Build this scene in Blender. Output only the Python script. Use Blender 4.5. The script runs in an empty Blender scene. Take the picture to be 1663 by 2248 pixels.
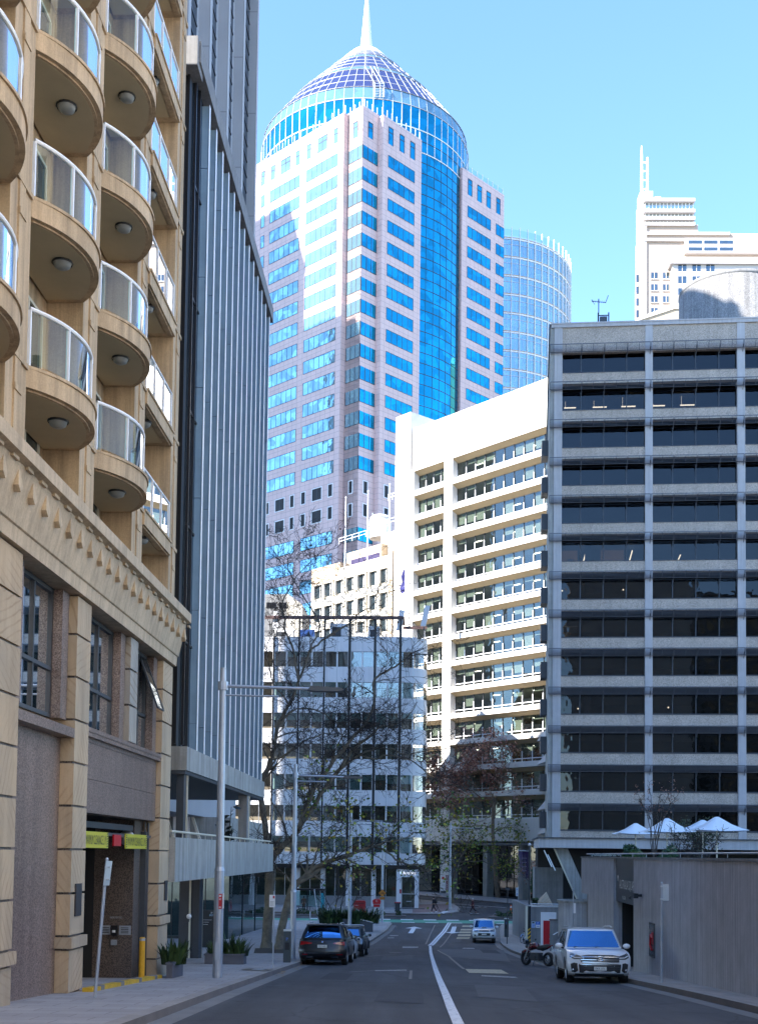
import bpy, math, random
from mathutils import Vector, Matrix
R_ = random.Random(7)
SC = bpy.context.scene
COL = SC.collection
rad = math.radians
# ---------------------------------------------------------------- camera model (focal length, height, tilt measured from the place)
FL = 2600.0; CX = 831.5; PH = rad(2.98); RHO = 0.0127; PPY = 1875 - FL*math.tan(PH)
_F = Vector((0, math.cos(PH), math.sin(PH))); _U0 = Vector((0, -math.sin(PH), math.cos(PH)))
_R = Vector((1, 0, 0))*math.cos(RHO) + _U0*math.sin(RHO); _U = -Vector((1, 0, 0))*math.sin(RHO) + _U0*math.cos(RHO)
def ray(px, py): return _F*FL + _R*(px-CX) - _U*(py-PPY)
def P(px, py, d):
    r = ray(px, py); return r*(d/r.y)
KN = [(-80,2.7),(0,-1.7),(29,-3.4),(50,-4.7),(62,-5.38),(72,-5.86),(85,-6.35),(105,-6.75),(122,-6.75),(131,-6.35),(140,-5.75),(150,-5.4),(165,-4.9),(200,-4.5),(600,-4.0)]
def zg(y):
    if y <= KN[0][0]: return KN[0][1]
    for (a, za), (b, zb) in zip(KN, KN[1:]):
        if y <= b: return za+(zb-za)*(y-a)/(b-a)
    return KN[-1][1]
def G(px, py, dz=0.0):
    r = ray(px, py); s = r.z/r.y; d = 5.0
    while d < 500 and s*d > zg(d)+dz: d += 0.1
    return Vector((r.x/r.y*d, d, zg(d)+dz))
cam = bpy.data.cameras.new('Camera'); camo = bpy.data.objects.new('Camera', cam); COL.objects.link(camo)
cam.sensor_fit = 'AUTO'; cam.sensor_width = 36; cam.lens = 36*FL/2248; cam.shift_y = (PPY-1124)/2248
cam.clip_start = 0.3; cam.clip_end = 6000
m3 = Matrix((_R, _U, -_F)).transposed(); camo.matrix_world = m3.to_4x4(); SC.camera = camo

# ---------------------------------------------------------------- mesh builder
class Fr:
    """local (t, o, z): t along a facade, o outward, z up"""
    def __init__(s, org, u, n=None, flip=False):
        u = Vector((u[0], u[1])); u.normalize(); s.u = u
        n = Vector(n) if n else Vector((u.y, -u.x))
        n = n.normalized(); s.n = -n if flip else n
        s.o = Vector((org[0], org[1], org[2] if len(org) > 2 else 0.0))
        s.neg = (s.u.x*s.n.y - s.u.y*s.n.x) < 0
    def __call__(s, p):
        return Vector((s.o.x+s.u.x*p[0]+s.n.x*p[1], s.o.y+s.u.y*p[0]+s.n.y*p[1], s.o.z+p[2]))
    def sub(s, t, o, z=0.0):
        q = s((t, o, z)); f = Fr(q, s.u, s.n); return f
    def at(s, px, py, o=0.0):
        r = ray(px, py); q = s((0, o, 0)); k = (q.x*s.n.x+q.y*s.n.y)/(r.x*s.n.x+r.y*s.n.y); w = r*k
        return ((w.x-s.o.x)*s.u.x+(w.y-s.o.y)*s.u.y, w.z-s.o.z)
class Tr:
    """any 4x4 matrix as a frame"""
    def __init__(s, m): s.m = m; s.neg = m.determinant() < 0
    def __call__(s, p): return s.m @ Vector(p)
class MB:
    def __init__(s, fr=None): s.v=[]; s.f=[]; s.mi=[]; s.uv=[]; s.sm=[]; s.fr=fr
    def face(s, pts, mi=0, sm=False, uv=None):
        pts = [Vector(p) for p in pts]
        if uv is None:
            n = Vector((0,0,0))
            for i in range(len(pts)):
                a, b = pts[i], pts[(i+1)%len(pts)]
                n += Vector(((a.y-b.y)*(a.z+b.z), (a.z-b.z)*(a.x+b.x), (a.x-b.x)*(a.y+b.y)))
            ax, ay, az = abs(n.x), abs(n.y), abs(n.z)
            if az >= ax and az >= ay: uv = [(p.x, p.y) for p in pts]
            elif ax >= ay: uv = [(p.y, p.z) for p in pts]
            else: uv = [(p.x, p.z) for p in pts]
        w = [s.fr(p) for p in pts] if s.fr else pts
        if s.fr and s.fr.neg: w = w[::-1]; uv = uv[::-1]
        i = len(s.v); s.v += w; s.f.append(tuple(range(i, i+len(w)))); s.mi.append(mi); s.sm.append(sm); s.uv += uv
        return s
    def box(s, x0, x1, y0, y1, z0, z1, mi=0, skip=''):
        if x1<x0: x0,x1=x1,x0
        if y1<y0: y0,y1=y1,y0
        if z1<z0: z0,z1=z1,z0
        f = s.face
        if 'b' not in skip: f([(x0,y1,z0),(x1,y1,z0),(x1,y0,z0),(x0,y0,z0)], mi)
        if 't' not in skip: f([(x0,y0,z1),(x1,y0,z1),(x1,y1,z1),(x0,y1,z1)], mi)
        if 'f' not in skip: f([(x0,y0,z0),(x1,y0,z0),(x1,y0,z1),(x0,y0,z1)], mi)
        if 'k' not in skip: f([(x1,y1,z0),(x0,y1,z0),(x0,y1,z1),(x1,y1,z1)], mi)
        if 'l' not in skip: f([(x0,y1,z0),(x0,y0,z0),(x0,y0,z1),(x0,y1,z1)], mi)
        if 'r' not in skip: f([(x1,y0,z0),(x1,y1,z0),(x1,y1,z1),(x1,y0,z1)], mi)
        return s
    def prism(s, poly, z0, z1, mi=0, sm=False, caps=True):
        """poly in (x, y) counter-clockwise, extruded along z (z0/z1 may be per-vertex lists)"""
        n = len(poly); A = z0 if isinstance(z0, (list,tuple)) else [z0]*n; B = z1 if isinstance(z1, (list,tuple)) else [z1]*n
        for i in range(n):
            j = (i+1)%n
            s.face([(*poly[i],A[i]),(*poly[j],A[j]),(*poly[j],B[j]),(*poly[i],B[i])], mi, sm)
        if caps:
            s.face([(*poly[i],B[i]) for i in range(n)], mi); s.face([(*poly[i],A[i]) for i in range(n)][::-1], mi)
        return s
    def extr(s, poly, y0, y1, mi=0, axis='y', caps=True, sm=False):
        """poly in (a, z); extruded along y (a=x) or along x (a=y)"""
        n = len(poly)
        g = (lambda a,z,e:(a,e,z)) if axis=='y' else (lambda a,z,e:(e,a,z))
        for i in range(n):
            j=(i+1)%n; q=[g(*poly[i],y0),g(*poly[j],y0),g(*poly[j],y1),g(*poly[i],y1)]
            s.face(q, mi, sm)
        if caps:
            s.face([g(*p,y0) for p in poly][::-1], mi); s.face([g(*p,y1) for p in poly], mi)
        return s
    def tube(s, pts, rr, seg=8, mi=0, caps=True, sm=True):
        pts=[Vector(p) for p in pts]; n=len(pts)
        if not isinstance(rr,(list,tuple)): rr=[rr]*n
        rings=[]; ref=None
        for i,p in enumerate(pts):
            d=(pts[min(i+1,n-1)]-pts[max(i-1,0)])
            if d.length<1e-9: d=Vector((0,0,1))
            d.normalize()
            if ref is None:
                ref = d.orthogonal().normalized()
            ref=(ref-d*ref.dot(d))
            if ref.length<1e-6: ref=d.orthogonal()
            ref.normalize(); b=d.cross(ref)
            rings.append([p+(ref*math.cos(2*math.pi*k/seg)+b*math.sin(2*math.pi*k/seg))*rr[i] for k in range(seg)])
        for i in range(n-1):
            for k in range(seg):
                k2=(k+1)%seg; s.face([rings[i][k],rings[i][k2],rings[i+1][k2],rings[i+1][k]],mi,sm)
        if caps:
            s.face(rings[0][::-1],mi); s.face(rings[-1],mi)
        return s
    def lathe(s, prof, c=(0,0,0), seg=24, mi=0, a0=0.0, a1=None, sm=True, uvs=None):
        full = a1 is None; a1 = a0+2*math.pi if full else a1
        for k in range(seg):
            p,q=a0+(a1-a0)*k/seg,a0+(a1-a0)*(k+1)/seg
            for (r0,z0),(r1,z1) in zip(prof,prof[1:]):
                A=(c[0]+r0*math.cos(p),c[1]+r0*math.sin(p),c[2]+z0);B=(c[0]+r0*math.cos(q),c[1]+r0*math.sin(q),c[2]+z0)
                C_=(c[0]+r1*math.cos(q),c[1]+r1*math.sin(q),c[2]+z1);D=(c[0]+r1*math.cos(p),c[1]+r1*math.sin(p),c[2]+z1)
                q4=[x for i,x in enumerate((A,B,C_,D)) if not (i==1 and r0<1e-6) and not (i==2 and r1<1e-6)]
                rm=max(r0,r1)
                s.face(q4,mi,sm,None if len(q4)<4 else [(p*rm,z0),(q*rm,z0),(q*rm,z1),(p*rm,z1)])
        return s
    def ball(s, c, r, seg=12, mi=0, sc=(1,1,1)):
        n=max(4,seg//2); P_=lambda i,k:(c[0]+sc[0]*r*math.sin(math.pi*i/n)*math.cos(2*math.pi*k/seg),c[1]+sc[1]*r*math.sin(math.pi*i/n)*math.sin(2*math.pi*k/seg),c[2]+sc[2]*r*math.cos(math.pi*i/n))
        for i in range(n):
            for k in range(seg):
                q=[P_(i+1,k),P_(i+1,k+1),P_(i,k+1),P_(i,k)]
                if i==0: q=q[:3]
                if i==n-1: q=q[1:]
                s.face(q,mi,True)
        return s
    def text(s, txt, x0, z0, h, y=0.0, w=None, mi=0, depth=0.01, flat='xz', align='LEFT'):
        vs, fs = glyphs(txt)
        if not vs: return s
        mx=max(v[0] for v in vs); mn=min(v[0] for v in vs); my=max(v[1] for v in vs); lo=min(v[1] for v in vs)
        k=h/max(.3,(my-min(lo,0))); kx=k if w is None else w/(mx-mn)
        if align=='CENTER': x0-= kx*(mx-mn)/2
        for f in fs:
            if flat=='xz': s.face([(x0+(vs[i][0]-mn)*kx, y, z0+(vs[i][1]-lo)*k) for i in f],mi)
            else: s.face([(x0+(vs[i][0]-mn)*kx, z0+(vs[i][1]-lo)*k, y) for i in f],mi)
        return s
_gl={}
def glyphs(txt):
    if txt in _gl: return _gl[txt]
    c=bpy.data.curves.new('tmp','FONT'); c.body=txt; c.resolution_u=2; c.size=1
    o=bpy.data.objects.new('tmp',c); COL.objects.link(o)
    dg=bpy.context.evaluated_depsgraph_get(); me=bpy.data.meshes.new_from_object(o.evaluated_get(dg))
    r=([tuple(v.co) for v in me.vertices],[tuple(p.vertices) for p in me.polygons])
    bpy.data.objects.remove(o); bpy.data.meshes.remove(me); bpy.data.curves.remove(c)
    _gl[txt]=r; return r
ORG={}
def weld(me, dist=1e-4):
    import bmesh
    b=bmesh.new(); b.from_mesh(me); bmesh.ops.remove_doubles(b,verts=b.verts,dist=dist); b.to_mesh(me); b.free()
def obj(name, mb, mats, parent=None, label=None, w=False):
    """one mesh object; child of parent (whose origin ORG[...] is taken off)"""
    if not isinstance(mats,(list,tuple)): mats=[mats]
    og=Vector((0,0,0))
    if parent is not None: og=ORG.get(parent.name, og)
    me=bpy.data.meshes.new(name)
    me.from_pydata([tuple(v-og) for v in mb.v],[],mb.f)
    for m in mats: me.materials.append(m)
    me.polygons.foreach_set('material_index',mb.mi); me.polygons.foreach_set('use_smooth',mb.sm)
    uvl=me.uv_layers.new(name='UVMap'); uvl.data.foreach_set('uv',[c for p in mb.uv for c in p])
    if w: weld(me)
    me.update()
    o=bpy.data.objects.new(name,me); COL.objects.link(o)
    if parent is not None:
        o.parent=parent; ORG[o.name]=og
    if label: o['label']=label
    return o
def tag(o, label=None, cat=None, group=None, kind=None):
    if label: o['label']=label
    if cat: o['category']=cat
    if group: o['group']=group
    if kind: o['kind']=kind
    return o
def thing(name, label, cat, loc=(0,0,0), group=None, rz=None):
    o=bpy.data.objects.new(name,None); COL.objects.link(o); o.empty_display_size=.3
    o.location=loc; ORG[o.name]=Vector(loc) if rz is None else Vector((0,0,0))
    if rz is not None: o.rotation_euler=(0,0,rz)
    return tag(o,label,cat,group)
def local_thing(name,label,cat,group=None):
    """built round the origin; placed afterwards"""
    o=thing(name,label,cat,(0,0,0),group); return o
def place(o, loc, rz=0.0, sc=1.0, tilt=None):
    o.location=loc; o.rotation_euler=(tilt[0] if tilt else 0, tilt[1] if tilt else 0, rz); o.scale=(sc,)*3; return o
def dup(o, loc=None, rz=None, label=None, parent=None, sc=None):
    c=o.copy(); COL.objects.link(c)
    if parent is not None: c.parent=parent
    if loc is not None: c.location=loc
    if rz is not None: c.rotation_euler=(0,0,rz)
    if sc is not None: c.scale=(sc,)*3
    if label: c['label']=label
    for ch in list(o.children): dup(ch,parent=c)
    return c
def structure(name, mb, mats): return tag(obj(name,mb,mats),kind='structure')

# ---------------------------------------------------------------- materials
MT={}
def nmat(name):
    m=bpy.data.materials.new(name); m.use_nodes=True; nt=m.node_tree; nt.nodes.clear()
    out=nt.nodes.new('ShaderNodeOutputMaterial'); b=nt.nodes.new('ShaderNodeBsdfPrincipled'); nt.links.new(b.outputs[0],out.inputs[0])
    MT[name]=m; return m,nt,b
def N(nt,t,**k):
    n=nt.nodes.new('ShaderNode'+t)
    for a,v in k.items():
        if a.startswith('i_'): n.inputs[a[2:].replace('_',' ')].default_value=v
        else: setattr(n,a,v)
    return n
def rgb(c): return (c[0],c[1],c[2],1)
def mix(nt,fac,a,b,blend='MIX'):
    n=nt.nodes.new('ShaderNodeMix'); n.data_type='RGBA'; n.blend_type=blend
    for i,x in ((0,fac),(6,a),(7,b)):
        if hasattr(x,'is_linked') or hasattr(x,'links'): nt.links.new(x,n.inputs[i])
        else: n.inputs[i].default_value = x if i==0 else rgb(x)
    return n.outputs[2]
def ramp(nt,src,p0,p1,c0=(0,0,0),c1=(1,1,1)):
    r=nt.nodes.new('ShaderNodeValToRGB'); e=r.color_ramp.elements; e[0].position=p0; e[1].position=p1; e[0].color=rgb(c0); e[1].color=rgb(c1)
    nt.links.new(src,r.inputs[0]); return r.outputs[0]
def coords(nt,which='UV',sc=(1,1,1)):
    if which=='POS': tc=nt.nodes.new('ShaderNodeNewGeometry'); o=tc.outputs['Position']
    else: tc=nt.nodes.new('ShaderNodeTexCoord'); o=tc.outputs[which]
    if sc!=(1,1,1):
        mp=nt.nodes.new('ShaderNodeMapping'); mp.inputs['Scale'].default_value=sc; nt.links.new(o,mp.inputs[0]); o=mp.outputs[0]
    return o
def noise(nt,vec,scale,detail=4,rough=.6,dist=0):
    n=N(nt,'TexNoise'); n.inputs['Scale'].default_value=scale; n.inputs['Detail'].default_value=detail; n.inputs['Roughness'].default_value=rough; n.inputs['Distortion'].default_value=dist
    nt.links.new(vec,n.inputs['Vector']); return n.outputs[0]
def solid(name,c,rough=.6,metal=0,var=.12,vs=1.5,fine=.08,fs=40,bump=.15,streak=0,joint=None,jc=.5,spec=.5,coat=0,which='POS',patch=0):
    """general painted / stone / concrete surface: broad and fine mottling, rain streaks, panel joints (joint=(w,h,gap), UV in metres)"""
    m,nt,b=nmat(name); v=coords(nt,which); col=None
    a=ramp(nt,noise(nt,v,vs,5),.3,.7,[x*(1-var) for x in c],[min(1,x*(1+var)) for x in c])
    f=noise(nt,v,fs,3,.7); a=mix(nt,1.0,a,ramp(nt,f,.25,.75,(1-fine*2,)*3,(1,1,1)),'MULTIPLY')
    h=f
    if streak:
        s=noise(nt,coords(nt,which,(3.2,3.2,.12)),1.3,5,.7); a=mix(nt,1.0,a,ramp(nt,s,.42,.72,(1,1,1),(1-streak,)*3),'MULTIPLY')
    if joint:
        bk=N(nt,'TexBrick',offset=joint[3] if len(joint)>3 else 0.0); nt.links.new(coords(nt,'UV'),bk.inputs[0]); bk.inputs['Scale'].default_value=1
        for k,x in (('Brick Width',joint[0]),('Row Height',joint[1]),('Mortar Size',joint[2]),('Mortar Smooth',.1),('Bias',0)): bk.inputs[k].default_value=x
        bk.inputs['Color1'].default_value=(1,1,1,1); bk.inputs['Color2'].default_value=((1-patch),)*3+(1,); bk.inputs['Mortar'].default_value=(jc,jc,jc,1)
        a=mix(nt,1.0,a,bk.outputs[0],'MULTIPLY')
    nt.links.new(a,b.inputs['Base Color']); b.inputs['Roughness'].default_value=rough; b.inputs['Metallic'].default_value=metal; b.inputs['Specular IOR Level'].default_value=spec
    b.inputs['Coat Weight'].default_value=coat; b.inputs['Coat Roughness'].default_value=.05
    if bump:
        bp=N(nt,'Bump'); bp.inputs['Strength'].default_value=bump; bp.inputs['Distance'].default_value=.01; nt.links.new(h,bp.inputs['Height']); nt.links.new(bp.outputs[0],b.inputs['Normal'])
    return m
def plain(name,c,rough=.5,metal=0,spec=.5,coat=0,emit=None,es=1):
    m,nt,b=nmat(name); b.inputs['Base Color'].default_value=rgb(c); b.inputs['Roughness'].default_value=rough; b.inputs['Metallic'].default_value=metal; b.inputs['Specular IOR Level'].default_value=spec
    b.inputs['Coat Weight'].default_value=coat; b.inputs['Coat Roughness'].default_value=.03
    if emit: b.inputs['Emission Color'].default_value=rgb(emit); b.inputs['Emission Strength'].default_value=es
    return m
def mirror_glass(name,tint,base=(.01,.015,.02),rough=.02,wav=.0,f0=.35,vary=.15,cell=.6):
    """coated office glass: a tinted mirror over a dark body, slightly wavy"""
    m,nt,b=nmat(name)
    v=coords(nt,'POS'); b.inputs['Metallic'].default_value=1.0; b.inputs['Roughness'].default_value=rough
    vo=N(nt,'TexVoronoi'); vo.inputs['Scale'].default_value=cell; nt.links.new(v,vo.inputs[0]); bw=N(nt,'RGBToBW'); nt.links.new(vo.outputs['Color'],bw.inputs[0]); nt.links.new(ramp(nt,bw.outputs[0],.25,.75,[x*(1-vary) for x in tint],[min(1,x*(1+vary*.3)) for x in tint]),b.inputs['Base Color'])
    d=N(nt,'BsdfDiffuse'); d.inputs[0].default_value=rgb(base)
    mx=N(nt,'MixShader'); lw=N(nt,'LayerWeight'); lw.inputs[0].default_value=.35
    mp=N(nt,'MapRange'); mp.inputs['To Min'].default_value=f0; mp.inputs['To Max'].default_value=1.0; nt.links.new(lw.outputs['Fresnel'],mp.inputs[0])
    nt.links.new(mp.outputs[0],mx.inputs[0]); nt.links.new(d.outputs[0],mx.inputs[1]); nt.links.new(b.outputs[0],mx.inputs[2])
    nt.links.new(mx.outputs[0],[x for x in nt.nodes if x.type=='OUTPUT_MATERIAL'][0].inputs[0])
    if wav:
        bp=N(nt,'Bump'); bp.inputs['Strength'].default_value=1; bp.inputs['Distance'].default_value=wav; nt.links.new(noise(nt,v,.55,2,.5),bp.inputs['Height']); nt.links.new(bp.outputs[0],b.inputs['Normal'])
    return m
def clear_glass(name,tint=(.8,.9,.9),refl=.1,rough=.01,wav=0,blend=.2):
    """thin clear pane: see-through with fresnel reflections"""
    m,nt,b=nmat(name); out=[x for x in nt.nodes if x.type=='OUTPUT_MATERIAL'][0]
    t=N(nt,'BsdfTransparent'); t.inputs[0].default_value=rgb(tint); g=N(nt,'BsdfGlossy'); g.inputs['Roughness'].default_value=rough; g.inputs[0].default_value=(.95,.97,1,1)
    lw=N(nt,'LayerWeight'); lw.inputs[0].default_value=blend; mp=N(nt,'MapRange'); mp.inputs['To Min'].default_value=refl; mp.inputs['To Max'].default_value=.95
    nt.links.new(lw.outputs['Fresnel'],mp.inputs[0]); mx=N(nt,'MixShader'); nt.links.new(mp.outputs[0],mx.inputs[0]); nt.links.new(t.outputs[0],mx.inputs[1]); nt.links.new(g.outputs[0],mx.inputs[2]); nt.links.new(mx.outputs[0],out.inputs[0])
    if wav:
        bp=N(nt,'Bump'); bp.inputs['Strength'].default_value=1; bp.inputs['Distance'].default_value=wav; nt.links.new(noise(nt,coords(nt,'POS'),.7,2,.5),bp.inputs['Height']); nt.links.new(bp.outputs[0],g.inputs['Normal'])
    return m
def veined(name,c1,c2,sc=1.0):
    """banded sandstone, the banding differs from block to block through the UV offset"""
    m,nt,b=nmat(name); uv=coords(nt,'UV'); w=N(nt,'TexWave',wave_type='BANDS',bands_direction='DIAGONAL'); w.inputs['Scale'].default_value=2.6*sc; w.inputs['Distortion'].default_value=2.2; w.inputs['Detail'].default_value=4; w.inputs['Detail Scale'].default_value=.7; nt.links.new(uv,w.inputs[0])
    a=ramp(nt,w.outputs[0],.80,1.0,c1,c2)
    f=noise(nt,uv,30,4,.7); mk=ramp(nt,noise(nt,uv,.9,3),.42,.62); a=mix(nt,mk,c1,a); a=mix(nt,1,a,ramp(nt,f,.2,.8,(.85,.85,.85),(1,1,1)),'MULTIPLY')
    st=noise(nt,coords(nt,'POS',(1.5,1.5,.25)),1.2,5,.7); a=mix(nt,1,a,ramp(nt,st,.45,.75,(1,1,1),(.72,.70,.68)),'MULTIPLY')
    g=noise(nt,uv,.35,3); a=mix(nt,1,a,ramp(nt,g,.3,.7,(.74,.77,.82),(1.04,1.0,.95)),'MULTIPLY')
    nt.links.new(a,b.inputs['Base Color']); b.inputs['Roughness'].default_value=.8
    bp=N(nt,'Bump'); bp.inputs['Strength'].default_value=.25; bp.inputs['Distance'].default_value=.01; nt.links.new(f,bp.inputs['Height']); nt.links.new(bp.outputs[0],b.inputs['Normal']); return m
def speckle(name,c1,c2,scale,rough=.7,bump=.4,streak=0):
    """exposed aggregate / granite"""
    m,nt,b=nmat(name); v=coords(nt,'POS'); vo=N(nt,'TexVoronoi'); vo.inputs['Scale'].default_value=scale; nt.links.new(v,vo.inputs[0])
    bw=N(nt,'RGBToBW'); nt.links.new(vo.outputs['Color'],bw.inputs[0]); a=ramp(nt,bw.outputs[0],.25,.75,c1,c2)
    a=mix(nt,1,a,ramp(nt,noise(nt,v,.8,4),.3,.7,(.82,.82,.82),(1,1,1)),'MULTIPLY')
    if streak:
        s=noise(nt,coords(nt,'POS',(2.2,2.2,.1)),1.0,4,.7); a=mix(nt,1.0,a,ramp(nt,s,.42,.75,(1,1,1),(1-streak,)*3),'MULTIPLY')
    nt.links.new(a,b.inputs['Base Color']); b.inputs['Roughness'].default_value=rough
    if bump:
        bp=N(nt,'Bump'); bp.inputs['Strength'].default_value=bump; bp.inputs['Distance'].default_value=.02; nt.links.new(bw.outputs[0],bp.inputs['Height']); nt.links.new(bp.outputs[0],b.inputs['Normal'])
    return m
def rot_uv(mb,n0,r):
    a=r.uniform(-.5,.5)+(math.pi/2 if r.random()<.4 else 0); c,s=math.cos(a),math.sin(a); du,dv=r.uniform(0,40),r.uniform(0,40)
    mb.uv[n0:]=[(x*c-y*s+du,x*s+y*c+dv) for x,y in mb.uv[n0:]]
def leafmat(name,cols):
    m,nt,b=nmat(name); oi=coords(nt,'POS'); n=N(nt,'TexWhiteNoise'); vo=N(nt,'TexVoronoi'); vo.inputs['Scale'].default_value=3.0; nt.links.new(oi,vo.inputs[0])
    bw=N(nt,'RGBToBW'); nt.links.new(vo.outputs['Color'],bw.inputs[0]); r=nt.nodes.new('ShaderNodeValToRGB'); nt.links.new(bw.outputs[0],r.inputs[0])
    e=r.color_ramp.elements
    while len(e)<len(cols): e.new(.5)
    for i,c in enumerate(cols): e[i].position=.2+.6*i/(len(cols)-1); e[i].color=rgb(c)
    nt.links.new(r.outputs[0],b.inputs['Base Color']); b.inputs['Roughness'].default_value=.5; b.inputs['Specular IOR Level'].default_value=.3
    nt.nodes.remove(n); return m
# ---------------------------------------------------------------- palette
RENDER=solid('tan_render',(.60,.44,.275),.85,var=.13,vs=.7,fine=.13,fs=28,bump=.4,streak=.45)
RENDER2=solid('tan_soffit',(.54,.44,.28),.85,var=.06,fine=.05,fs=60,bump=.1)
CORNM=solid('cornice_stone',(.60,.455,.30),.8,var=.14,vs=1.2,fine=.12,fs=22,bump=.3,streak=.35)
SANDST=veined('banded_sandstone',(.58,.44,.29),(.45,.32,.20)); SANDG=veined('grey_sandstone',(.46,.42,.36),(.33,.25,.18),.8)
GRAN=speckle('brown_granite',(.13,.085,.07),(.34,.25,.21),45,.35,.05,.35)
GRAN_D=speckle('dark_granite',(.05,.04,.035),(.17,.13,.11),45,.4,.05)
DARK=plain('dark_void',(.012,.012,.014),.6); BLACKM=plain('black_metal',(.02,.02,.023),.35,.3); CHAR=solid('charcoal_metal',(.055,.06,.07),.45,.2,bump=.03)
GALV=solid('galvanised_steel',(.42,.45,.50),.45,.55,var=.08,fine=.06,bump=.03); PALEST=solid('pale_steel',(.62,.64,.66),.35,.6,var=.05,bump=.02)
WHITEP=solid('white_paint',(.80,.80,.80),.45,var=.03,fine=.03,bump=.03); WHITEM=plain('white_metal',(.82,.83,.85),.35)
CONC=solid('pale_concrete',(.40,.39,.36),.85,var=.12,fine=.1,fs=30,bump=.25,streak=.45); CONC_D=solid('grey_concrete',(.27,.265,.26),.85,var=.12,fine=.1,fs=30,bump=.25,streak=.35)
BOARDC=solid('board_marked_concrete',(.54,.53,.55),.85,var=.12,fine=.12,fs=30,bump=.3,streak=.3,joint=(.24,30,.012),jc=.72)
SHADESTEEL=solid('sunshade_steel',(.13,.135,.155),.45,.4,bump=.02)
COLC=solid('column_concrete',(.52,.49,.48),.8,var=.06,fine=.05,bump=.1,streak=.2)
AGG=speckle('exposed_aggregate',(.40,.33,.27),(.68,.57,.475),24,.9,.9,.15)
BAL_GLASS=clear_glass('balustrade_glass',(.72,.88,.86),.05,blend=.06); WIN_MID=clear_glass('grey_glass',(.72,.76,.74),.12,wav=.01); WIN_CLEAR=clear_glass('window_glass',(.68,.73,.70),.05,wav=.01); WIN_DARK=clear_glass('tinted_glass',(.16,.17,.19),.05,wav=.006); WIN_BLACK=clear_glass('black_glass',(.24,.25,.27),.022,wav=.012)
WIN_REF=mirror_glass('reflective_window',(.55,.68,.75),(.03,.04,.045),.03,.01,.25)
FROST=plain('frosted_lamp_glass',(.26,.27,.26),.3); IVORY=plain('ivory_frame',(.62,.58,.46),.45)
TEALC=solid('reflection_teal_curtain',(.24,.40,.44),.8,var=.2,vs=6,bump=.1); CURTAIN=solid('pale_curtain',(.52,.50,.44),.9,var=.12,vs=5,bump=.1)  # teal carries the window's reflection, put into the curtain colour
FINB=solid('blue_grey_panel',(.25,.39,.53),.45,.10,var=.10,vs=1.2,fine=.04,bump=.04,streak=.15); FINE_=plain('fin_edge',(.85,.86,.85),.4)
FINGL=mirror_glass('dark_facade_glass',(.35,.5,.65),(.01,.012,.015),.04,.0,.18)
TCONC=solid('tower_concrete',(.42,.41,.42),.8,var=.06,vs=.35,fine=.06,bump=.1,joint=(50,9.0,.05),jc=.7)
PINKS=solid('pink_stone_cladding',(.72,.535,.50),.55,var=.05,vs=.2,fine=.04,fs=6,bump=.03,joint=(1.26,1.0,.035),jc=.62,patch=.05)
BLUEG=mirror_glass('blue_mirror_glass',(.02,.62,.86),(.01,.06,.14),.015,.035,.55,.28,.55); CYANG=mirror_glass('window_mirror_glass',(.55,.88,.98),(.16,.27,.34),.02,.03,.45,.40,.6)  # lighter tint of the left-face glass stands in for its brighter sky reflection
ROOFG=mirror_glass('roof_mirror_glass',(.30,.34,.62),(.05,.055,.12),.04,0,.4)
OFFW=solid('white_stone',(.76,.72,.66),.7,var=.04,vs=.3,fine=.03,bump=.05,streak=.06); SOFF=solid('bounce_tinted_soffit',(.52,.40,.24),.8,var=.05,bump=.05)  # soffit tinted ochre to carry the warm bounced light under white stone
LAVP=solid('pale_panel',(.84,.83,.84),.4,var=.04,vs=.5,fine=.03,bump=.02,streak=.12); RIBM=plain('roof_rib',(.46,.46,.50),.4); CREAM=solid('cream_stone',(.72,.66,.55),.75,var=.06,vs=.4,bump=.05,streak=.1)
TANBR=solid('tan_brick',(.58,.46,.33),.8,var=.06,bump=.05,joint=(.9,.45,.03,.5),jc=.85,patch=.1)
ASPH=None
def asphalt():
    m,nt,b=nmat('asphalt'); v=coords(nt,'POS'); big=noise(nt,v,.16,5,.65,.6); a=ramp(nt,big,.3,.7,(.044,.045,.050),(.078,.079,.086))
    oil=noise(nt,v,.9,4,.6); a=mix(nt,1,a,ramp(nt,oil,.58,.76,(1,1,1),(.5,.5,.52)),'MULTIPLY'); lane=noise(nt,coords(nt,'POS',(1.1,.05,1)),1.0,4,.6); a=mix(nt,1,a,ramp(nt,lane,.35,.68,(.66,.66,.68),(1.2,1.2,1.2)),'MULTIPLY')
    f=noise(nt,v,55,3,.8); a=mix(nt,1,a,ramp(nt,f,.2,.8,(.7,.7,.7),(1.1,1.1,1.1)),'MULTIPLY')
    vo=N(nt,'TexVoronoi',feature='DISTANCE_TO_EDGE'); vo.inputs['Scale'].default_value=.22; ds=noise(nt,v,.8,4); mp=N(nt,'VectorMath',operation='MULTIPLY_ADD'); mp.inputs[1].default_value=(1,1,1); nt.links.new(v,mp.inputs[0]); nt.links.new(ds,mp.inputs[2]); nt.links.new(mp.outputs[0],vo.inputs[0])
    a=mix(nt,1,a,ramp(nt,vo.outputs[0],.001,.010,(.55,.55,.55),(1,1,1)),'MULTIPLY')
    nt.links.new(a,b.inputs['Base Color']); b.inputs['Roughness'].default_value=.82
    bp=N(nt,'Bump'); bp.inputs['Strength'].default_value=.5; bp.inputs['Distance'].default_value=.01; nt.links.new(f,bp.inputs['Height']); nt.links.new(bp.outputs[0],b.inputs['Normal']); return m
ASPH=asphalt()
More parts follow.
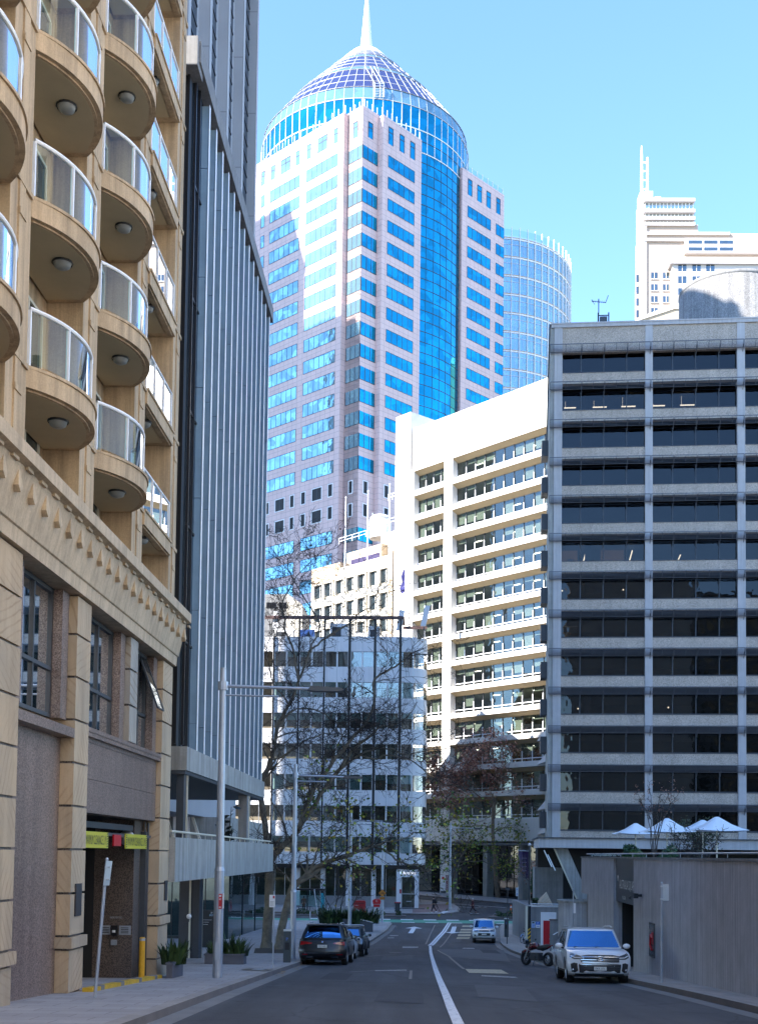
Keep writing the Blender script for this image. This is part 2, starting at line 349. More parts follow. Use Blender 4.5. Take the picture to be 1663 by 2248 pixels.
PAVER=solid('pavers',(.40,.37,.355),.8,var=.12,vs=.5,fine=.1,fs=25,bump=.15,joint=(.9,.6,.012,.5),jc=.55,patch=.18); PAVER_R=solid('warm_pavement',(.42,.36,.31),.85,var=.12,vs=.5,fine=.1,fs=25,bump=.15,joint=(1.2,1.2,.015,0),jc=.7,patch=.08)
PAVER_B=solid('red_pavers',(.30,.20,.18),.85,var=.12,vs=.6,fine=.1,fs=25,bump=.15,joint=(.5,.25,.012,.5),jc=.7,patch=.15)
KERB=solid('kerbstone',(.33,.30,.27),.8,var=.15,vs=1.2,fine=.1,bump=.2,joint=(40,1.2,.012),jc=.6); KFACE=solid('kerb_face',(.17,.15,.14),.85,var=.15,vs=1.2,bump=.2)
GUTTER=solid('gutter',(.20,.195,.19),.85,var=.15,vs=1.5,bump=.2)
def road_paint(name,c,wear):
    m,nt,b=nmat(name); v=coords(nt,'POS'); n=noise(nt,v,9,5,.75); nt.links.new(mix(nt,ramp(nt,n,wear,wear+.18),(.11,.11,.115),c),b.inputs['Base Color']); b.inputs['Roughness'].default_value=.7; return m
MARKW=road_paint('road_paint',(.74,.74,.74),.30); MARKF=road_paint('faded_road_paint',(.42,.41,.38),.40); MARKY=road_paint('cream_road_paint',(.54,.44,.28),.33); MARKG=road_paint('green_lane_paint',(.07,.30,.20),.22); TAR=plain('tar_seam',(.035,.035,.038),.5); SEAMT=plain('pale_seam',(.24,.21,.18),.8)
SOIL=solid('mulch',(.035,.028,.022),.95,var=.3,vs=6,bump=.6)
REDP=plain('red_paint',(.50,.012,.02),.35); YELP=plain('yellow_paint',(.75,.42,.02),.45); SAFY=plain('safety_yellow',(.50,.46,.025),.5); ORNG=plain('orange_plastic',(.8,.14,.02),.5); TERL=plain('burnt_orange',(.62,.22,.02),.5)
TEXTB=plain('black_lettering',(.015,.015,.015),.5); TEXTW=plain('white_lettering',(.8,.8,.8),.5)
# ---------------------------------------------------------------- ground, road, pavements
def rows(y0,y1,st=1.5):
    ys=[y0+(y1-y0)*i/max(1,int((y1-y0)/st)) for i in range(max(1,int((y1-y0)/st))+1)]
    ys+= [k for k,_ in KN if y0<k<y1]; return sorted(set(round(y,4) for y in ys))
def interp(pl,y):
    if y<=pl[0][1]: return pl[0][0]
    for (xa,a),(xb,b) in zip(pl,pl[1:]):
        if y<=b: return xa+(xb-xa)*(y-a)/(b-a) if b>a else xb
    return pl[-1][0]
def sheet(name,xl,xr,y0,y1,dz,mat,kerb=None,st=1.5,kind='structure'):
    """strip of ground between two lines x=xl(y), x=xr(y); kerb: 'l','r' raised stone edges"""
    mb=MB(); ys=rows(y0,y1,st); f=lambda g,y: g(y) if callable(g) else g
    kw=.28 if kerb else 0
    for a,b in zip(ys,ys[1:]):
        la,lb,ra,rb=f(xl,a),f(xl,b),f(xr,a),f(xr,b); za,zb=zg(a)+dz,zg(b)+dz
        l2a,l2b=(la+kw,lb+kw) if kerb and 'l' in kerb else (la,lb); r2a,r2b=(ra-kw,rb-kw) if kerb and 'r' in kerb else (ra,rb)
        if r2a-l2a>1e-4 or r2b-l2b>1e-4: mb.face([(l2a,a,za),(r2a,a,za),(r2b,b,zb),(l2b,b,zb)])
        if kerb and 'r' in kerb:
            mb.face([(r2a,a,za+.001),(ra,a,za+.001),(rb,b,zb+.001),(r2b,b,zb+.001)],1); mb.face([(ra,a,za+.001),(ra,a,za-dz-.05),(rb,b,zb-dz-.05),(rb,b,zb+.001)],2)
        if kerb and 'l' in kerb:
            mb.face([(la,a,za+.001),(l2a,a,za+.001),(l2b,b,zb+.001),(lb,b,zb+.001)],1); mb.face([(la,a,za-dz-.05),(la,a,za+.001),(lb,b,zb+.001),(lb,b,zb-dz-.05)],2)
    o=obj(name,mb,[mat,KERB,KFACE]); return tag(o,kind=kind)
g=MB()
for a,b in zip(*(lambda q:(q,q[1:]))([-80]+[k for k,_ in KN[1:-1]]+[600,5500])):
    g.face([(-4000,a,zg(a)-.06),(4000,a,zg(a)-.06),(4000,b,zg(b)-.06),(-4000,b,zg(b)-.06)])
structure('ground',g,CONC_D)
sheet('road',-120,120,-60,175,0.0,ASPH,st=2)
LK=[(-4.6,-40),(-4.0,10),(-3.6,30),(-3.45,38),(-3.2,50.7),(-1.75,69),(-.33,87.5),(.65,101),(1.25,111),(1.45,114),(1.2,115.2),(.5,116),(-1,116.6),(-4,117)]
RK=[(6.8,-40),(7.7,30),(7.8,52),(7.95,60),(8.05,65),(8.2,73),(8.5,80),(8.9,86),(9.6,93),(10.7,104),(11.7,113),(12.1,115),(12.5,115.9),(14,116.6),(17,117)]
LKf=lambda y: interp(LK,y); RKf=lambda y: interp(RK,y)
sheet('pavement_left',-60,LKf,-40,117,.15,PAVER,'r',st=1.2)
sheet('pavement_right',RKf,60,-40,117,.15,PAVER_R,'l',st=1.2)
sheet('gutter_left',lambda y:LKf(y)+.002,lambda y:LKf(y)+.42,-30,113,.005,GUTTER,st=1.2); sheet('gutter_right',lambda y:RKf(y)-.42,lambda y:RKf(y)-.002,-30,114,.005,GUTTER,st=1.2)
# far pavement round the panelled building, and the pavement before the white office
FR_=[(5.8,128.0),(7.0,128.4),(8.0,129.2),(8.9,131),(9.3,134),(9.0,138),(8.0,141),(5,145),(1,150),(-6,158)]
sheet('pavement_far',-60,lambda y: interp(FR_,y),128.0,158,.15,PAVER,'r',st=.6)
k_=MB(); k_.box(-60,5.9,127.92,128.2,zg(128)-.1,zg(128)+.155); structure('kerb_far',k_,KFACE)
u=Vector((.66,-.75)).normalized(); n=Vector((u.y,-u.x))
mw=MB(); A=Vector((8.26,157)); pts=[]
for k in range(-30,41):
    p=A+u*k*1.2; q=p+n*5.4; pts.append((p,q))
for (p,q),(p2,q2) in zip(pts,pts[1:]):
    e=q+(p-q)*.06; e2=q2+(p2-q2)*.06
    z=lambda v:zg(v.y)+.16
    mw.face([(q.x,q.y,z(q)),(q2.x,q2.y,z(q2)),(p2.x,p2.y,z(p2)),(p.x,p.y,z(p))]); mw.face([(q.x,q.y,z(q)-.2),(q2.x,q2.y,z(q2)-.2),(q2.x,q2.y,z(q2)+.001),(q.x,q.y,z(q)+.001)],1)
structure('pavement_opposite',mw,[PAVER,KFACE])
# corner of red pavers, tactile pad
def decal(name,poly,mat,dz=.008,rows_=6,kind='structure',parent=None):
    """flat marking on the ground: quad given by 4 world points (near-left, near-right, far-right, far-left)"""
    mb=MB(); a,b,c,d=[Vector((p[0],p[1])) for p in poly]
    for i in range(rows_):
        s,t=i/rows_,(i+1)/rows_
        q=[a.lerp(d,s),b.lerp(c,s),b.lerp(c,t),a.lerp(d,t)]
        mb.face([(v.x,v.y,zg(v.y)+dz) for v in q])
    return tag(obj(name,mb,mat),kind=kind)
def gq(*px,dz=0): return [G(x,y,dz) for x,y in px]
decal('red_paver_corner',gq((905,2004),(985,2002),(985,1984),(905,1986),dz=.15),PAVER_B,.158)
decal('tactile_pad',gq((961,2006),(975,2004.5),(987,2001),(973,2000.5),dz=.15),MARKW,.166)
decal('cycle_lane',[(-60,118),(60,118),(60,122.6),(-60,122.6)],MARKG,.006,8)
def poly_marks(name,polys,mat,dz=.012,rows_=4):
    mb=MB()
    for poly in polys:
        a,b,c,d=[Vector((p[0],p[1])) for p in poly]
        for i in range(rows_):
            s,t=i/rows_,(i+1)/rows_; q=[a.lerp(d,s),b.lerp(c,s),b.lerp(c,t),a.lerp(d,t)]
            mb.face([(v.x,v.y,zg(v.y)+dz) for v in q])
    return tag(obj(name,mb,mat),kind='structure')
poly_marks('cycle_lane_dashes',[[(x,y),(x+1.3,y),(x+1.3,y+.8),(x,y+.8)] for x in [-7+2.35*i for i in range(14)] for y in (117.8,122.3)],MARKW,rows_=1)
def strip(pts,w,mat,name,dz=.012):
    """line of paint through ground points"""
    mb=MB(); ps=[]
    for a,b in zip(pts,pts[1:]):
        n_=max(1,int((b-a).length/1.5))
        ps+=[a.lerp(b,i/n_) for i in range(n_)]
    ps.append(pts[-1]); ww=lambda i:(w[0]+(w[1]-w[0])*i/(len(ps)-1)) if isinstance(w,tuple) else w
    L=[];Rr=[]
    for i,p in enumerate(ps):
        d=(ps[min(i+1,len(ps)-1)]-ps[max(0,i-1)]); d.z=0; d.normalize(); nn=Vector((d.y,-d.x,0))*ww(i)/2
        L.append(p-nn); Rr.append(p+nn)
    for i in range(len(ps)-1):
        mb.face([(v.x,v.y,zg(v.y)+dz) for v in (L[i],Rr[i],Rr[i+1],L[i+1])])
    return mb
def strips(name,lst,mat,dz=.012):
    mb=MB()
    for pts,w in lst:
        m=strip(pts,w,mat,name,dz)
        for f,mi in zip(m.f,m.mi): mb.face([m.v[i] for i in f],mi)
    return tag(obj(name,mb,mat),kind='structure')
strips('centre_lines',[(gq((941,2076),(958,2059),(974,2041),(984,2025.5)),.17),(gq((947.5,2076),(964,2059),(979,2042),(989,2025.5)),.17),(gq((943.8,2077),(945,2092),(949,2107),(954.5,2126),(963.5,2150),(990,2215),(1015,2270)),(.17,.20))],MARKW)
def arrow(a,b,wd,hd):
    d=(b-a); d.z=0; L=d.length; d.normalize(); n_=Vector((d.y,-d.x,0))
    q=lambda l,s: a+d*l+n_*s
    return [[q(0,-wd/2),q(0,wd/2),q(L-hd,wd/2),q(L-hd,-wd/2)],[q(L-hd,-wd*1.9),q(L-hd,wd*1.9),q(L,.01),q(L,-.01)]]
poly_marks('lane_arrows',arrow(G(900.5,2049),G(909.5,2034.5),.42,2.6)+arrow(G(997,2034.5),G(991,2049.5),.42,2.6),MARKW)
poly_marks('crossing_bars',[gq((1001+i*-.0-q*3.4,2060.5-q*6.6+0),(1030-q*0.2,2060.5-q*6.6),(1031+q*1.0,2057.3-q*6.4),(1004+q*3.4,2057.3-q*6.4)) for q,i in ((0,0),)]+[gq(*q) for q in (((1001,2061.6),(1029,2061.6),(1030,2058),(1002,2058)),((1004,2055.3),(1032,2055.3),(1033,2051.5),(1005,2051.5)),((1006.8,2048.8),(1033,2048.8),(1034,2045.4),(1008.5,2045.4)),((1009.5,2043),(1035,2043),(1036,2039.6),(1011,2039.6)),((1013.5,2035.2),(1037,2035.2),(1038,2032),(1014.5,2032)))],MARKY)
poly_marks('worn_bar',[gq((1029,2136.5),(1116,2138.5),(1099,2129.5),(1020,2127.8))],MARKY)
poly_marks('faded_bars',[gq((1056,2144),(1136,2148),(1130,2145),(1056,2141.5)),gq((882.5,2081.5),(917,2081.2),(918,2078.4),(883,2078.2)),gq((855,2055.2),(873,2055),(874,2053.2),(856,2053.4)),gq((850,2060),(864,2060),(865,2058.6),(851,2058.6)),gq((823,2132.5),(892,2131.5),(892,2129.3),(823,2130.4)),gq((1013,2083),(1042,2083.6),(1040,2081.6),(1018,2081))],MARKF)
strips('tar_seams',[(gq((800,2100.5),(858,2096),(940,2100)),.12),(gq((985,2101),(1060,2102),(1150,2109)),.14),(gq((770,2134),(830,2131),(905,2133)),.25)],TAR,.009)
strips('pale_seams',[(gq((954,2031),(947,2045),(934,2073)),.10),(gq((1000,2030),(984,2058),(965,2080)),.10),(gq((960,2086),(985,2100),(1018,2128)),.12),(gq((902,2131),(900,2150)),.10),(gq((946,2103),(952,2112),(960,2128)),.10)],SEAMT,.010)
# patch of newer asphalt in the right lane
decal('asphalt_patch',gq((985,2100.5),(1120,2112),(1105,2086),(962,2084)),solid('older_asphalt',(.115,.112,.112),.85,var=.12,vs=.8,fine=.12,fs=50,bump=.3),.006,10)
PATCH=[solid('road_patch%d'%i,c,.85,var=.15,vs=1.2,fine=.15,fs=60,bump=.3) for i,c in enumerate(((.028,.03,.036),(.085,.085,.09),(.045,.047,.055)))]
for i,(q,k) in enumerate(((((700,2150),(760,2152),(775,2138),(724,2136)),0),(((835,2108),(905,2106),(905,2098),(842,2099)),1),(((870,2074),(930,2074),(934,2066),(878,2066)),2),(((1060,2092),(1100,2094),(1088,2086),(1052,2085)),0),(((985,2068),(1010,2068),(1013,2060),(990,2060)),1),(((820,2200),(930,2204),(925,2172),(838,2170)),2),(((1050,2190),(1180,2200),(1150,2168),(1040,2162)),1),(((760,2094),(800,2093),(806,2089),(770,2089)),2))):
    decal('road_patch',gq(*q),PATCH[k],.0065+.0004*i,4)
def disc(name,label,p,r,mat,dz=.012):
    t=thing(name,label,'manhole cover',p); mb=MB(); 
    ring=lambda r_:[(p.x+r_*math.cos(k*math.pi/10),p.y+r_*math.sin(k*math.pi/10)) for k in range(20)]
    mb.face([(x,y,zg(y)+dz) for x,y in ring(r)]); obj('cover',mb,mat,t); mb=MB(); a,b=ring(r),ring(r*1.14)
    for k in range(20): j=(k+1)%20; mb.face([(*a[k],zg(a[k][1])+dz),(*b[k],zg(b[k][1])+dz),(*b[j],zg(b[j][1])+dz),(*a[j],zg(a[j][1])+dz)])
    obj('rim',mb,GUTTER,t)
MHM=solid('cast_iron',(.05,.05,.052),.5,.4,var=.2,vs=20,bump=.5)
disc('manhole_cover','dark iron manhole cover in the left lane beyond the parked cars',G(868,2092),.36,MHM); disc('manhole_cover','dark iron manhole cover in the right lane before the pickup',G(1046,2105),.36,MHM)
# opposite kerb of the far street: lane lines and black-and-white separators
strips('far_lane_lines',[(gq((925,1980.5),(985,1983.5),(1110,1993)),.14),(gq((915,1986),(990,1990),(1060,1994)),.12)],MARKW)
def separator(a,b,label):
    d=b-a; d.z=0; L=d.length; rz=math.atan2(d.y,d.x); mb=MB(); mb.extr([(0,-.14),(.0,.0),(.09,.15),(L-.09,.15),(L,0),(L,-.14)],-.14,.14)
    t=thing('lane_separator',label,'kerb block',a,'cycle lane separators',rz); obj('block',mb,[KFACE],t)
    c=MB(); c.extr([(.1,.152),(.1,.158),(.35,.158),(.35,.152)],-.13,.13); c.extr([(L-.35,.152),(L-.35,.158),(L-.1,.158),(L-.1,.152)],-.13,.13); obj('reflective_pad',c,[WHITEP],t)
for i,(x0,x1,y,lb) in enumerate(((958,977,2008.5,'black rubber lane separator beside the lamp post at the far corner'),(1029,1052,2009,'black rubber lane separator below the pedestrian in the red coat'),(1082,1100,2009.5,'black rubber lane separator beside the low hedge'),(997,1021,1994,'long black separator in the far street left of the red coat'),(1048,1069,1994,'long black separator in the far street right of the red coat'))):
    separator(G(x0,y),G(x1,y),lb)
# loose leaves and litter in the gutters
lm=MB(); rr=random.Random(3)
for i in range(260):
    if i<170: y=rr.uniform(38,112); x=LKf(y)+abs(rr.gauss(.1,.25))
    else: y=rr.uniform(40,112); x=RKf(y)-abs(rr.gauss(.1,.3))
    s=rr.uniform(.04,.11); a=rr.uniform(0,6.3); z=zg(y)+.012
    lm.face([(x+s*math.cos(a+k*1.57),y+s*math.sin(a+k*1.57)*1.2,z+rr.uniform(0,.03)) for k in range(4)])
tag(obj('fallen_leaves',lm,leafmat('dry_leaf',[(.12,.06,.03),(.2,.12,.05),(.28,.2,.1)])),kind='stuff')
# ================================================================ sandstone apartment building (left)
FS=Fr((-6.17,35,0),(.036,1))
ap=thing('apartment_building','tan apartment building with curved glass balconies above banded sandstone piers','building',(-6.17,35,-3.5))
SLZ=[8.6+3.25*k for k in range(7)]; TOP=27.6
core=MB(FS)
core.box(-42,0,-14,-.80,7.0,TOP); core.box(-42,-8.75,-14,-.46,-4.2,7.0); core.box(-8.75,-1.3,-14,-.46,2.75,7.0); core.box(-8.75,-1.3,-14,-6.2,-4.2,2.75); core.box(-1.3,0,-14,-.46,-4.2,7.0); core.box(-8.75,-1.3,-6.2,-.46,.86,2.75)
obj('wall',core,RENDER,ap)
# piers of the upper storeys, with a groove and a weathered notch at each floor
for t0,t1 in ((-.92,0),(-5.3,-4.19),(-9.93,-8.8),(-14.5,-13.4),(-19.1,-18.0),(-23.7,-22.6)):
    mb=MB(FS); mb.box(t0,t1,-.80,0,7.05,TOP); w=t1-t0
    mb.box(t0+w*.36,t0+w*.64,0,.035,7.05,TOP)
    for z in SLZ: mb.box(t0+.02,t1-.02,0,.05,z+.30,z+.40); mb.box(t0+w*.34,t0+w*.66,.035,.06,z-.32,z-.2)
    obj('pier',mb,RENDER,ap)
def door_window(t0,t1,z0,z1,o,par):
    f=MB(FS); w=.07
    f.box(t0,t1,o,o+.07,z1-w,z1); f.box(t0,t1,o,o+.07,z0,z0+w)
    n=3 if t1-t0>2.2 else 2
    for i in range(n+1):
        x=t0+(t1-t0)*i/n; f.box(max(t0,x-w/2),min(t1,x+w/2),o,o+.08,z0+w,z1-w)
    fo=obj('window',f,IVORY,par); g=MB(FS); g.box(t0+.02,t1-.02,o+.02,o+.035,z0+.02,z1-.02); obj('pane',g,WIN_REF,fo)
    c=MB(FS)
    k=8
    for i in range(k):
        a=t0+.1+(t1-t0)*.30*i/k; c.box(a,a+(t1-t0)*.30/k*.75,o-.0+.008,o+.016,z0+.08,z1-.08)
    return fo
bays=[('s',-4.19,-.92),('c',-8.8,-5.3),('c',-13.4,-9.93),('c',-18.0,-14.5),('c',-22.6,-19.1)]
def arcpts(t0,t1,sag,o0=0.0,n=18,ex=1.0):
    c=t1-t0; r=(c*c/4+sag*sag)/(2*sag); m=(t0+t1)/2; h=math.asin(c/2/r); out=[]
    for i in range(n+1):
        a=-h+2*h*i/n; out.append((m+r*math.sin(a), o0+r*math.cos(a)-(r-sag)))
    return out
for bi,(kd,t0,t1) in enumerate(bays):
    if bi==4: continue
    # recess soffit back wall windows for each storey
    for k,z in enumerate([7.05-.42]+SLZ):
        zt=z+.42; zn=(SLZ[k] if k<len(SLZ) else TOP)
        if zt>29: continue
        door_window(t0+.35,t1-.45,zt+.05,zt+2.35,-.80,ap)
    for k,z in enumerate(SLZ):
        if z>29.5: continue
        if kd=='c':
            pts=arcpts(t0,t1,.72); base=[(t1,-.78),(t0,-.78)]
            b=MB(FS); poly=pts+base
            b.prism(poly,z,z+.36,0)
            p2=arcpts(t0+.0,t1-.0,.76); b.prism(p2+[(t1,.0),(t0,.0)],z+.36,z+.42,0)
            p3=arcpts(t0+.22,t1-.22,.55)   # shadow-gap moulding under the slab edge
            b.prism(arcpts(t0+.14,t1-.14,.62)+[(t1-.14,-.1),(t0+.14,-.1)],z-.035,z+.0,0); 
            bo=obj('balcony',b,[RENDER],ap)
            s=MB(FS); s.prism(p3+[(t1-.22,-.74),(t0+.22,-.74)],z-.02-.02,z-.036,0); obj('soffit',s,RENDER2,bo)
            gp=arcpts(t0+.1,t1-.1,.60); g=MB(FS)
            for (a,b_) in zip(gp,gp[1:]):
                g.face([(*a,z+.50),(*b_,z+.50),(*b_,z+1.50),(*a,z+1.50)],0,True)
            obj('glass_balustrade',g,BAL_GLASS,bo,w=True)
            r=MB(FS); r.tube([(a,o,z+1.53) for a,o in gp],.045,8); obj('rail',r,WHITEM,bo)
            for i in (0,5,12,18):
                q=MB(FS); a,o=gp[i]; q.box(a-.03,a+.03,o-.035,o+.03,z+.42,z+1.5); obj('post',q,WHITEM,bo)
            lt=((t0+t1)/2-.1,.10)
        else:
            b=MB(FS); b.box(t0,t1+.0,-.78,.06,z,z+.36); b.box(t0,t1,-.3,.10,z+.36,z+.42); b.box(t0+.15,t1-.15,-.15,.0,z-.035,z)
            bo=obj('balcony',b,[RENDER],ap)
            s=MB(FS); s.box(t0+.3,t1-.3,-.74,-.2,z-.02,z-.002); obj('soffit',s,RENDER2,bo)
            g=MB(FS); g.face([(t0+.05,-.02,z+.5),(t1-.05,-.02,z+.5),(t1-.05,-.02,z+1.5),(t0+.05,-.02,z+1.5)]); obj('glass_balustrade',g,BAL_GLASS,bo)
            r=MB(FS); r.tube([(t0,-.02,z+1.53),(t1-.02,-.02,z+1.53)],.04,8); obj('rail',r,WHITEM,bo)
            for x in (t0+.05,t0+1.1,t0+2.2,t1-.05):
                q=MB(FS); q.box(x-.03,x+.03,-.05,.01,z+.42,z+1.5); obj('post',q,WHITEM,bo)
            lt=((t0+t1)/2-.35,-.32)
        l=MB(FS); l.lathe([(.001,-.16),(.10,-.15),(.16,-.11),(.185,-.04)],(lt[0],lt[1],z-.03),14,0); l.lathe([(.20,-.055),(.21,-.04),(.21,.03),(.0,.03)],(lt[0],lt[1],z-.03),14,1)
        obj('ceiling_light',l,[FROST,BLACKM],bo,w=True)
# cornice with wedge corbels
c=MB(FS); prof=[(-.46,5.50),(.10,5.50),(.12,5.78),(.16,5.80),(.36,6.72),(.36,6.76),(.52,6.80),(.52,7.06),(-.80,7.06)]
c.extr([(o,z) for o,z in prof],-42,.02,0,axis='x'); obj('cornice',c,CORNM,ap)
for i in range(27):
    t=-.05-.765*i; k=MB(FS)
    a,b,c,d=.045,.12,.30,.375
    k.face([(t-a,.345,6.64),(t+a,.345,6.64),(t+b,d,6.34),(t-b,d,6.34)]); k.face([(t-b,d,6.34),(t+b,d,6.34),(t+.0,d,6.24)])
    k.face([(t-a,.345,6.64),(t-b,d,6.34),(t-b,.22,6.34)]); k.face([(t+b,d,6.34),(t+a,.345,6.64),(t+b,.22,6.34)]); k.face([(t-b,.22,6.34),(t-b,d,6.34),(t,d,6.24),(t,.20,6.24)]); k.face([(t,.20,6.24),(t,d,6.24),(t+b,d,6.34),(t+b,.22,6.34)])
    k.box(t+.23,t+.53,.36,.42,6.715,6.785); obj('corbel',k,CORNM,ap)
# stone-block piers of the base
def block_pier(t0,t1,joints,o1=0.0,lz=None,seed=1,mat=SANDST):
    mb=MB(FS); r=random.Random(seed)
    mb.box(t0+.05,t1-.05,-.46,o1-.05,joints[0],joints[-1],1)
    for a,b in zip(joints,joints[1:]):
        n0=len(mb.uv); led = lz and abs(a-lz)<.01
        e=.07 if led else 0
        mb.box(t0-e,t1+e,-.46,o1+e,a+.025,b-.025,0)
        rot_uv(mb,n0,r)
    return mb
JN=[-4.2,-3.05,-2.11,-1.83,-.92,.02,.95,1.88,2.80,3.72,4.64,5.49]
obj('pier',block_pier(-9.75,-8.70,JN,0,-2.11,3),[SANDST,GRAN_D],ap,'banded sandstone block pier beside the garage')
obj('pier',block_pier(-1.27,-.0,JN,0,-2.11,5),[SANDST,GRAN_D],ap,'banded sandstone block pier at the building corner')
obj('pier',block_pier(-4.95,-4.17,[2.77,3.72,4.64,5.49],-.03,None,6),[SANDG,GRAN_D],ap,'grey sandstone pier between the two windows')
obj('pier',block_pier(-14.6,-13.3,JN,0,-2.11,9),[SANDST,GRAN_D],ap); obj('pier',block_pier(-19.3,-18.0,JN,0,-2.11,11),[SANDST,GRAN_D],ap)
m=MB(FS); m.box(-8.70,-1.27,-.46,-.14,.86,1.62); m.box(-8.70,-1.27,-.46,-.14,1.63,2.52); m.box(-8.70,-1.6,-.46,-.12,2.46,2.56); obj('granite_panel',m,GRAN,ap)
m=MB(FS); m.box(-8.70,-1.27,-.46,-.02,2.56,2.66); m.box(-8.70,-1.27,-.46,.0,2.66,2.76); m.box(-13.3,-9.75,-.46,.0,2.4,2.6); obj('sill',m,GRAN,ap)
m=MB(FS); m.box(-13.3,-9.75,-.46,-.30,-4.2,2.4); m.box(-18,-14.6,-.46,-.30,-4.2,2.4); obj('granite_panel',m,GRAN,ap)
for t0,t1,opn in ((-8.62,-5.0,0),(-4.1,-1.35,1),(-13.2,-9.85,0)):
    f=MB(FS); o=-.44
    f.box(t0,t0+.45,o,-.16,2.77,5.49,1); f.box(t1-.45,t1,o,-.16,2.77,5.49,1)
    a,b=t0+.45,t1-.45
    for x in (a,(a+b)/2,b-.07): f.box(x,x+.07,o,-.36,2.77,5.49)
    f.box(a,b,o,-.355,3.75,3.83); f.box(a,b,o,-.355,5.4,5.49); f.box(a,b,o,-.355,2.77,2.85)
    w=obj('window',f,[CHAR,GRAN],ap); g=MB(FS); g.face([(a,-.41,2.8),(b,-.41,2.8),(b,-.41,5.45),(a,-.41,5.45)]); obj('pane',g,clear_glass('podium_glass%d'%int(-t0),(.7,.8,.82),.08),w); g=MB(FS); g.box(a,b,-.457,-.445,2.8,5.45); obj('curtain',g,TEALC,w)
    if opn:
        s=MB(FS); mx=(a+b)/2+.10
        s.tube([(mx,-.36,5.36),(mx,.16,3.95)],.03,4); s.tube([(b-.05,-.36,5.36),(b-.05,.16,3.95)],.03,4); s.tube([(mx,.16,3.95),(b-.05,.16,3.95)],.03,4); s.face([(mx,-.35,5.36),(b-.05,-.35,5.36),(b-.05,.16,3.95),(mx,.16,3.95)],1); obj('open_sash',s,[CHAR,WIN_REF],w)
# garage entry
gm=MB(FS); gm.box(-2.35,-1.27,-1.55,-.46,-4.2,.86); obj('garage_jamb',gm,GRAN_D,ap)
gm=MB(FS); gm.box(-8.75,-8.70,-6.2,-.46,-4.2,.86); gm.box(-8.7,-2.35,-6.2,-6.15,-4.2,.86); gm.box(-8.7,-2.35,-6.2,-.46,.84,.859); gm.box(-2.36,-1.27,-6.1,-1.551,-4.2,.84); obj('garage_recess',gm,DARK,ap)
gm=MB(FS); gm.box(-1.62,-1.50,-.46,-.30,-3.6,.55); gm.tube([(-1.42,-.30,-3.5),(-1.42,-.30,.8)],.035,8); gm.box(-8.6,-1.5,-.62,-.50,.55,.70); obj('door_guide',gm,CHAR,ap)
gm=MB(FS); gm.box(-8.65,-1.5,-.30,-.20,.36,.44); gm.tube([(-8.0,-.25,.8),(-8.0,-.25,.4)],.02,6); gm.tube([(-2.0,-.25,.8),(-2.0,-.25,.4)],.02,6); obj('clearance_bar',gm,CHAR,ap)
for t0,t1 in ((-8.35,-6.2),(-4.5,-2.15)):
    s=MB(FS); s.box(t0,t1,-.19,-.16,.06,.44); w=t1-t0
    for i in range(6):
        for x in (t0+.02,t1-.14): s.face([(x,-.158,.08+i*.06),(x+.12,-.158,.10+i*.06),(x+.12,-.158,.13+i*.06),(x,-.158,.11+i*.06)],1)
    s.text('MAXIMUM CLEARANCE 2.1M',t0+.2,.14,.22,-.157,w-.4,1); obj('clearance_sign',s,[SAFY,TEXTB],ap)
s=MB(FS); s.box(-5.7,-5.0,-.19,-.15,.12,.40); obj('warning_light',s,REDP,ap)
# jamb fittings: notices, intercom, convex mirror
J=Fr(FS((-2.352,-1.5,0)),FS.n,FS.u*-1)   # t towards the street, o towards the camera
for a,b in ((.14,.44),(.68,1.0)):
    m=MB(J); m.box(a,b,.0,.02,-2.30,-2.05)
    for i in range(4): m.box(a+.05,a+.26,.02,.022,-2.12-i*.045,-2.10-i*.045,1)
    obj('notice_plate',m,[GALV,TEXTB],ap)
m=MB(J); m.box(.40,.78,.0,.006,-1.90,-1.76); m.text('PARKING PERMIT ONLY',.42,-1.86,.06,.010,.34,1); obj('notice_lettering',m,[GRAN_D,GALV],ap)
m=MB(J); m.box(.48,.64,0,.10,-2.32,-2.04); m.box(.51,.60,.1,.105,-2.24,-2.17,1); m.box(.48,.63,0,.10,-2.58,-2.44,2); obj('intercom',m,[BLACKM,WHITEP,GALV],ap)
m=MB(J); m.ball((.86,.12,.36),.22,16,0,(1,.35,1)); obj('convex_mirror',m,[PALEST],ap,w=True)
for t in (-9.45,-.55):
    m=MB(FS); q=.33 if t<-5 else .25; m.box(t,t+q*1.35,0,.03,-1.42,-.72 if t<-5 else -.85); m.box(t+.02,t+q*1.35-.02,.03,.034,-1.40,-.75 if t<-5 else -.87); obj('plaque',m,plain('bronze_plaque'+('A' if t<-5 else 'B'),(.05,.042,.042),.5,.3),ap)
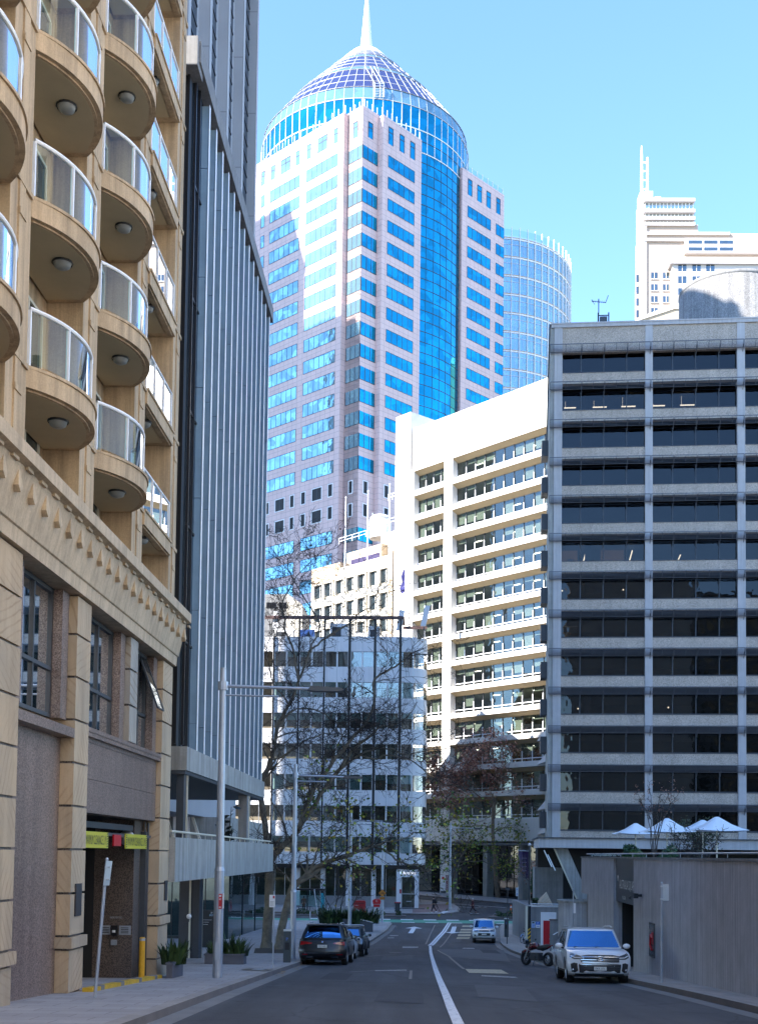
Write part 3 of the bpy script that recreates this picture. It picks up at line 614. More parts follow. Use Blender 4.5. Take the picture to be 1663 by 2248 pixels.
# ================================================================ finned office block
fb=thing('finned_office','blue-grey office block with tall vertical fins above an open concrete terrace','building',FS((2.2,0,-4)))
H0,H1=3.32,25.45; NF=13; FT=[4.04+1.32*k for k in range(NF)]
m=MB(FS); m.box(2.6,20.6,-14,-.26,3.3,25.45,0); m.box(2.22,2.6,-14,-.32,3.3,25.45,1); obj('glass_wall',m,[FINGL,DARK],fb)
m=MB(FS)
for z in [3.4+3.78*k for k in range(1,7)]: m.box(2.18,2.23,-13,-.7,z-.5,z,0); m.box(2.6,20.5,-.26,-.22,z-.45,z-.38,0)
for o in (-.32,-1.6,-2.9,-4.2,-6): m.box(2.17,2.22,o-.07,o,3.4,25.4,0)
for t in (2.62,3.3): m.box(t,t+.07,-.26,-.18,3.4,25.4,0)
obj('mullion',m,BLACKM,fb)
for t in FT:
    m=MB(FS); z=H0; r=R_.random()
    for z1 in (4.25,8.03,11.81,15.58,19.37,23.15,25.33):
        m.box(t-.045,t+.045,-.26,-.012,z,z1-.02,0); z=z1
    m.box(t-.10,t+.10,-.012,.0,H0,25.33,1); obj('fin',m,[FINB,FINE_],fb)
m=MB(FS); m.box(1.95,20.75,-14,.06,25.45,26.15); m.box(1.7,2.6,-3,.0,25.2,26.16); obj('roof_slab',m,CONC_D,fb)
m=MB(FS); m.box(2.15,20.6,-14,.05,2.56,3.31); obj('ledge',m,CONC,fb)
m=MB(FS); m.box(2.15,20.6,-14,.0,2.44,2.55); obj('soffit',m,CHAR,fb)
m=MB(FS); m.box(.05,23.3,-.05,.18,-.90,.42); m.box(.05,23.3,-9,-.05,-.90,-.55); obj('balustrade',m,CONC,fb)
m=MB(FS); m.tube([(.05,.05,.60),(23.2,.05,.55)],.035,8)
for i in range(18): m.tube([(.4+1.3*i,.05,.40),(.4+1.3*i,.05,.58)],.015,6)
obj('handrail',m,IVORY,fb)
m=MB(FS); m.box(2.35,2.75,-.30,-.07,-.5,2.44,0); m.box(2.74,2.79,-.08,-.02,-.5,2.44,1); obj('column',m,[CHAR,IVORY],fb)
for t,o in ((15.8,.0),(2.1,-8)):
    m=MB(FS); m.box(t,t+.45,o-.42,o-.04,-.5,2.44,0); m.box(t+.44,t+.50,o-.06,o-.0,-.5,2.44,1); obj('column',m,[CONC_D,IVORY],fb)
m=MB(FS); m.box(17.6,18.4,-3.25,-2.35,-6,-.9,0); m.box(17.55,17.6,-2.8,-2.72,-6,-.9,1); m.box(18.4,18.45,-2.42,-2.34,-6,-.9,1); obj('column',m,[CHAR,IVORY],fb)
# ================================================================ grey tower behind it
tw=thing('grey_tower','tall grey concrete tower with deep vertical piers rising behind the finned block','building',(-11.5,90,-6.2))
FT_=Fr((-11.5,90,0),(.036,1)); TH=93.0
m=MB(FT_); m.box(-42,8.9,-30,-.76,2.5,TH,0); m.box(-42,8.9,-57,-30,2.5,80,0); m.box(-10,8.9,-74,-57,-6,52,0); obj('wall',m,[TCONC],tw)  # unseen height, depth and rear wing added to shade the offices and trees
PT=[-20.2,-13.24,-6.2,.8,7.95]
for i,t in enumerate(PT):
    m=MB(FT_); m.box(t,t+.80,-.76,0,6.0,TH,0); obj('pier',m,[TCONC],tw)
    if i<4:
        g=MB(FT_); g.box(t+.87,t+5.97 if i<3 else 7.93,-.74,-.70,6.0,TH); w=obj('window_strip',g,FINGL,tw)
        f=MB(FT_); z=6.0
        while z<TH:
            f.box(t+.87,(t+5.97) if i<3 else 7.93,-.70,-.66,z,z+.14); z+=1.35
        f.box(t+.87,t+1.0,-.70,-.64,6,TH); f.box(t+3.3,t+3.42,-.70,-.64,6,TH); obj('transom',f,BLACKM,w)
m=MB(FT_); m.box(-5.0,14.3,-26,1.05,-7,-.5,0); m.box(-5.0,14.3,-26,1.05,.6,2.5,1); m.box(-5,14.3,-26,1.0,-.5,.6,0); obj('lobby_glass',m,[mirror_glass('lobby_glass',(.35,.48,.48),(.012,.02,.02),.02,.01,.22),CONC],tw)
m=MB(FT_)
for o in (-.6,-3,-5.4,-7.8): m.box(-5.06,-5.0,o-.06,o,-7,.6)
for t in (1.6,8.6): m.box(t,t+.06,1.05,1.1,-7,.6)
m.box(-5.08,-5,-26,-1.15,-7,-6.0); m.box(-5.05,14.35,1.05,1.12,-7,-6.6); obj('mullion',m,BLACKM,tw)
for o in (-1.6,-3.5,-5.4,-7.3,-9.2,-11.1):
    m=MB(FT_); m.tube([(-5.35,o,2.5),(-5.35,o+.75,.3)],.13,4,0,True,False); obj('raked_column',m,CREAM,tw)
m=MB(FT_)
for o in (-1.5,-3.4,-5.3,-7.2,-9.1,-11): m.box(-5.12,-5.0,o-1.55,o-.35,.62,2.49)
obj('panel',m,LAVP,tw)
# ================================================================ pink stone tower with a round glass core
pk=thing('pink_tower','pink stone office tower with a round blue glass core and a conical glass roof','tower',(-4.37,205,-4.5))
CT=(-4.37,205.0,0); FL0=Fr(CT,(.724,-.69),flip=False); FR0=Fr(CT,(.69,.724))
# left face: t measured negative to the left; o outward (towards the lower left)
FLp=Fr(CT,(-.724,.69),flip=True); E_=1.1; PZ=133.4
m=MB(FLp); m.box(3.72,46,-12,E_,-6,PZ); m.box(0,3.72,-12,0,-6,PZ); obj('left_wall',m,PINKS,pk)
m=MB(FR0); m.box(0,4.1,-11.9,-.003,-6,PZ+.3); m.box(4.1,14.5,-11.9,E_,-6,PZ); obj('right_wall',m,PINKS,pk)
m=MB(FR0); m.box(26.4,39.6,-14,E_,-6,PZ); m.box(26.4,26.44,-14,E_-.3,-6,PZ-1,0); obj('side_wing',m,PINKS,pk)
m=MB(FLp); m.box(20,46,-44,-12,-6,PZ); obj('rear_wall',m,PINKS,pk)
ROWZ=[126.45-4.03*k for k in range(15)]+[57.28-4.03*k for k in range(13)]
def win(fr,t0,t1,z0,z1,o,n,par,name='window',mat=None,fw=.07,dp=.05,tr=None):
    g=MB(fr); g.box(t0,t1,o-.25,o+dp-.03,z0,z1,0); 
    for i in range(n+1):
        x=t0+(t1-t0)*i/n; g.box(x-fw/2,x+fw/2,o,o+dp,z0,z1,1)
    g.box(t0,t1,o,o+dp-.005,z0-.03,z0+.04,1); g.box(t0,t1,o,o+dp-.005,z1-.04,z1+.03,1)
    if tr: g.box(t0,t1,o,o+dp-.006,tr-.06,tr+.06,1)
    return obj(name,g,[mat or CYANG,CHAR],par)
for k,z in enumerate(ROWZ):
    low=z<60
    win(FLp,5.2,13.45,z-2.3,z,E_,6,pk); win(FLp,15.3,23.6,z-2.3,z,E_,6,pk)
    if z>78: win(FLp,25.2,26.2,z-2.3,z,E_,1,pk,'slot_window')
    if z>50:
        win(FR0,5.5,12.6,z-2.2,z,E_,5,pk,'window',BLUEG)
    if z>84: win(FR0,28.1,35.25,z-2.2,z,E_,5,pk,'side_window',BLUEG); win(FR0,37.0,39.55,z-2.2,z,E_,2,pk,'side_window',BLUEG)
    # corner bay: one window that turns the corner
    if z>46:
        g=MB(FR0); g.box(.0,3.85,-.2,.02,z-2.35,z,0)
        for i in range(4): x=.06+3.75*i/3; g.box(x-.06,x+.06,.0,.05,z-2.35,z,1)
        g.box(0,3.85,0,.045,z-2.42,z-2.33,1)
        w=obj('corner_window',g,[BLUEG,CHAR],pk)
        g=MB(FLp); g.box(.0,3.5,-.2,.02,z-2.35,z,0)
        for i in range(4): x=.06+3.4*i/3; g.box(x-.06,x+.06,.0,.05,z-2.35,z,1)
        g.box(0,3.5,0,.045,z-2.42,z-2.33,1); obj('side_pane',g,[CYANG,CHAR],w)
def slot(fr,t0,t1,z0,z1,o,mat,surround=False):
    g=MB(fr); g.box(t0,t1,o-.2,o+.02,z0,z1,0); n=2 if t1-t0>2 else 1
    for i in range(n+1): x=t0+(t1-t0)*i/n; g.box(x-.06,x+.06,o,o+.05,z0,z1,1)
    if not surround: g.box(t0,t1,o,o+.05,z1-.95,z1-.82,1); g.box(t0-.06,t1+.06,o,o+.06,z1,z1+.12,1)
    else:
        e=.16; g.box(t0-e,t1+e,o,o+.10,z1,z1+e,2); g.box(t0-e,t1+e,o,o+.10,z0-e,z0,2); g.box(t0-e,t0,o,o+.10,z0,z1,2); g.box(t1,t1+e,o,o+.10,z0,z1,2)
    obj('slot_window',g,[mat,CHAR,WHITEP],pk)
for t0,t1 in ((5.25,6.25),(8.05,10.5),(12.35,13.4),(15.4,16.45),(18.05,20.6),(22.35,23.4),(25.3,26.25)): slot(FLp,t0,t1,128.5,131.15,E_,CYANG)
slot(FLp,1.3,2.3,128.4,131.2,0,CYANG); slot(FR0,1.4,2.5,128.4,131.2,0,BLUEG)
for t0,t1 in ((5.5,6.7),(8.5,9.7),(11.4,12.6)): slot(FR0,t0,t1,128.6,131.7,E_,BLUEG)
for t0,t1 in ((28.15,29.35),(31.05,32.35),(33.95,35.2),(37.1,38.3)): slot(FR0,t0,t1,128.7,131.8,E_,BLUEG)
for z in (65.75,61.65):
    for t0,t1 in ((5.3,6.3),(8.1,10.5),(12.4,13.4),(15.45,16.4),(18.1,20.5),(22.4,23.3)): slot(FLp,t0,t1,z-2.15,z,E_,DARK,True)
    slot(FLp,1.4,2.2,z-2.15,z,0,DARK,True)
    for t0 in (1.3,): slot(FR0,t0,t0+.95,z-2.15,z,0,DARK,True)
    for t0 in (5.5,8.5): slot(FR0,t0,t0+1.0,z-2.15,z,E_,DARK,True)
# glass parapet on the roof edge
def roofrail(fr,t0,t1,o,z,par,n):
    g=MB(fr); g.face([(t0,o-.33,z),(t1,o-.33,z),(t1,o-.33,z+1.25),(t0,o-.33,z+1.25)],0)
    for i in range(n+1): x=t0+(t1-t0)*i/n; g.box(x-.08,x+.08,o-.4,o-.3,z,z+1.5,1)
    obj('glass_parapet',g,[BAL_GLASS,WHITEM],par)
roofrail(FLp,3.8,24,E_,PZ,pk,12); roofrail(FLp,0,3.6,0,PZ+.0,pk,3); roofrail(FR0,.1,4.0,0,PZ+.3,pk,3); roofrail(FR0,4.2,14.4,E_,PZ,pk,8); roofrail(FR0,26.5,39.5,E_,PZ,pk,8)
# round core and stepped conical roof
cc=(-4.5,233.3,0); R0=20.9; SEG=72
m=MB(); m.lathe([(R0,-6),(R0,139.8)],cc,SEG,0,sm=False); co=obj('glass_drum',m,BLUEG,pk,w=True)
m=MB()
for z in [135.6-2.015*k for k in range(1,40)]: m.lathe([(R0,z-.05),(R0+.05,z-.05),(R0+.05,z+.05),(R0,z+.05)],cc,SEG,0,sm=False)
def spoke(mb,prof,k,w,seg=SEG,mi=0,d=.10):
    a=2*math.pi*k/seg; ca,sa=math.cos(a),math.sin(a)
    for (r0,z0),(r1,z1) in zip(prof,prof[1:]):
        q=[]
        for r,z in ((r0,z0),(r1,z1)):
            for s_ in (-1,1): q.append((cc[0]+(r+d)*ca-s_*w/2*sa, cc[1]+(r+d)*sa+s_*w/2*ca, z))
        i=[]
        for r,z in ((r0,z0),(r1,z1)):
            for s_ in (-1,1): i.append((cc[0]+(r-.02)*ca-s_*w/2*sa, cc[1]+(r-.02)*sa+s_*w/2*ca, z))
        mb.face([q[0],q[1],q[3],q[2]],mi); mb.face([i[0],q[0],q[2],i[2]],mi); mb.face([q[1],i[1],i[3],q[3]],mi)
for k in range(SEG): spoke(m,[(R0,60),(R0,131.4)],k,.05,d=.05)
obj('drum_grid',m,CHAR,pk)
m=MB()
for k in range(SEG): spoke(m,[(R0,131.4),(R0,139.8)],k,.11,d=.08)
for z in (131.4,135.6): m.lathe([(R0,z-.09),(R0+.1,z-.09),(R0+.1,z+.09),(R0,z+.09)],cc,SEG,0,sm=False)
obj('drum_ribs',m,WHITEM,pk)
bands=[((R0,139.8),(R0-.4,142.3),0),((R0-.4,142.3),(15.3,149.2),1),((15.3,149.2),(14.0,150.7),0),((14.0,150.7),(8.7,156.3),1),((8.7,156.3),(7.8,157.4),0),((7.8,157.4),(5.0,160.2),1)]
for a,b,kd in bands:
    m=MB(); m.lathe([a,b],cc,SEG,0,sm=False); bo=obj('roof_band',m,ROOFG if kd else CYANG,pk,w=True)
    m=MB(); st=1 if a[0]>16 else 2 if a[0]>9 else 3
    for k in range(0,SEG,st): spoke(m,[a,b],k,.10 if kd else .09,d=.08 if kd else .05)
    for r,z in (a,b): m.lathe([(r-.02,z-.08),(r+.1,z-.08),(r+.1,z+.06),(r-.02,z+.07)],cc,SEG,0,sm=False)
    if kd:
        for q in (1/3,2/3): r=a[0]+(b[0]-a[0])*q; z=a[1]+(b[1]-a[1])*q; m.lathe([(r,z-.04),(r+.07,z-.04),(r+.07,z+.05),(r-.03,z+.05)],cc,SEG,0,sm=False)
    obj('rib',m,RIBM,bo)
m=MB(); m.lathe([(5.1,160.1),(5.0,160.5),(3.3,162.3),(2.2,162.9),(1.5,163.2),(1.5,163.8)],cc,32,0); obj('roof_cap',m,WHITEM,pk,w=True)
m=MB(); m.lathe([(1.35,163.2),(1.0,166.5),(.4,174),(.12,192),(0,192)],cc,12,0); obj('spire',m,WHITEM,pk,w=True)
m=MB()  # maintenance gantry leaning on the cone
for x in (-.5,.5,1.2): m.tube([(cc[0]+2.6+x,cc[1]-21.1,139.9),(cc[0]+2.6+x,cc[1]-20.9,142.6),(cc[0]+.6+x,cc[1]-14.9,150.0)],.13,5)
for i in range(6): m.tube([(cc[0]+2.1,cc[1]-21.1,140+i*.5),(cc[0]+3.8,cc[1]-21.1,140+i*.5)],.06,4)
obj('gantry',m,PALEST,pk)
# ================================================================ round glass building (right of the tower)
rg=thing('round_glass_building','round glass office building with pale vertical fins beside the pink tower','building',(22.6,260,-4))
rc=(22.6,260,0); RR=18.6; RT=131.6; S2=64; a0=math.pi*.92; a1=math.pi*2.12
m=MB(); m.lathe([(RR,-5),(RR,RT-2.2)],rc,96,0,sm=False); obj('glass_drum',m,mirror_glass('aqua_glass',(.60,.86,1.0),(.18,.30,.36),.03,.02,.5),rg,w=True)
for k in range(20):
    z=RT-2.3-4.0*k; m=MB(); m.lathe([(RR,z-.42),(RR+.14,z-.4),(RR+.14,z),(RR,z+.05)],rc,96,0); m.lathe([(RR+.14,z-.07),(RR+.26,z-.07),(RR+.26,z+.02),(RR+.14,z+.02)],rc,96,1); obj('floor_band',m,[WHITEM,TANBR],rg)
for k in range(S2):
    a=2*math.pi*k/S2
    if not (math.pi*.85<a<math.pi*2) : continue
    m=MB(); ca,sa=math.cos(a),math.sin(a); q=lambda r,s_:(rc[0]+r*ca-s_*sa,rc[1]+r*sa+s_*ca)
    m.prism([q(RR,-.06),q(RR+.30,-.06),q(RR+.30,.06),q(RR,.06)],40,RT); obj('fin',m,WHITEM,rg)
m=MB()
for k in range(S2*2):
    a=2*math.pi*k/(S2*2)
    if math.pi*.85<a<math.pi*2: 
        ca,sa=math.cos(a),math.sin(a); q=lambda r,s_:(rc[0]+r*ca-s_*sa,rc[1]+r*sa+s_*ca); m.prism([q(RR,-.025),q(RR+.06,-.025),q(RR+.06,.025),q(RR,.025)],40,RT-2.3)
for k in range(20): z=RT-2.3-4.0*k; m.lathe([(RR,z-1.5),(RR+.08,z-1.5),(RR+.08,z-1.4),(RR,z-1.4)],rc,96,0)
obj('mullion',m,PALEST,rg)
m=MB(); m.lathe([(RR+.25,RT-2.0),(RR+.25,RT-.6)],rc,96,0,sm=True); obj('glass_parapet',m,BAL_GLASS,rg,w=True)
CKW=solid('skyscraper_white',(.56,.52,.49),.7,var=.04,bump=.05)
# ================================================================ cream stepped skyscraper with twin masts
D=400.0; FC=Fr((P(1405,1876,D).x,D,0),(1,-.02)); S_=D/2600
ck=thing('masted_skyscraper','distant cream stepped skyscraper topped by a pair of white masts','skyscraper',(FC((20,0,0)).x,D,-4))
def zc(y): return FC.at(1405,y)[1]
X=lambda px:(px-1406-((1879-700)*.0133))*S_+1.5
# px helper: use the facade plane itself
def xt(px,y): return FC.at(px,y)[0]
m=MB(FC); m.box(xt(1405,700),xt(1405,700)+44,-9,0,-6,zc(512)); m.box(xt(1418,520),xt(1531,500),-9,-.2,zc(512),zc(492)); m.box(xt(1401,760),xt(1405,700),-7,-2,-6,zc(618)); obj('wall',m,solid('pale_brick',(.50,.39,.31),.8,var=.04,bump=.05,joint=(1.8,.9,.05,.5),jc=.9),ck)
m=MB(FC); m.box(xt(1406,600),xt(1418,600),-8,.5,-6,zc(498),0); m.box(xt(1404,500),xt(1416,500),-7,-1,zc(512),zc(440)); m.box(xt(1406,460),xt(1434,460),-7,-1.4,zc(500),zc(414)); m.box(xt(1430,460),xt(1452,460),-7,-1.8,zc(500),zc(425)); obj('white_spine',m,CKW,ck)
m=MB(FC); m.box(xt(1415,480),xt(1521,480),-8,-.8,zc(492),zc(438)); co=obj('crown',m,mirror_glass('crown_glass',(.72,.84,.88),(.3,.36,.38),.05,0,.5),ck)
for y in (438,462,478,491):
    m=MB(FC); m.box(xt(1412,y),xt(1524,y),-8.5,.6,zc(y)-.9,zc(y)+.3); obj('crown_ledge',m,CKW,ck)
m=MB(FC)
for i in range(14): x=xt(1416,470)+i*(xt(1521,470)-xt(1416,470))/13; m.box(x-.12,x+.12,-.85,-.6,zc(492),zc(438))
obj('crown_mullion',m,WHITEM,ck)
for y in (300,):
    m=MB(FC); a=xt(1415,360); b=xt(1428,360); m.tube([FC.__call__((a,-6,zc(414))) if 0 else (a,-6,zc(414)),(a,-6,zc(318)),(a,-6,zc(298))],[.55,.45,.22],8); m.tube([(b,-6,zc(414)),(b,-6,zc(324))],[.5,.4],8)
    for yy in (394,374,354,335): m.tube([(a,-6,zc(yy)),(b,-6,zc(yy))],.3,6)
    obj('mast',m,WHITEM,ck)
for y,w0,w1 in ((514,1418,1600),(528,1412,1600)):
    m=MB(FC); m.box(xt(w0,y),xt(w1,y),-1,.7,zc(y)-.5,zc(y)+.5); obj('cornice',m,CKW,ck)
m=MB(FC); m.box(xt(1500,560),xt(1500,560)+30,-1,1.5,zc(560),zc(527)); ob=obj('loggia',m,CKW,ck)
m=MB(FC)
for y in (536,551):
    for i in range(3):
        x=xt(1508,y)+i*5.3; m.box(x,x+4.6,1.45,1.55,zc(y+3.5),zc(y-3.5))
obj('opening',m,WIN_REF,ob)
m=MB(FC); m.box(xt(1470,600),xt(1470,600)+34,-1,3.5,-6,zc(592)); m.box(xt(1464,580),xt(1464,580)+36,-1,4.5,zc(592),zc(578),0); ob=obj('side_wing',m,CKW,ck)
for r in range(9):
    y=605+26*r
    for px in (1435,1461):
        g=MB(FC); a=xt(px-7,y); b=xt(px+7,y); g.box(a,b,-.2,.06,zc(y+7),zc(y-7),0); g.box((a+b)/2-.12,(a+b)/2+.12,.05,.12,zc(y+7),zc(y-7),1); g.box(a-.3,b+.3,0,.3,zc(y+9),zc(y+7),1); obj('window',g,[WIN_REF,CKW],ck)
    for px in (1491,1522,1552):
        g=MB(FC); a=xt(px-9,y-12); b=xt(px+9,y-12); g.box(a,b,3.3,3.56,zc(y+1),zc(y-14),0); g.box((a+b)/2-.12,(a+b)/2+.12,3.55,3.62,zc(y+1),zc(y-14),1); obj('window',g,[WIN_REF,CKW],ck)
    g=MB(FC); g.box(xt(1398,y),xt(1404,y),-2.2,-1.95,zc(y+8),zc(y-8),0); obj('window',g,[WIN_REF],ck)
# lower neighbour with a bright roof edge
lw=thing('low_tan_building','tan brick building with a white sloping parapet just above the grey roof','building',P(1450,690,250)*1.0)
F9=Fr((P(1400,1876,250).x,250,0),(1,-.05)); m=MB(F9); a=F9.at(1395,700)[0]; m.extr([(a,-5),(a+34,-5),(a+34,F9.at(1563,655)[1]),(a+8,F9.at(1500,677)[1]),(a,F9.at(1395,706)[1])],-14,0,0); obj('wall',m,TANBR,lw)
m=MB(F9); z0=F9.at(1395,706)[1]; m.extr([(a-.2,z0-.1),(a+8,F9.at(1500,677)[1]-.2),(a+34,F9.at(1563,655)[1]-.2),(a+34,F9.at(1563,655)[1]+1.2),(a+8,F9.at(1500,677)[1]+1.0),(a-.2,z0+.4)],-14.2,.3,0); obj('parapet',m,OFFW,lw)
# ================================================================ cream building in front of the tower
cb=thing('cream_building','cream stone building with rooftop terraces wedged between the pink tower and white office','building',(0,172,-5))
q=P(866,1300,170); FCB=Fr((q.x,q.y,0),(.66,-.75))
tl=FCB.at(683,1320)[0]; zt=FCB.at(868,1196)[1]; zl=FCB.at(690,1250)[1]
m=MB(FCB); m.box(tl,-.9,-16,0,-6,zt-1.2); m.box(-.9,0,-16,.5,-6,zt-.9,1); obj('wall',m,[CREAM,TANBR],cb)
m=MB(FCB); ta=FCB.at(746,1240)[0]; m.box(tl,ta,-16,.03,FCB.at(700,1282)[1],FCB.at(700,1247)[1]); obj('painted_shade_panel',m,TANBR,cb)  # tan box paints the shadow lying on the cream wall's left end
for zi,(ya,yb) in enumerate(((1268,1296),(1319,1349),(1371,1400))):
    for i,px in enumerate((702,724,749,773,797,823,846)):
        dy=-(px-773)*.27; t0,z1=FCB.at(px-8,ya+dy+3); t1,_=FCB.at(px+9,ya+dy-2); z1=FCB.at(773,ya)[1]; z0=FCB.at(773,yb)[1]
        g=MB(FCB); g.box(t0,t1,-.3,.05,z0,z1,0); g.box((t0+t1)/2+.1,(t0+t1)/2+.25,.04,.12,z0,z1,1); g.box(t0-.25,t0,0,.45,z0-.2,z1+.25,2); g.box(t1,t1+.25,0,.45,z0-.2,z1+.25,2); g.box(t0-.25,t1+.25,0,.45,z1,z1+.25,2); obj('window',g,[WIN_REF,OFFW,CREAM],cb)
        g=MB(FCB); g.box(t0,t1,0,.06,z0-1.0,z0-.45,0); obj('spandrel',g,CONC_D,cb)
# stepped roof storeys
zr=zt-1.2
def roofbox(px0,px1,yt,mat,o,d,name='roof_storey'):
    t0=FCB.at(px0,yt)[0]; t1=FCB.at(px1,yt)[0]; z=FCB.at((px0+px1)/2,yt)[1]; m=MB(FCB); m.box(t0,t1,o-d,o,zr-.5,z); return obj(name,m,mat,cb),t0,t1,z
_,t0,t1,z=roofbox(729,805,1196,TANBR,-3,10); m=MB(FCB); m.box(t0+1,t1-.5,-3.05,-2.95,zr,zr+1.9); obj('dark_window_band',m,plain('purple_glass',(.07,.06,.12),.1),cb)
_,t0,t1,z=roofbox(790,868,1150,CREAM,-4.2,9); m=MB(FCB); m.box(t1-3.4,t1-.6,-4.25,-4.15,zr+1.2,zr+2.9); obj('window',m,WIN_REF,cb)
_,t0,t1,z=roofbox(848,872,1102,CREAM,-6,7); m=MB(FCB); m.box(t0+.6,t1-.2,-6.05,-5.95,z-3.6,z-.8); obj('louvre',m,LAVP,cb)
def railing(t0,t1,o,z):
    m=MB(FCB)
    for h in (.5,1.0): m.tube([(t0,o,z+h),(t1,o,z+h)],.05,5)
    n=max(2,int((t1-t0)/1.4))
    for i in range(n+1): x=t0+(t1-t0)*i/n; m.tube([(x,o,z),(x,o,z+1.05)],.05,5)
    obj('railing',m,WHITEM,cb)
t0,z=FCB.at(744,1192,-3); t1,_=FCB.at(803,1170,-3); railing(t0,t1,-3.0,z-.3); t0,z=FCB.at(806,1166,-4); t1,_=FCB.at(866,1150,-4); railing(t0,t1,-4.1,z-.1); t0,z=FCB.at(852,1100,-6); t1,_=FCB.at(870,1095,-6); railing(t0,t1,-6.,z)
tk=thing('water_tank','white cylindrical rooftop tank beside a railing on the cream building','tank',tuple(FCB((FCB.at(829,1165,-6)[0],-6,0)))); cx=FCB((FCB.at(829,1165,-6)[0],-6.5,0)); z1=FCB.at(829,1133,-6)[1]
m=MB(); m.lathe([(1.7,z1-3.5),(1.7,z1-.3),(1.2,z1+.1),(0,z1+.25)],(cx.x,cx.y,0),20); obj('tank_body',m,WHITEP,tk,w=True)
m=MB(); m.lathe([(1.74,z1-.5),(1.8,z1-.45),(1.74,z1-.35)],(cx.x,cx.y,0),20); m.tube([(cx.x-1.2,cx.y-1.3,z1-3.5),(cx.x-1.2,cx.y-1.3,z1+.2)],.08,6); obj('pipe',m,PALEST,tk)
for px,yb,yt,d,lb in ((757,1235,1094,-.5,'bare white flagpole at the left end of the cream rooftop'),(806,1215,1080,-.5,'tallest bare white flagpole in the middle of the cream rooftop'),(854,1205,1065,-.5,'bare white flagpole nearest the white office on the cream rooftop')):
    t,z0=FCB.at(px,yb,d); _,z1=FCB.at(px,yt,d); p=FCB((t,d,z0-1.5)); f=thing('flagpole',lb,'flagpole',p,'rooftop flagpoles'); m=MB(); m.tube([(p.x,p.y,p.z),(p.x,p.y,z1)],[.12,.07],8); obj('pole',m,WHITEM,f); m=MB(); m.ball((p.x,p.y,z1+.08),.14,8); m.lathe([(.2,0),(.2,.2),(0,.2)],(p.x,p.y,p.z),8); obj('finial',m,WHITEM,f)
# ================================================================ white office with strip windows
wo=thing('white_office','white office building with long recessed ribbon windows and soffits tinted as warm bounce light','building',(8.26,157,-5))
FM=Fr((8.26,157,0),(.66,-.75)); RZ=[52.45-3.5*k for k in range(16)]; TM=27.0
zfl=[z+.05 for z in RZ]; ZT=59.05
fl=MB(FM)
# walls: bands between the window recesses, left border, column, right border
fl.box(-6.3,TM,-1.0,0,53.0,ZT,0)
for k,z in enumerate(RZ):
    b=RZ[k+1]+.55 if k<15 else -6
    t=z-2.3
    if k<13: fl.box(-6.3,TM,-1.0,.0,b,t-.0,0)
    elif k==13: fl.box(-6.3,TM,-1.0,.0,b-2.2,t,0)
obj('spandrel',fl,OFFW,wo)
m=MB(FM); m.box(-6.55,-5.95,-1.0,.02,-6,53.2); m.box(-.05,1.55,-1.0,.02,-6,53.2); obj('column',m,OFFW,wo)
m=MB(FM); m.box(-9.6,-6.55,-6,.25,-6,61.5); obj('left_pier',m,OFFW,wo); m=MB(FM); m.box(-6.3,8.5,-8,-5.5,55,ZT+2.6); m.box(-6.4,9,-14,-8,-6,ZT); obj('roof_block',m,LAVP,wo)
m=MB(FM); m.box(-6.3,TM,-12,-11.5,-6,ZT-.3,0); m.box(-6.3,TM,-11.5,-1.0,ZT-.4,ZT-.2,1); obj('core',m,[CURTAIN,CONC_D],wo)
m=MB(FM)
for k,z in enumerate(RZ[:14]): m.box(-6.2,TM,-11.4,-1.02,z+.02,z+.5,0); m.box(-6.2,TM,-11.4,-1.02,z-2.5,z-2.32,1)
obj('floor_slab',m,[OFFW,CONC_D],wo)
m=MB(FM)
for k,z in enumerate(RZ[:14]): m.face([(-6.0,.0,z+.45),(TM,.0,z+.45),(TM,-1.0,z+.05),(-6.0,-1.0,z+.05)][::-1]); m.box(-6,TM,-1.05,-.98,z,z+.55)
obj('soffit',m,SOFF,wo)
for k,z in enumerate(RZ[:14]):
    for t0,t1,n in ((-5.95,-.05,4),(1.55,TM,15)):
        g=MB(FM); g.box(t0,t1,-1.0,-.97,z-2.3,z+.05,0); w=obj('window',g,WIN_CLEAR,wo)
        f=MB(FM)
        s0=t0+(.0 if n==4 else .0)
        for i in range(n+1):
            x=t0+(t1-t0)*i/n; f.box(x-.04,x+.04,-.97,-.90,z-2.3,z+.05,1); f.box(x-.06,x+.06,-.90,-.83,z-2.3,z-.85,0)
        f.box(t0,t1,-.97,-.86,z-1.86,z-1.76,0); f.box(t0,t1,-.97,-.84,z-2.3,z-2.18,0); obj('frame',f,[WHITEM,CHAR],w)
        bl=MB(FM); rr=random.Random(k*7+n)
        for i in range(n):
            if rr.random()<.6: x=t0+(t1-t0)*i/n; bl.box(x+.06,x+(t1-t0)/n-.06,-1.14,-1.10,z-rr.choice([.5,.9,1.4,2.0]),z)
        obj('blind',bl,CURTAIN,w)
# interior ceilings lamps
m=MB(FM); rr=random.Random(12)
for k,z in enumerate(RZ[:13]):
    for i in range(7):
        if rr.random()<.5: t=3+i*3.4; m.box(t,t+1.1,-3.2,-3.0,z-.03,z+.0)
obj('office_light',m,plain('office_tube',(.9,.9,.9),.5,emit=(1,.93,.8),es=3),wo)
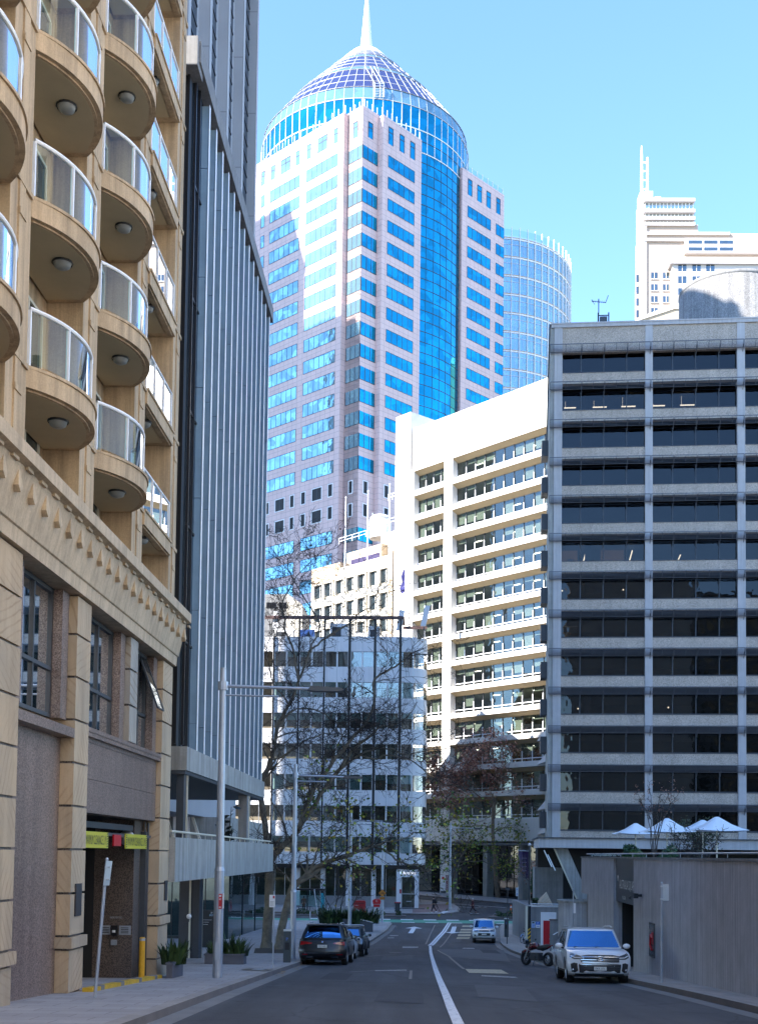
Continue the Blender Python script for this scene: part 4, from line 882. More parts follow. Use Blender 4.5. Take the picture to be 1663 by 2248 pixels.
# lower floors: glass shopfronts under the wide concrete band
m=MB(FM); zb=RZ[13]-2.3-3.0; m.box(-6.3,TM,-4.5,-4.4,-6,zb,0); m.box(-6.3,TM,-4.4,0,zb-.35,zb-.05,1); sf=obj('shopfront',m,[WIN_DARK,CONC_D],wo)
m=MB(FM); m.box(-6.3,TM,-10,-9.9,-6,zb,0); m.box(-6.3,TM,-9.9,-4.5,-6,-5.5,1)
for t,w_,c in ((2.2,1.5,2),(6,2.4,3),(12,.9,2),(14.5,2.6,3)): m.box(t,t+w_,-7,-6.8,-5.5,-2.4,c)
obj('lobby',m,[CHAR,CONC_D,solid('timber_lobby',(.24,.10,.035),.5,var=.2),solid('lobby_wall',(.50,.46,.36),.8)],wo)
for t in (-6.4,-.05,1.0,7.5,13.5,19): m=MB(FM); m.box(t,t+.75,-1.4,-.2,-6,zb); obj('ground_column',m,CONC,wo)
m=MB(FM)
for i in range(26): m.box(-6+i*1.25,-5.94+i*1.25,-4.42,-4.32,-6,zb-.3)
m.box(-6,TM,-4.42,-4.33,-3.0,-2.9); obj('mullion',m,BLACKM,wo)
# folded white sunshades beside the corner
for i,(y,sz) in enumerate(((1608,1.0),(1660,.9),(1712,1.0),(1762,1.1),(1815,1.1),(1868,1.3))):
    t,z=FM.at(1186,y,1.2); m=MB(FM); m.face([(t-1.6,.1,z-.9),(t+1.2,.1,z-.9),(t+1.2,1.6,z-.7)]); m.face([(t-1.6,.1,z-.9),(t+1.2,1.6,z-.7),(t+.9,.6,z+.9)]); m.face([(t-1.6,.1,z-.9),(t+.9,.6,z+.9),(t+1.2,.1,z-.9)]); m.face([(t+1.2,.1,z-.9),(t+.9,.6,z+.9),(t+1.2,1.6,z-.7)]); obj('folded_sunshade',m,[OFFW],wo)
fl_=thing('flag','dark blue flag hanging limp from a thin pole before the white office','flag',P(888,1345,150)); p=P(888,1345,150); p1=P(891,1240,150); m=MB(); m.tube([p,p1],[.07,.04],8); obj('pole',m,WHITEM,fl_)
a=P(887,1252,150); m=MB(); w_=[0,.25,.12,.42,.2]
for i in range(4): m.face([(a.x-.15-w_[i],a.y+.1*i,a.z-.75*i),(a.x+.12,a.y,a.z-.75*i+.2),(a.x+.10,a.y,a.z-.75*(i+1)+.2),(a.x-.15-w_[i+1],a.y+.1*(i+1),a.z-.75*(i+1))])
obj('cloth',m,plain('navy_cloth',(.03,.03,.16),.8),fl_)
# ================================================================ panelled office (centre)
pb=thing('panel_office','pale panelled office block with black vertical mullions behind the bare plane trees','building',(-4,134,-6.4))
FP=Fr((0,134,0),(1,-.05)); TL=-30.0; TRr=4.0; ZR=24.75
def plan(o=0): # facade line with a rounded right corner
    pts=[(TL,o),(TRr-1.4,o)]
    for i in range(1,7):
        a=math.pi/2*i/6; pts.append((TRr-1.4+(1.4+1.0+o*0)*math.sin(a)*1.1,o-2.2*(1-math.cos(a))))
    pts.append((pts[-1][0],-14)); return pts
def band(mb,z0,z1,o,mi,dep=.0):
    p=plan(o)
    for (a,b) in zip(p,p[1:]): mb.face([(a[0],a[1],z0),(b[0],b[1],z0),(b[0],b[1],z1),(a[0],a[1],z1)],mi)
    if dep:
        q=plan(o-dep)
        for (a,b,c,d) in zip(p,p[1:],q,q[1:]): mb.face([(*c,z0),(*d,z0),(*b,z0),(*a,z0)],mi); mb.face([(*a,z1),(*b,z1),(*d,z1),(*c,z1)],mi)
m=MB(FP); m.box(TL,TRr-.5,-14,-3.5,-7,ZR-.1); m.box(TL,TRr+.6,-14,-.4,ZR-.12,ZR-.02); obj('core',m,solid('office_interior',(.26,.22,.16),.8,var=.5,vs=.5,bump=0),pb)
MX=[-12.2-2.89*6+2.89*k for k in range(13)]
for k in range(8):
    zt=ZR-3.52*k
    m=MB(FP); z0=23.05-3.52*k
    if k==7: z0=-1.22; 
    band(m,z0,zt if k else ZR,0,0,.35); sp=obj('spandrel',m,LAVP,pb)
    if k<7:
        z1=z0; zw=z1-1.80
        for i in range(6,12):
            a=MX[i]; b=a+2.89
            if i==11: b=TRr-1.4+.6
            g=MB(FP); g.box(a+.05,min(b,TRr-1.4)-.05,-.22,-.2,zw,z1,0); w=obj('window',g,WIN_MID,pb)
            f=MB(FP); f.box(a+1.36,a+1.54,-.2,-.06,zw,z1,0); f.box(a+.05,min(b,TRr-1.4)-.05,-.2,-.1,zw,zw+.06,0); obj('frame',f,LAVP,w)
            bl=MB(FP); rr=random.Random(k*31+i*7)
            for s_ in (0,1):
                x=a+.1+s_*1.45
                r=rr.random()
                if k in (1,2,4,6) or r<.3: bl.box(x,min(x+1.2,TRr-1.5),-.36,-.33,z1-(rr.choice([.6,.8,1.0,1.75]) if k in(1,2,4,6) else .6),z1,0)
                elif r<.6: bl.box(x+.1,x+.5,-.36,-.33,zw,z1,1)
            if bl.f: obj('blind',bl,[plain('aqua_blind%d_%d'%(k,i),(.42,.58,.56),.8),CURTAIN],w)
        g=MB(FP); p=plan(-.2)[1:]
        for (a,b) in zip(p,p[1:]): g.face([(*a,zw),(*b,zw),(*b,z1),(*a,z1)],0)
        obj('corner_window',g,WIN_MID,pb)
for i in range(5,13):
    x=MX[i]; w_=.09 if i<9 else .14
    if i==12: continue
    m=MB(FP); m.box(x-w_,x+w_,0,.28,-1.2,26.8 if i>6 else ZR,0); m.box(x-w_-.05,x-w_,.0,.12,-1.2,ZR,1); m.box(x+w_,x+w_+.05,.0,.12,-1.2,ZR,1); obj('black_mullion',m,[BLACKM,WHITEM],pb)
m=MB(FP)
for i in range(5,12): x=MX[i]+1.445; m.box(x-.03,x+.03,0,.05,-1.2,ZR,0)
obj('thin_mullion',m,PALEST,pb)
m=MB(FP); m.box(TL,TRr-1.6,.0,.30,26.75,27.1); m.box(TRr-1.7,TRr-1.35,-3.5,.30,26.76,27.05); m.box(TRr-1.6,TRr+1.2,-3.5,-3.2,26.3,26.6)
obj('roof_frame',m,plain('dark_red_steel',(.13,.075,.07),.6),pb)
for x,w_,h,o in ((-6.0,2.1,1.9,-2),(-12.6,2.2,1.5,-3),(-1.6,1.3,1.7,-2.5),(-3.2,1.4,1.2,-4)):
    t=thing('rooftop_unit','white rooftop plant box '+{-6.0:'tallest, behind the middle of the roof frame',-12.6:'at the left end of the panelled roof',-1.6:'with a dark grille near the antennas',-3.2:'low one right of the tallest box'}[x],'plant unit',FP((x,o,ZR)),'rooftop plant boxes')
    m=MB(FP); m.box(x,x+w_,o-1.2,o,ZR-.02,ZR+h); obj('casing',m,WHITEP,t); m=MB(FP); m.box(x+.2,x+w_*.6,o,o+.03,ZR+.3,ZR+h-.4); m.box(x+.1,x+.3,o-.8,o-.2,ZR+h,ZR+h+.3); obj('grille',m,CHAR,t)
t=thing('rooftop_sign','blue and white sign panels lying on the panelled roof','sign',FP((-9.6,-1,ZR))); m=MB(FP); m.box(-9.4,-7.7,-1.1,-1.0,ZR,ZR+1.0,0); m.extr([(-8.75,ZR+.05),(-8.4,ZR+.9),(-8.05,ZR+.05)],-1.0,-.97,1); obj('panel',m,[plain('blue_sign',(.25,.38,.75),.4),CHAR],t); m=MB(FP); m.tube([(-9.2,-1.2,ZR),(-9.2,-1.1,ZR+.9)],.04,5); m.tube([(-7.9,-1.2,ZR),(-7.9,-1.1,ZR+.9)],.04,5); obj('strut',m,GALV,t)
def antenna(px,y0,y1,lean,label):
    t0,z0=FP.at(px,y1,-.1); z1=FP.at(px,y0,-.1)[1]; a=thing('cell_antenna',label,'antenna',FP((t0,-.1,z0)),'rooftop cell antennas')
    m=MB(FP); w_=.30
    m.extr([(t0-w_-.0,z0+.6),(t0+w_,z0+.6),(t0+w_+lean,z1),(t0-w_+lean,z1)],-.22,.05); obj('panel',m,LAVP,a)
    m=MB(FP); m.tube([(t0+.1,-.4,ZR-.1),(t0+.1,-.4,z1-.3)],.07,6); m.tube([(t0+.1,-.4,z0+1.2),(t0,-.15,z0+1.2)],.05,5); m.tube([(t0+.1,-.4,z1-.8),(t0+lean,-.15,z1-.8)],.05,5); obj('bracket',m,CHAR,a)
antenna(604,1342,1394,.12,'white cell antenna at the far left of the panelled roof'); antenna(875,1340,1395,.35,'white cell antenna leaning right above the black mullion'); antenna(928,1330,1386,.5,'white cell antenna on the rounded right corner of the roof')
# ground storey
m=MB(FP); m.box(TL,TRr+.7,-.5,.32,-1.66,-1.22); obj('canopy_beam',m,BLACKM,pb)
m=MB(FP); m.box(TL,TRr-1.9,-1.6,-1.4,-7,-4.85); m.box(TL,TRr-1.9,-1.4,-1.3,-4.95,-4.8); obj('base_wall',m,solid('base_concrete',(.36,.36,.36),.8,var=.08,bump=.1,joint=(2.4,6,.02),jc=.7),pb)
for i in range(5,12):
    a=MX[i]+.35; b=min(MX[i]+2.6,TRr-2.0)
    g=MB(FP); g.box(a,b,-1.55,-1.52,-4.85,-1.66); w=obj('shop_window',g,WIN_CLEAR,pb)
    m=MB(FP); m.box(a-.5,a,-1.6,-.9,-7,-1.66); m.box(a+1.1,a+1.15,-1.54,-1.48,-4.85,-1.66); obj('shop_column',m,LAVP,w)
m=MB(FP); m.box(TL,TRr-1.5,-5.2,-5.1,-7,-1.3,0); m.box(TL,TRr-1.5,-5.1,-1.6,-4.95,-4.9,1)
for i,(x,w_,h) in enumerate(((-9,1,1.3),(-5.6,1.3,1.0),(-3.1,.8,2.2),(-.5,1.4,1.6),(.9,.4,.9))): m.box(x,x+w_,-4,-3.6,-4.9,-4.9+h,2 if i%2 else 3)
obj('shop_interior',m,[solid('shop_wall',(.30,.26,.16),.8,var=.3,vs=.8),CHAR,LAVP,TANBR],pb)
t0=TRr-1.9
m=MB(FP); m.box(t0,t0+.55,-1.7,.25,-7,-1.67); m.box(t0+2.05,t0+2.5,-1.7,.25,-7,-1.67); m.box(t0+.55,t0+2.05,-1.6,.25,-2.55,-1.67); pt_=obj('entrance_porch',m,LAVP,pb)
m=MB(FP); m.box(t0+.55,t0+2.05,-.9,-.87,-6.2,-2.55,0); m.box(t0+.6,t0+2.0,-.86,-.8,-4.5,-4.42,1); m.box(t0+.55,t0+.62,-.86,-.8,-6.2,-2.55,1); m.tube([(t0+1.1,-.8,-5.3),(t0+1.7,-.8,-5.3)],.03,6,1); obj('glass_door',m,[WIN_CLEAR,PALEST],pt_)
m=MB(FP); m.text('fertility',t0+.72,-2.33,.40,.262,1.5,0); obj('shop_sign',m,plain('lit_letters',(.8,.8,.8),.4,emit=(1,1,1),es=.3),pt_)
m=MB(FP); m.lathe([(0,0),(.22,0)],(0,0,0),3); m=MB(FP)
for i in range(8):
    a,b=1.7+i*.37,1.7+(i+1)*.37; q=lambda r,a_,dx:(t0+.62+dx+r*math.cos(a_),.264,-2.1+r*1.25*math.sin(a_))
    m.face([q(.20,a,0),q(.20,b,0),q(.13,b,.05),q(.13,a,.05)])
obj('shop_logo',m,plain('lit_logo',(.6,.8,.9),.4,emit=(.7,.9,1),es=.3),pt_)
m=MB(FP)
for i in range(3): m.prism([(t0-.2,.3),(t0+3.2+.5-i*.25,.3),(t0+3.2+.5-i*.25,1.5-i*.3),(t0-.2,1.5-i*.3)][::-1],-7,-6.30+.15*i)
obj('step',m,CHAR,pb)
# gabled grey roof behind its left end
gb=thing('gabled_grey_building','small grey gabled block with cream edge half hidden behind the left treetops','building',FP((-14,-22,0))); F7=FP.sub(-16,-24); m=MB(F7)
a,z1=F7.at(570,1305); b,z2=F7.at(634,1304); c,z3=F7.at(664,1328); m.extr([(a-6,-6),(c,-6),(c,z3),(b,z2),(a-6,z1)],-9,0,0); obj('wall',m,CONC_D,gb); m=MB(F7); m.extr([(b-.2,z2-.1),(c,z3),(c,-6),(b+.0,-6)],0,.25,0); obj('edge_panel',m,CREAM,gb)
m=MB(F7); d,_=F7.at(585,1320); m.box(d,d+1.3,.0,.04,z1-1.9,z1-1.1); m.box(d+1.7,d+2.9,.0,.04,z1-1.9,z1-1.1); obj('vent_window',m,BLACKM,gb)
# ================================================================ grey concrete office (right)
gq_=P(1207,712,100); FB=Fr((gq_.x,gq_.y,0),(1,-.098)); TE=36.0
go=thing('concrete_office','grey exposed-aggregate office block with dark ribbon windows and steel louvre sunshades','building',FB((0,0,-5.8)))
NB=13; SH=[43.82-3.28*k for k in range(NB)]
COLS=[(.36,1.05),(8.05,8.68),(15.7,16.35),(23.4,24.05),(31.1,31.75)]
m=MB(FB); m.box(.36,TE,-.6,-.02,43.3,45.5,0)
for k,z in enumerate(SH):
    a=z-2.27; b=z-3.28+.05 if k<NB-1 else 1.58
    m.box(.36,TE,-.55,-.02,b,a,0)
obj('spandrel',m,AGG,go)
m=MB(FB); m.box(.1,TE,-.75,.12,45.5,45.85); m.box(.05,TE,-.75,.16,45.78,45.9); obj('parapet',m,COLC,go)
for t0,t1 in COLS: m=MB(FB); m.box(t0,t1,-.6,.06,1.5,45.5); obj('column',m,COLC,go)
# tapering end blade
m=MB(FB); m.extr([(-.0,1.5),(-5.2,1.5),(-5.2,36.8),(-.0,45.6)][::-1],.0,.36,0,axis='x'); obj('end_wall',m,CONC,go)
m=MB(FB); m.extr([(-5.2,36.8),(0,45.6),(0,45.85),(-5.3,37.0)],-.1,.38,0,axis='x'); obj('coping',m,CHAR,go)
lit1={1:[(1.15,2.4),(3.7,5.0),(6.3,7.6),(8.75,9.9),(11.3,12.4)]}
rr=random.Random(5)
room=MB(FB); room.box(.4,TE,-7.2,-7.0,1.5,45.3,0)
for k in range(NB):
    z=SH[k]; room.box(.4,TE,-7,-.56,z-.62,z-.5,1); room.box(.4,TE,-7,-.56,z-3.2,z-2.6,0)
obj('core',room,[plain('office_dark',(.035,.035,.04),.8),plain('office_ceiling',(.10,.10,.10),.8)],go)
for k,z in enumerate(SH):
    z1=z-.56; z0=z-2.27
    for ci,(c0,c1) in enumerate(COLS):
        a=c1; b=COLS[ci+1][0] if ci+1<len(COLS) else TE
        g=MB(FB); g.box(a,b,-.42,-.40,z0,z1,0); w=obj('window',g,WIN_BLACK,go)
        f=MB(FB); n=4; f.box(a,b,-.42,-.30,z0,z0+.10); f.box(a,b,-.1,.02,z0-.04,z0+.02)
        x=2.66+1.93*math.ceil((a-2.66)/1.93)
        while x<b-.1:
            if x>a+.1: f.box(x-.04,x+.04,-.42,-.30,z0+.1,z1)
            x+=1.93
        obj('frame',f,CHAR,w)
        bl=MB(FB); x=a+.1
        while x<b-1.9:
            q=rr.random()
            if q<.28: bl.box(x,x+1.7,-.62,-.58,z1-rr.choice([.4,.7,1.1]),z1,0)
            elif q<.5: bl.box(x+.3,x+1.3,-2.4,-1.9,z0,z0+rr.uniform(.25,.5),1); bl.box(x+.5,x+1.0,-1.88,-1.84,z0+.3,z0+.65,2)
            elif q<.6: bl.box(x,x+.5,-.9,-.8,z0,z1,0)
            x+=1.93
        if bl.f: obj('blind',bl,[CURTAIN,CONC_D,CHAR],w)
    # louvre sunshade in bays
    x=-.06
    xs=[-.06]+[2.66+1.93*i for i in range(18)]
    for a,b in zip(xs,xs[1:]):
        s=MB(FB)
        if b>TE+.5: continue
        for i in range(6):
            q=.06+.095*i; o=.55-.25*(i/5); s.extr([(o,z-q),(o+.09,z-q-.035),(o+.09,z-q-.05),(o,z-q-.015)],a+.03,b-.03,0,axis='x')
        for x in (a+.02,b-.05,(a+b)/2): s.extr([(.28,z-.58),(.66,z-.02),(.62,z),(.24,z-.56)],x,x+.035,0,axis='x')
        s.box(a+.02,b-.02,.62,.68,z-.05,z+.0); s.box(a+.02,b-.02,.28,.34,z-.60,z-.55)
        if b<14 or k%2==0 or 1: s.tube([(b,.0,z-.9),(b,.45,z-.35)],.03,5)
        obj('sunshade',s,SHADESTEEL,go)
lt=plain('strip_light',(.9,.9,.9),.5,emit=(1,.80,.52),es=5)
for t0,t1 in ((1.3,2.3),(3.75,4.95),(6.2,7.4),(8.8,9.9),(11.2,12.4)):
    m=MB(FB); m.box(t0,t1,-1.5,-1.40,SH[1]-1.55,SH[1]-1.48); m.tube([(t0+.1,-1.45,SH[1]-1.5),(t0+.1,-1.45,SH[1]-.7)],.01,4); obj('strip_lamp',m,lt,go)
for t,dx in ((3.0,.5),(6.9,.6),(11.0,.9)):
    m=MB(FB); m.tube([(t,-1.3,SH[5]-1.95),(t+dx*.6,-2.4,SH[5]-.8)],.05,5); obj('strip_lamp',m,lt,go)
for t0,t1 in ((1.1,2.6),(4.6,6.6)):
    m=MB(FB); m.box(t0,t1,-3.0,-2.9,SH[5]-2.2,SH[5]-.6,0); obj('glowing_wall',m,plain('glow_wall%d'%int(t0),(.5,.3,.1),.8,emit=(1,.5,.12),es=.12),go)  # back wall glows faintly by itself to suggest warm room light
for t,z in ((1.2,SH[6]-1.2),(6.4,SH[6]-1.15),(2.6,SH[9]-1.6),(10.2,SH[9]-1.5)):
    m=MB(FB); m.ball((t,-1.5,z),.07,6); obj('lamp',m,lt,go,w=True)
# base slab, raking column, undercroft
m=MB(FB); m.box(-.75,TE,-12,.55,.72,1.52); m.box(-.95,TE,-12,.75,1.52,1.60,1); obj('base_slab',m,[COLC,CHAR],go)
m=MB(FB); a,z1=FB.at(1217,1864,-.8); b,_=FB.at(1244,1864,-.8); c,z0=FB.at(1268,1976,-.8); d,_=FB.at(1294,1976,-.8); m.extr([(a,.74),(b,.74),(d+1,-5.9),(c+1.0,-5.9)],-1.6,-.5,0); m.extr([(a-.14,.74),(a-.02,.74),(c+.98,-5.9),(c+.86,-5.9)],-.9,-.5,1); obj('raking_column',m,[CONC,IVORY],go)
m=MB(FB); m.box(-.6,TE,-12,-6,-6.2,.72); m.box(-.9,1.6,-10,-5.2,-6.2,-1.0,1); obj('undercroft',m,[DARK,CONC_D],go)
m=MB(FB)
for i in range(2): m.tube([(-.3+.3*i,.2,.5-.35*i),(.35+.3*i,.2,-.9-.3*i)],.05,5)
obj('light_tube',m,plain('white_tube',(.85,.85,.85),.4),go)
# dark shade boxes on the side wall
for k,z in enumerate(SH[2:]): m=MB(FB); m.box(-.55,0,-4.6,-2.8,z-2.0,z-.6); obj('side_shade',m,CHAR,go)
# rooftop things
t=thing('tv_antenna','thin rooftop television aerial standing beside the floodlight frame','antenna',FB((3.6,-4,45.8))); m=MB(FB)
x=FB.at(1313,690,-4)[0]; zt=FB.at(1313,661,-4)[1]; m.tube([(x,-4,45.6),(x,-4,zt+.2)],.045,6); m.tube([(x-.55,-4,zt),(x+.65,-4,zt-.15)],.03,5); m.tube([(x+.6,-4,zt-.2),(x+.85,-4,zt+.5)],.03,5); m.tube([(x-.55,-4,zt-.05),(x-.6,-4,zt+.15)],.04,5); m.tube([(x-.55,-4,zt),(x-.35,-4,zt-.3)],.02,5); obj('mast',m,BLACKM,t)
m=MB(FB)
for i in range(6): m.tube([(x-.45+i*.18,-4.25,zt-i*.02),(x-.45+i*.18,-3.75,zt-i*.02)],.015,4)
obj('dipole',m,BLACKM,t)
t=thing('floodlight_frame','black floodlight in a square frame on the grey roof edge','floodlight',FB((4.2,-3,45.8))); x0=FB.at(1312,700,-3)[0]; x1=FB.at(1335,700,-3)[0]; z1=FB.at(1335,686,-3)[1]; m=MB(FB)
for x in (x0,x1): m.tube([(x,-3,45.4),(x,-3,z1)],.06,6)
m.tube([(x0,-3,z1-.25),(x1,-3,z1-.25)],.05,6); m.tube([(x0,-3,45.95),(x1,-3,45.95)],.04,6); obj('frame',m,BLACKM,t); m=MB(FB); m.box(x0+.14,x1-.14,-3.2,-2.9,46.05,z1-.38,0); m.box(x0+.2,x1-.2,-2.9,-2.87,46.1,z1-.45,1); obj('lamp',m,[BLACKM,CHAR],t)
DZ=P(1492,643,116).z; DX=P(1492,643,116).x+5.05; cy=thing('concrete_drum','weathered round concrete plant tower behind the right end of the grey roof','rooftop tower',(DX,116,45)); m=MB(); m.lathe([(5.05,30),(5.05,DZ-.1),(4.7,DZ),(4.7,DZ-1),(0,DZ-1)],(DX,116,0),64); obj('drum_wall',m,speckle('weathered_drum',(.20,.195,.19),(.34,.33,.32),14,.9,.5,.5),cy,w=True); m=MB(); m.lathe([(5.06,DZ-.3),(5.1,DZ-.25),(5.1,DZ+.03),(4.7,DZ+.05)],(DX,116,0),64); obj('rim',m,CONC_D,cy,w=True)
# ================================================================ low concrete wall with the dark doorway
lwall=thing('concrete_wall','board-marked concrete terrace wall with a dark doorway and a hydrant cabinet','wall',(9.3,42,-4.2))
W1=[(8.02,14),(9.46,44.0)]; ZW=-.06
def wallseg(mb,a,b,z0,z1,th=.35,mi=0):
    f=Fr((a[0],a[1],0),(b[0]-a[0],b[1]-a[1]),flip=True); L=math.hypot(b[0]-a[0],b[1]-a[1]); s=MB(f); s.box(0,L,-th,0,z0,z1,0)
    off=len(mb.v)
    for fc,u0 in zip(s.f,range(len(s.f))): mb.face([s.v[i] for i in fc],mi,uv=[s.uv[i] for i in fc])
    return f
m=MB(); f1=wallseg(m,W1[0],W1[1],-5.5,ZW); f2=wallseg(m,(9.70,48.9),(10.08,57.0),-6.5,ZW); wallseg(m,(10.081,57.01),(10.2,59.6),-1.8,ZW); obj('wall_panel',m,BOARDC,lwall)
m=MB(); wallseg(m,(7.98,14),(10.17,59.7),ZW,ZW+.07,.5); obj('coping',m,CONC_D,lwall)
m=MB(); 
for i in range(15): y=16+i*2.96; x=8.35+(y-16)*.048; m.tube([(x,y,ZW+.07),(x,y,ZW+.2)],.010,5)
m.tube([(8.3,15,ZW+.2),(10.45,59.5,ZW+.2)],.025,6); obj('handrail',m,GALV,lwall)
F5=Fr((9.46,44.0,0),(.048,1),flip=True); DW=4.9
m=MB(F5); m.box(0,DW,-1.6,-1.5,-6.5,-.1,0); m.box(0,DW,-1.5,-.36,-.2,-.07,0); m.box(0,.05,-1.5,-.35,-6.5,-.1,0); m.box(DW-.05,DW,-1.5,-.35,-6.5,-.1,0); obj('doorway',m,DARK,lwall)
m=MB(F5); m.box(.02,DW-.02,-.16,-.10,-1.80,-.065,0); sg=obj('sign_panel',m,plain('dark_sign',(.028,.032,.042),.35),lwall)
F6=Fr(F5((DW,0,0)),F5.u*-1,F5.n)
m=MB(F6); m.text('AUSTRALIA SQUARE',.95,-1.32,.42,-.092,3.7,0); m.text('PLAZA',1.7,-1.66,.13,-.092,.8,0)
for i in range(10):
    a,b=-1.2+i*.24,-1.2+(i+1)*.24; q=lambda a_,r,dx:(.55+dx+r*.8*math.sin(a_),-.092,-1.08+r*1.2*math.cos(a_))
    m.face([q(a,.30,0),q(b,.30,0),q(b,.22,-.02),q(a,.22,-.02)])
obj('sign_lettering',m,plain('pale_letters',(.9,.9,.86),.4),sg)
m=MB(F6); m.box(1.7,2.8,-1.45,-1.40,-3.2,-2.95); obj('door_notice',m,GALV,lwall)
m=MB(f1); m.box(25.7,26.7,.0,.03,-3.35,-2.2,0); m.box(25.77,26.63,.03,.04,-3.29,-2.26,1); m.box(25.85,26.05,.04,.06,-2.9,-2.5,2); m.tube([(25.9,.06,-2.7),(26.2,.06,-2.6),(26.3,.06,-2.95),(26.0,.06,-3.1)],.035,6,2); obj('hydrant_cabinet',m,[CHAR,plain('brown_glass',(.10,.075,.07),.2),REDP],lwall)
m=MB(f1); m.tube([(28.3,.0,-1.35),(28.3,.2,-1.35)],.05,8); m.box(28.1,28.7,.15,.30,-1.45,-1.28); m.tube([(28.7,.22,-1.36),(29.3,.24,-1.46)],.06,8); obj('security_camera',m,BLACKM,lwall)
cw=thing('curved_planter_wall','curved concrete planter wall with a pale rim behind the white SUV','wall',(10.85,61.5,-5.3)); m=MB(); m.lathe([(1.55,-7),(1.55,-2.36)],(10.9,61.5,0),40,0); obj('drum',m,BOARDC,cw,w=True); m=MB(); m.lathe([(1.55,-2.36),(1.63,-2.36),(1.63,-2.24),(1.3,-2.23),(1.3,-2.5),(0,-2.5)],(10.9,61.5,0),40); obj('rim',m,CONC,cw)
# terrace deck behind
dk=MB(); poly=[(8.5,16),(9.82,43.9),(11.2,44),(11.2,49.0),(10.1,49.1),(10.45,57),(10.5,59.6),(13.4,66),(18.2,96.5),(48,93.5),(48,16)]; dk.prism(poly[::-1],-6,-.62); structure('terrace',dk,CONC_D)
def parasol(px,yp,yr,d,w,label):
    p=P(px,yr,d); zp=P(px,yp,d).z; t=thing('parasol',label,'parasol',(p.x,p.y,-.62),'white terrace parasols'); m=MB()
    h=zp-p.z; r=w/2; n=16; prof=[(0,h),(.06*r,h*.99),(.2*r,h*.80),(.45*r,h*.45),(.75*r,h*.16),(r,0)]
    for k in range(4):
        for j in range(4):
            a0,a1=(k+j/4)*math.pi/2+math.pi/4,(k+(j+1)/4)*math.pi/2+math.pi/4
            def sq(a,r_): c,s=math.cos(a),math.sin(a); q=max(abs(c),abs(s)); return (p.x+r_*c/q*.98,p.y+r_*s/q*.98)
            for (ra,za),(rb,zb) in zip(prof,prof[1:]):
                sg=lambda a,rr_: -.05*rr_/r*abs(math.sin(2*(a-math.pi/4))) 
                q=[(*sq(a0,ra),p.z+za+sg(a0,ra)),(*sq(a0,rb),p.z+zb+sg(a0,rb)),(*sq(a1,rb),p.z+zb+sg(a1,rb)),(*sq(a1,ra),p.z+za+sg(a1,ra))]
                if ra==0: q=q[:3]
                m.face(q,0,True)
    obj('canopy',m,MT['parasol_cloth'],t,w=True)
    m=MB(); m.tube([(p.x,p.y,-.62),(p.x,p.y,zp)],.04,8); obj('pole',m,IVORY,t); m=MB(); m.box(p.x-.35,p.x+.35,p.y-.35,p.y+.35,-.62,-.5); obj('base',m,CHAR,t)
    m=MB()
    for k in range(8): a=k*math.pi/4; q=max(abs(math.cos(a)),abs(math.sin(a))); m.tube([(p.x,p.y,zp-.25),(p.x+r*.95*math.cos(a)/q,p.y+r*.95*math.sin(a)/q,p.z-.02)],.02,4)
    obj('rib',m,IVORY,t)
plain('parasol_cloth',(.82,.82,.82),.85)
parasol(1394,1807,1830,72,2.5,'leftmost white parasol above the terrace wall'); parasol(1463,1796,1826,66,2.65,'largest white parasol in the middle of the terrace'); parasol(1541,1800,1822,74,2.7,'white parasol tucked behind its right-hand neighbour'); parasol(1572,1793,1823,60,2.6,'white parasol at the right end of the terrace')
# ================================================================ ramp wall, hazard post, signs beside the lane
rw=thing('ramp_wall','low grey ramp wall with a yellow and black hazard post beside the bicycle','wall',(11.0,85.2,-6.2)); F8=Fr((10.6,85,0),(1,-.02)); ZG=zg(85)+.1
a=F8.at(1164,2030)[0]; b=F8.at(1240,2030)[0]; zt=F8.at(1200,1988)[1]
m=MB(F8); m.box(a,b+6,-.4,0,ZG-.3,zt-.12,0); m.box(a-.1,b+6,-.5,.06,zt-.12,zt,1); m.box(a,a+.3,-14,-.4,ZG-.3,zt-.12,0); obj('wall_panel',m,[CONC_D,PALEST],rw)
m=MB(F8); m.tube([(a,-.2,zt+.1),(b+6,-.2,zt+.1)],.03,6); obj('handrail',m,PALEST,rw)
m=MB(F8); c=F8.at(1152,2030)[0]; m.box(c,c+.16,.05,.2,ZG-.3,zt-.05,0); m.box(c+.16,a,.0,.15,ZG-.3,zt-.05,1); m.box(a-.02,a+.02,.02,.1,ZG,zt,2); h=(zt-ZG)*.42
m.box(c+.17,a-.01,.16,.17,ZG-.2,ZG+h,3)
for i in range(5):
    z=ZG-.1+i*.28; m.face([(c+.17,.175,z),(a-.01,.175,z+.2),(a-.01,.175,min(z+.34,ZG+h)),(c+.17,.175,min(z+.14,ZG+h))],1)
obj('hazard_post',m,[IVORY,BLACKM,GALV,YELP],rw)
def signplate(fr,px0,px1,y0,y1,o,mats,parent,name='notice',deco=None):
    t0,z1=fr.at(px0,y0,o); t1,z0=fr.at(px1,y1,o); m=MB(fr); m.box(t0,t1,o-.03,o,z0,z1,0)
    if deco: deco(m,t0,t1,z0,z1,o+.004)
    return obj(name,m,mats,parent)
BLUEP=plain('blue_sign_paint',(.05,.16,.55),.4)
def d1(m,a,b,z0,z1,o):
    h=z1-z0
    for i in range(3):
        m.face([(a+.04,o,z0+h*.1+i*h*.22),(b-.04,o,z0+h*.1+i*h*.22),(b-.04,o,z0+h*.2+i*h*.22),(a+.04,o,z0+h*.2+i*h*.22)],1)
    m.face([(a+.04,o,z1-h*.28),(a+.2,o,z1-h*.28),(a+.2,o,z1-h*.08),(a+.04,o,z1-h*.08)],2)
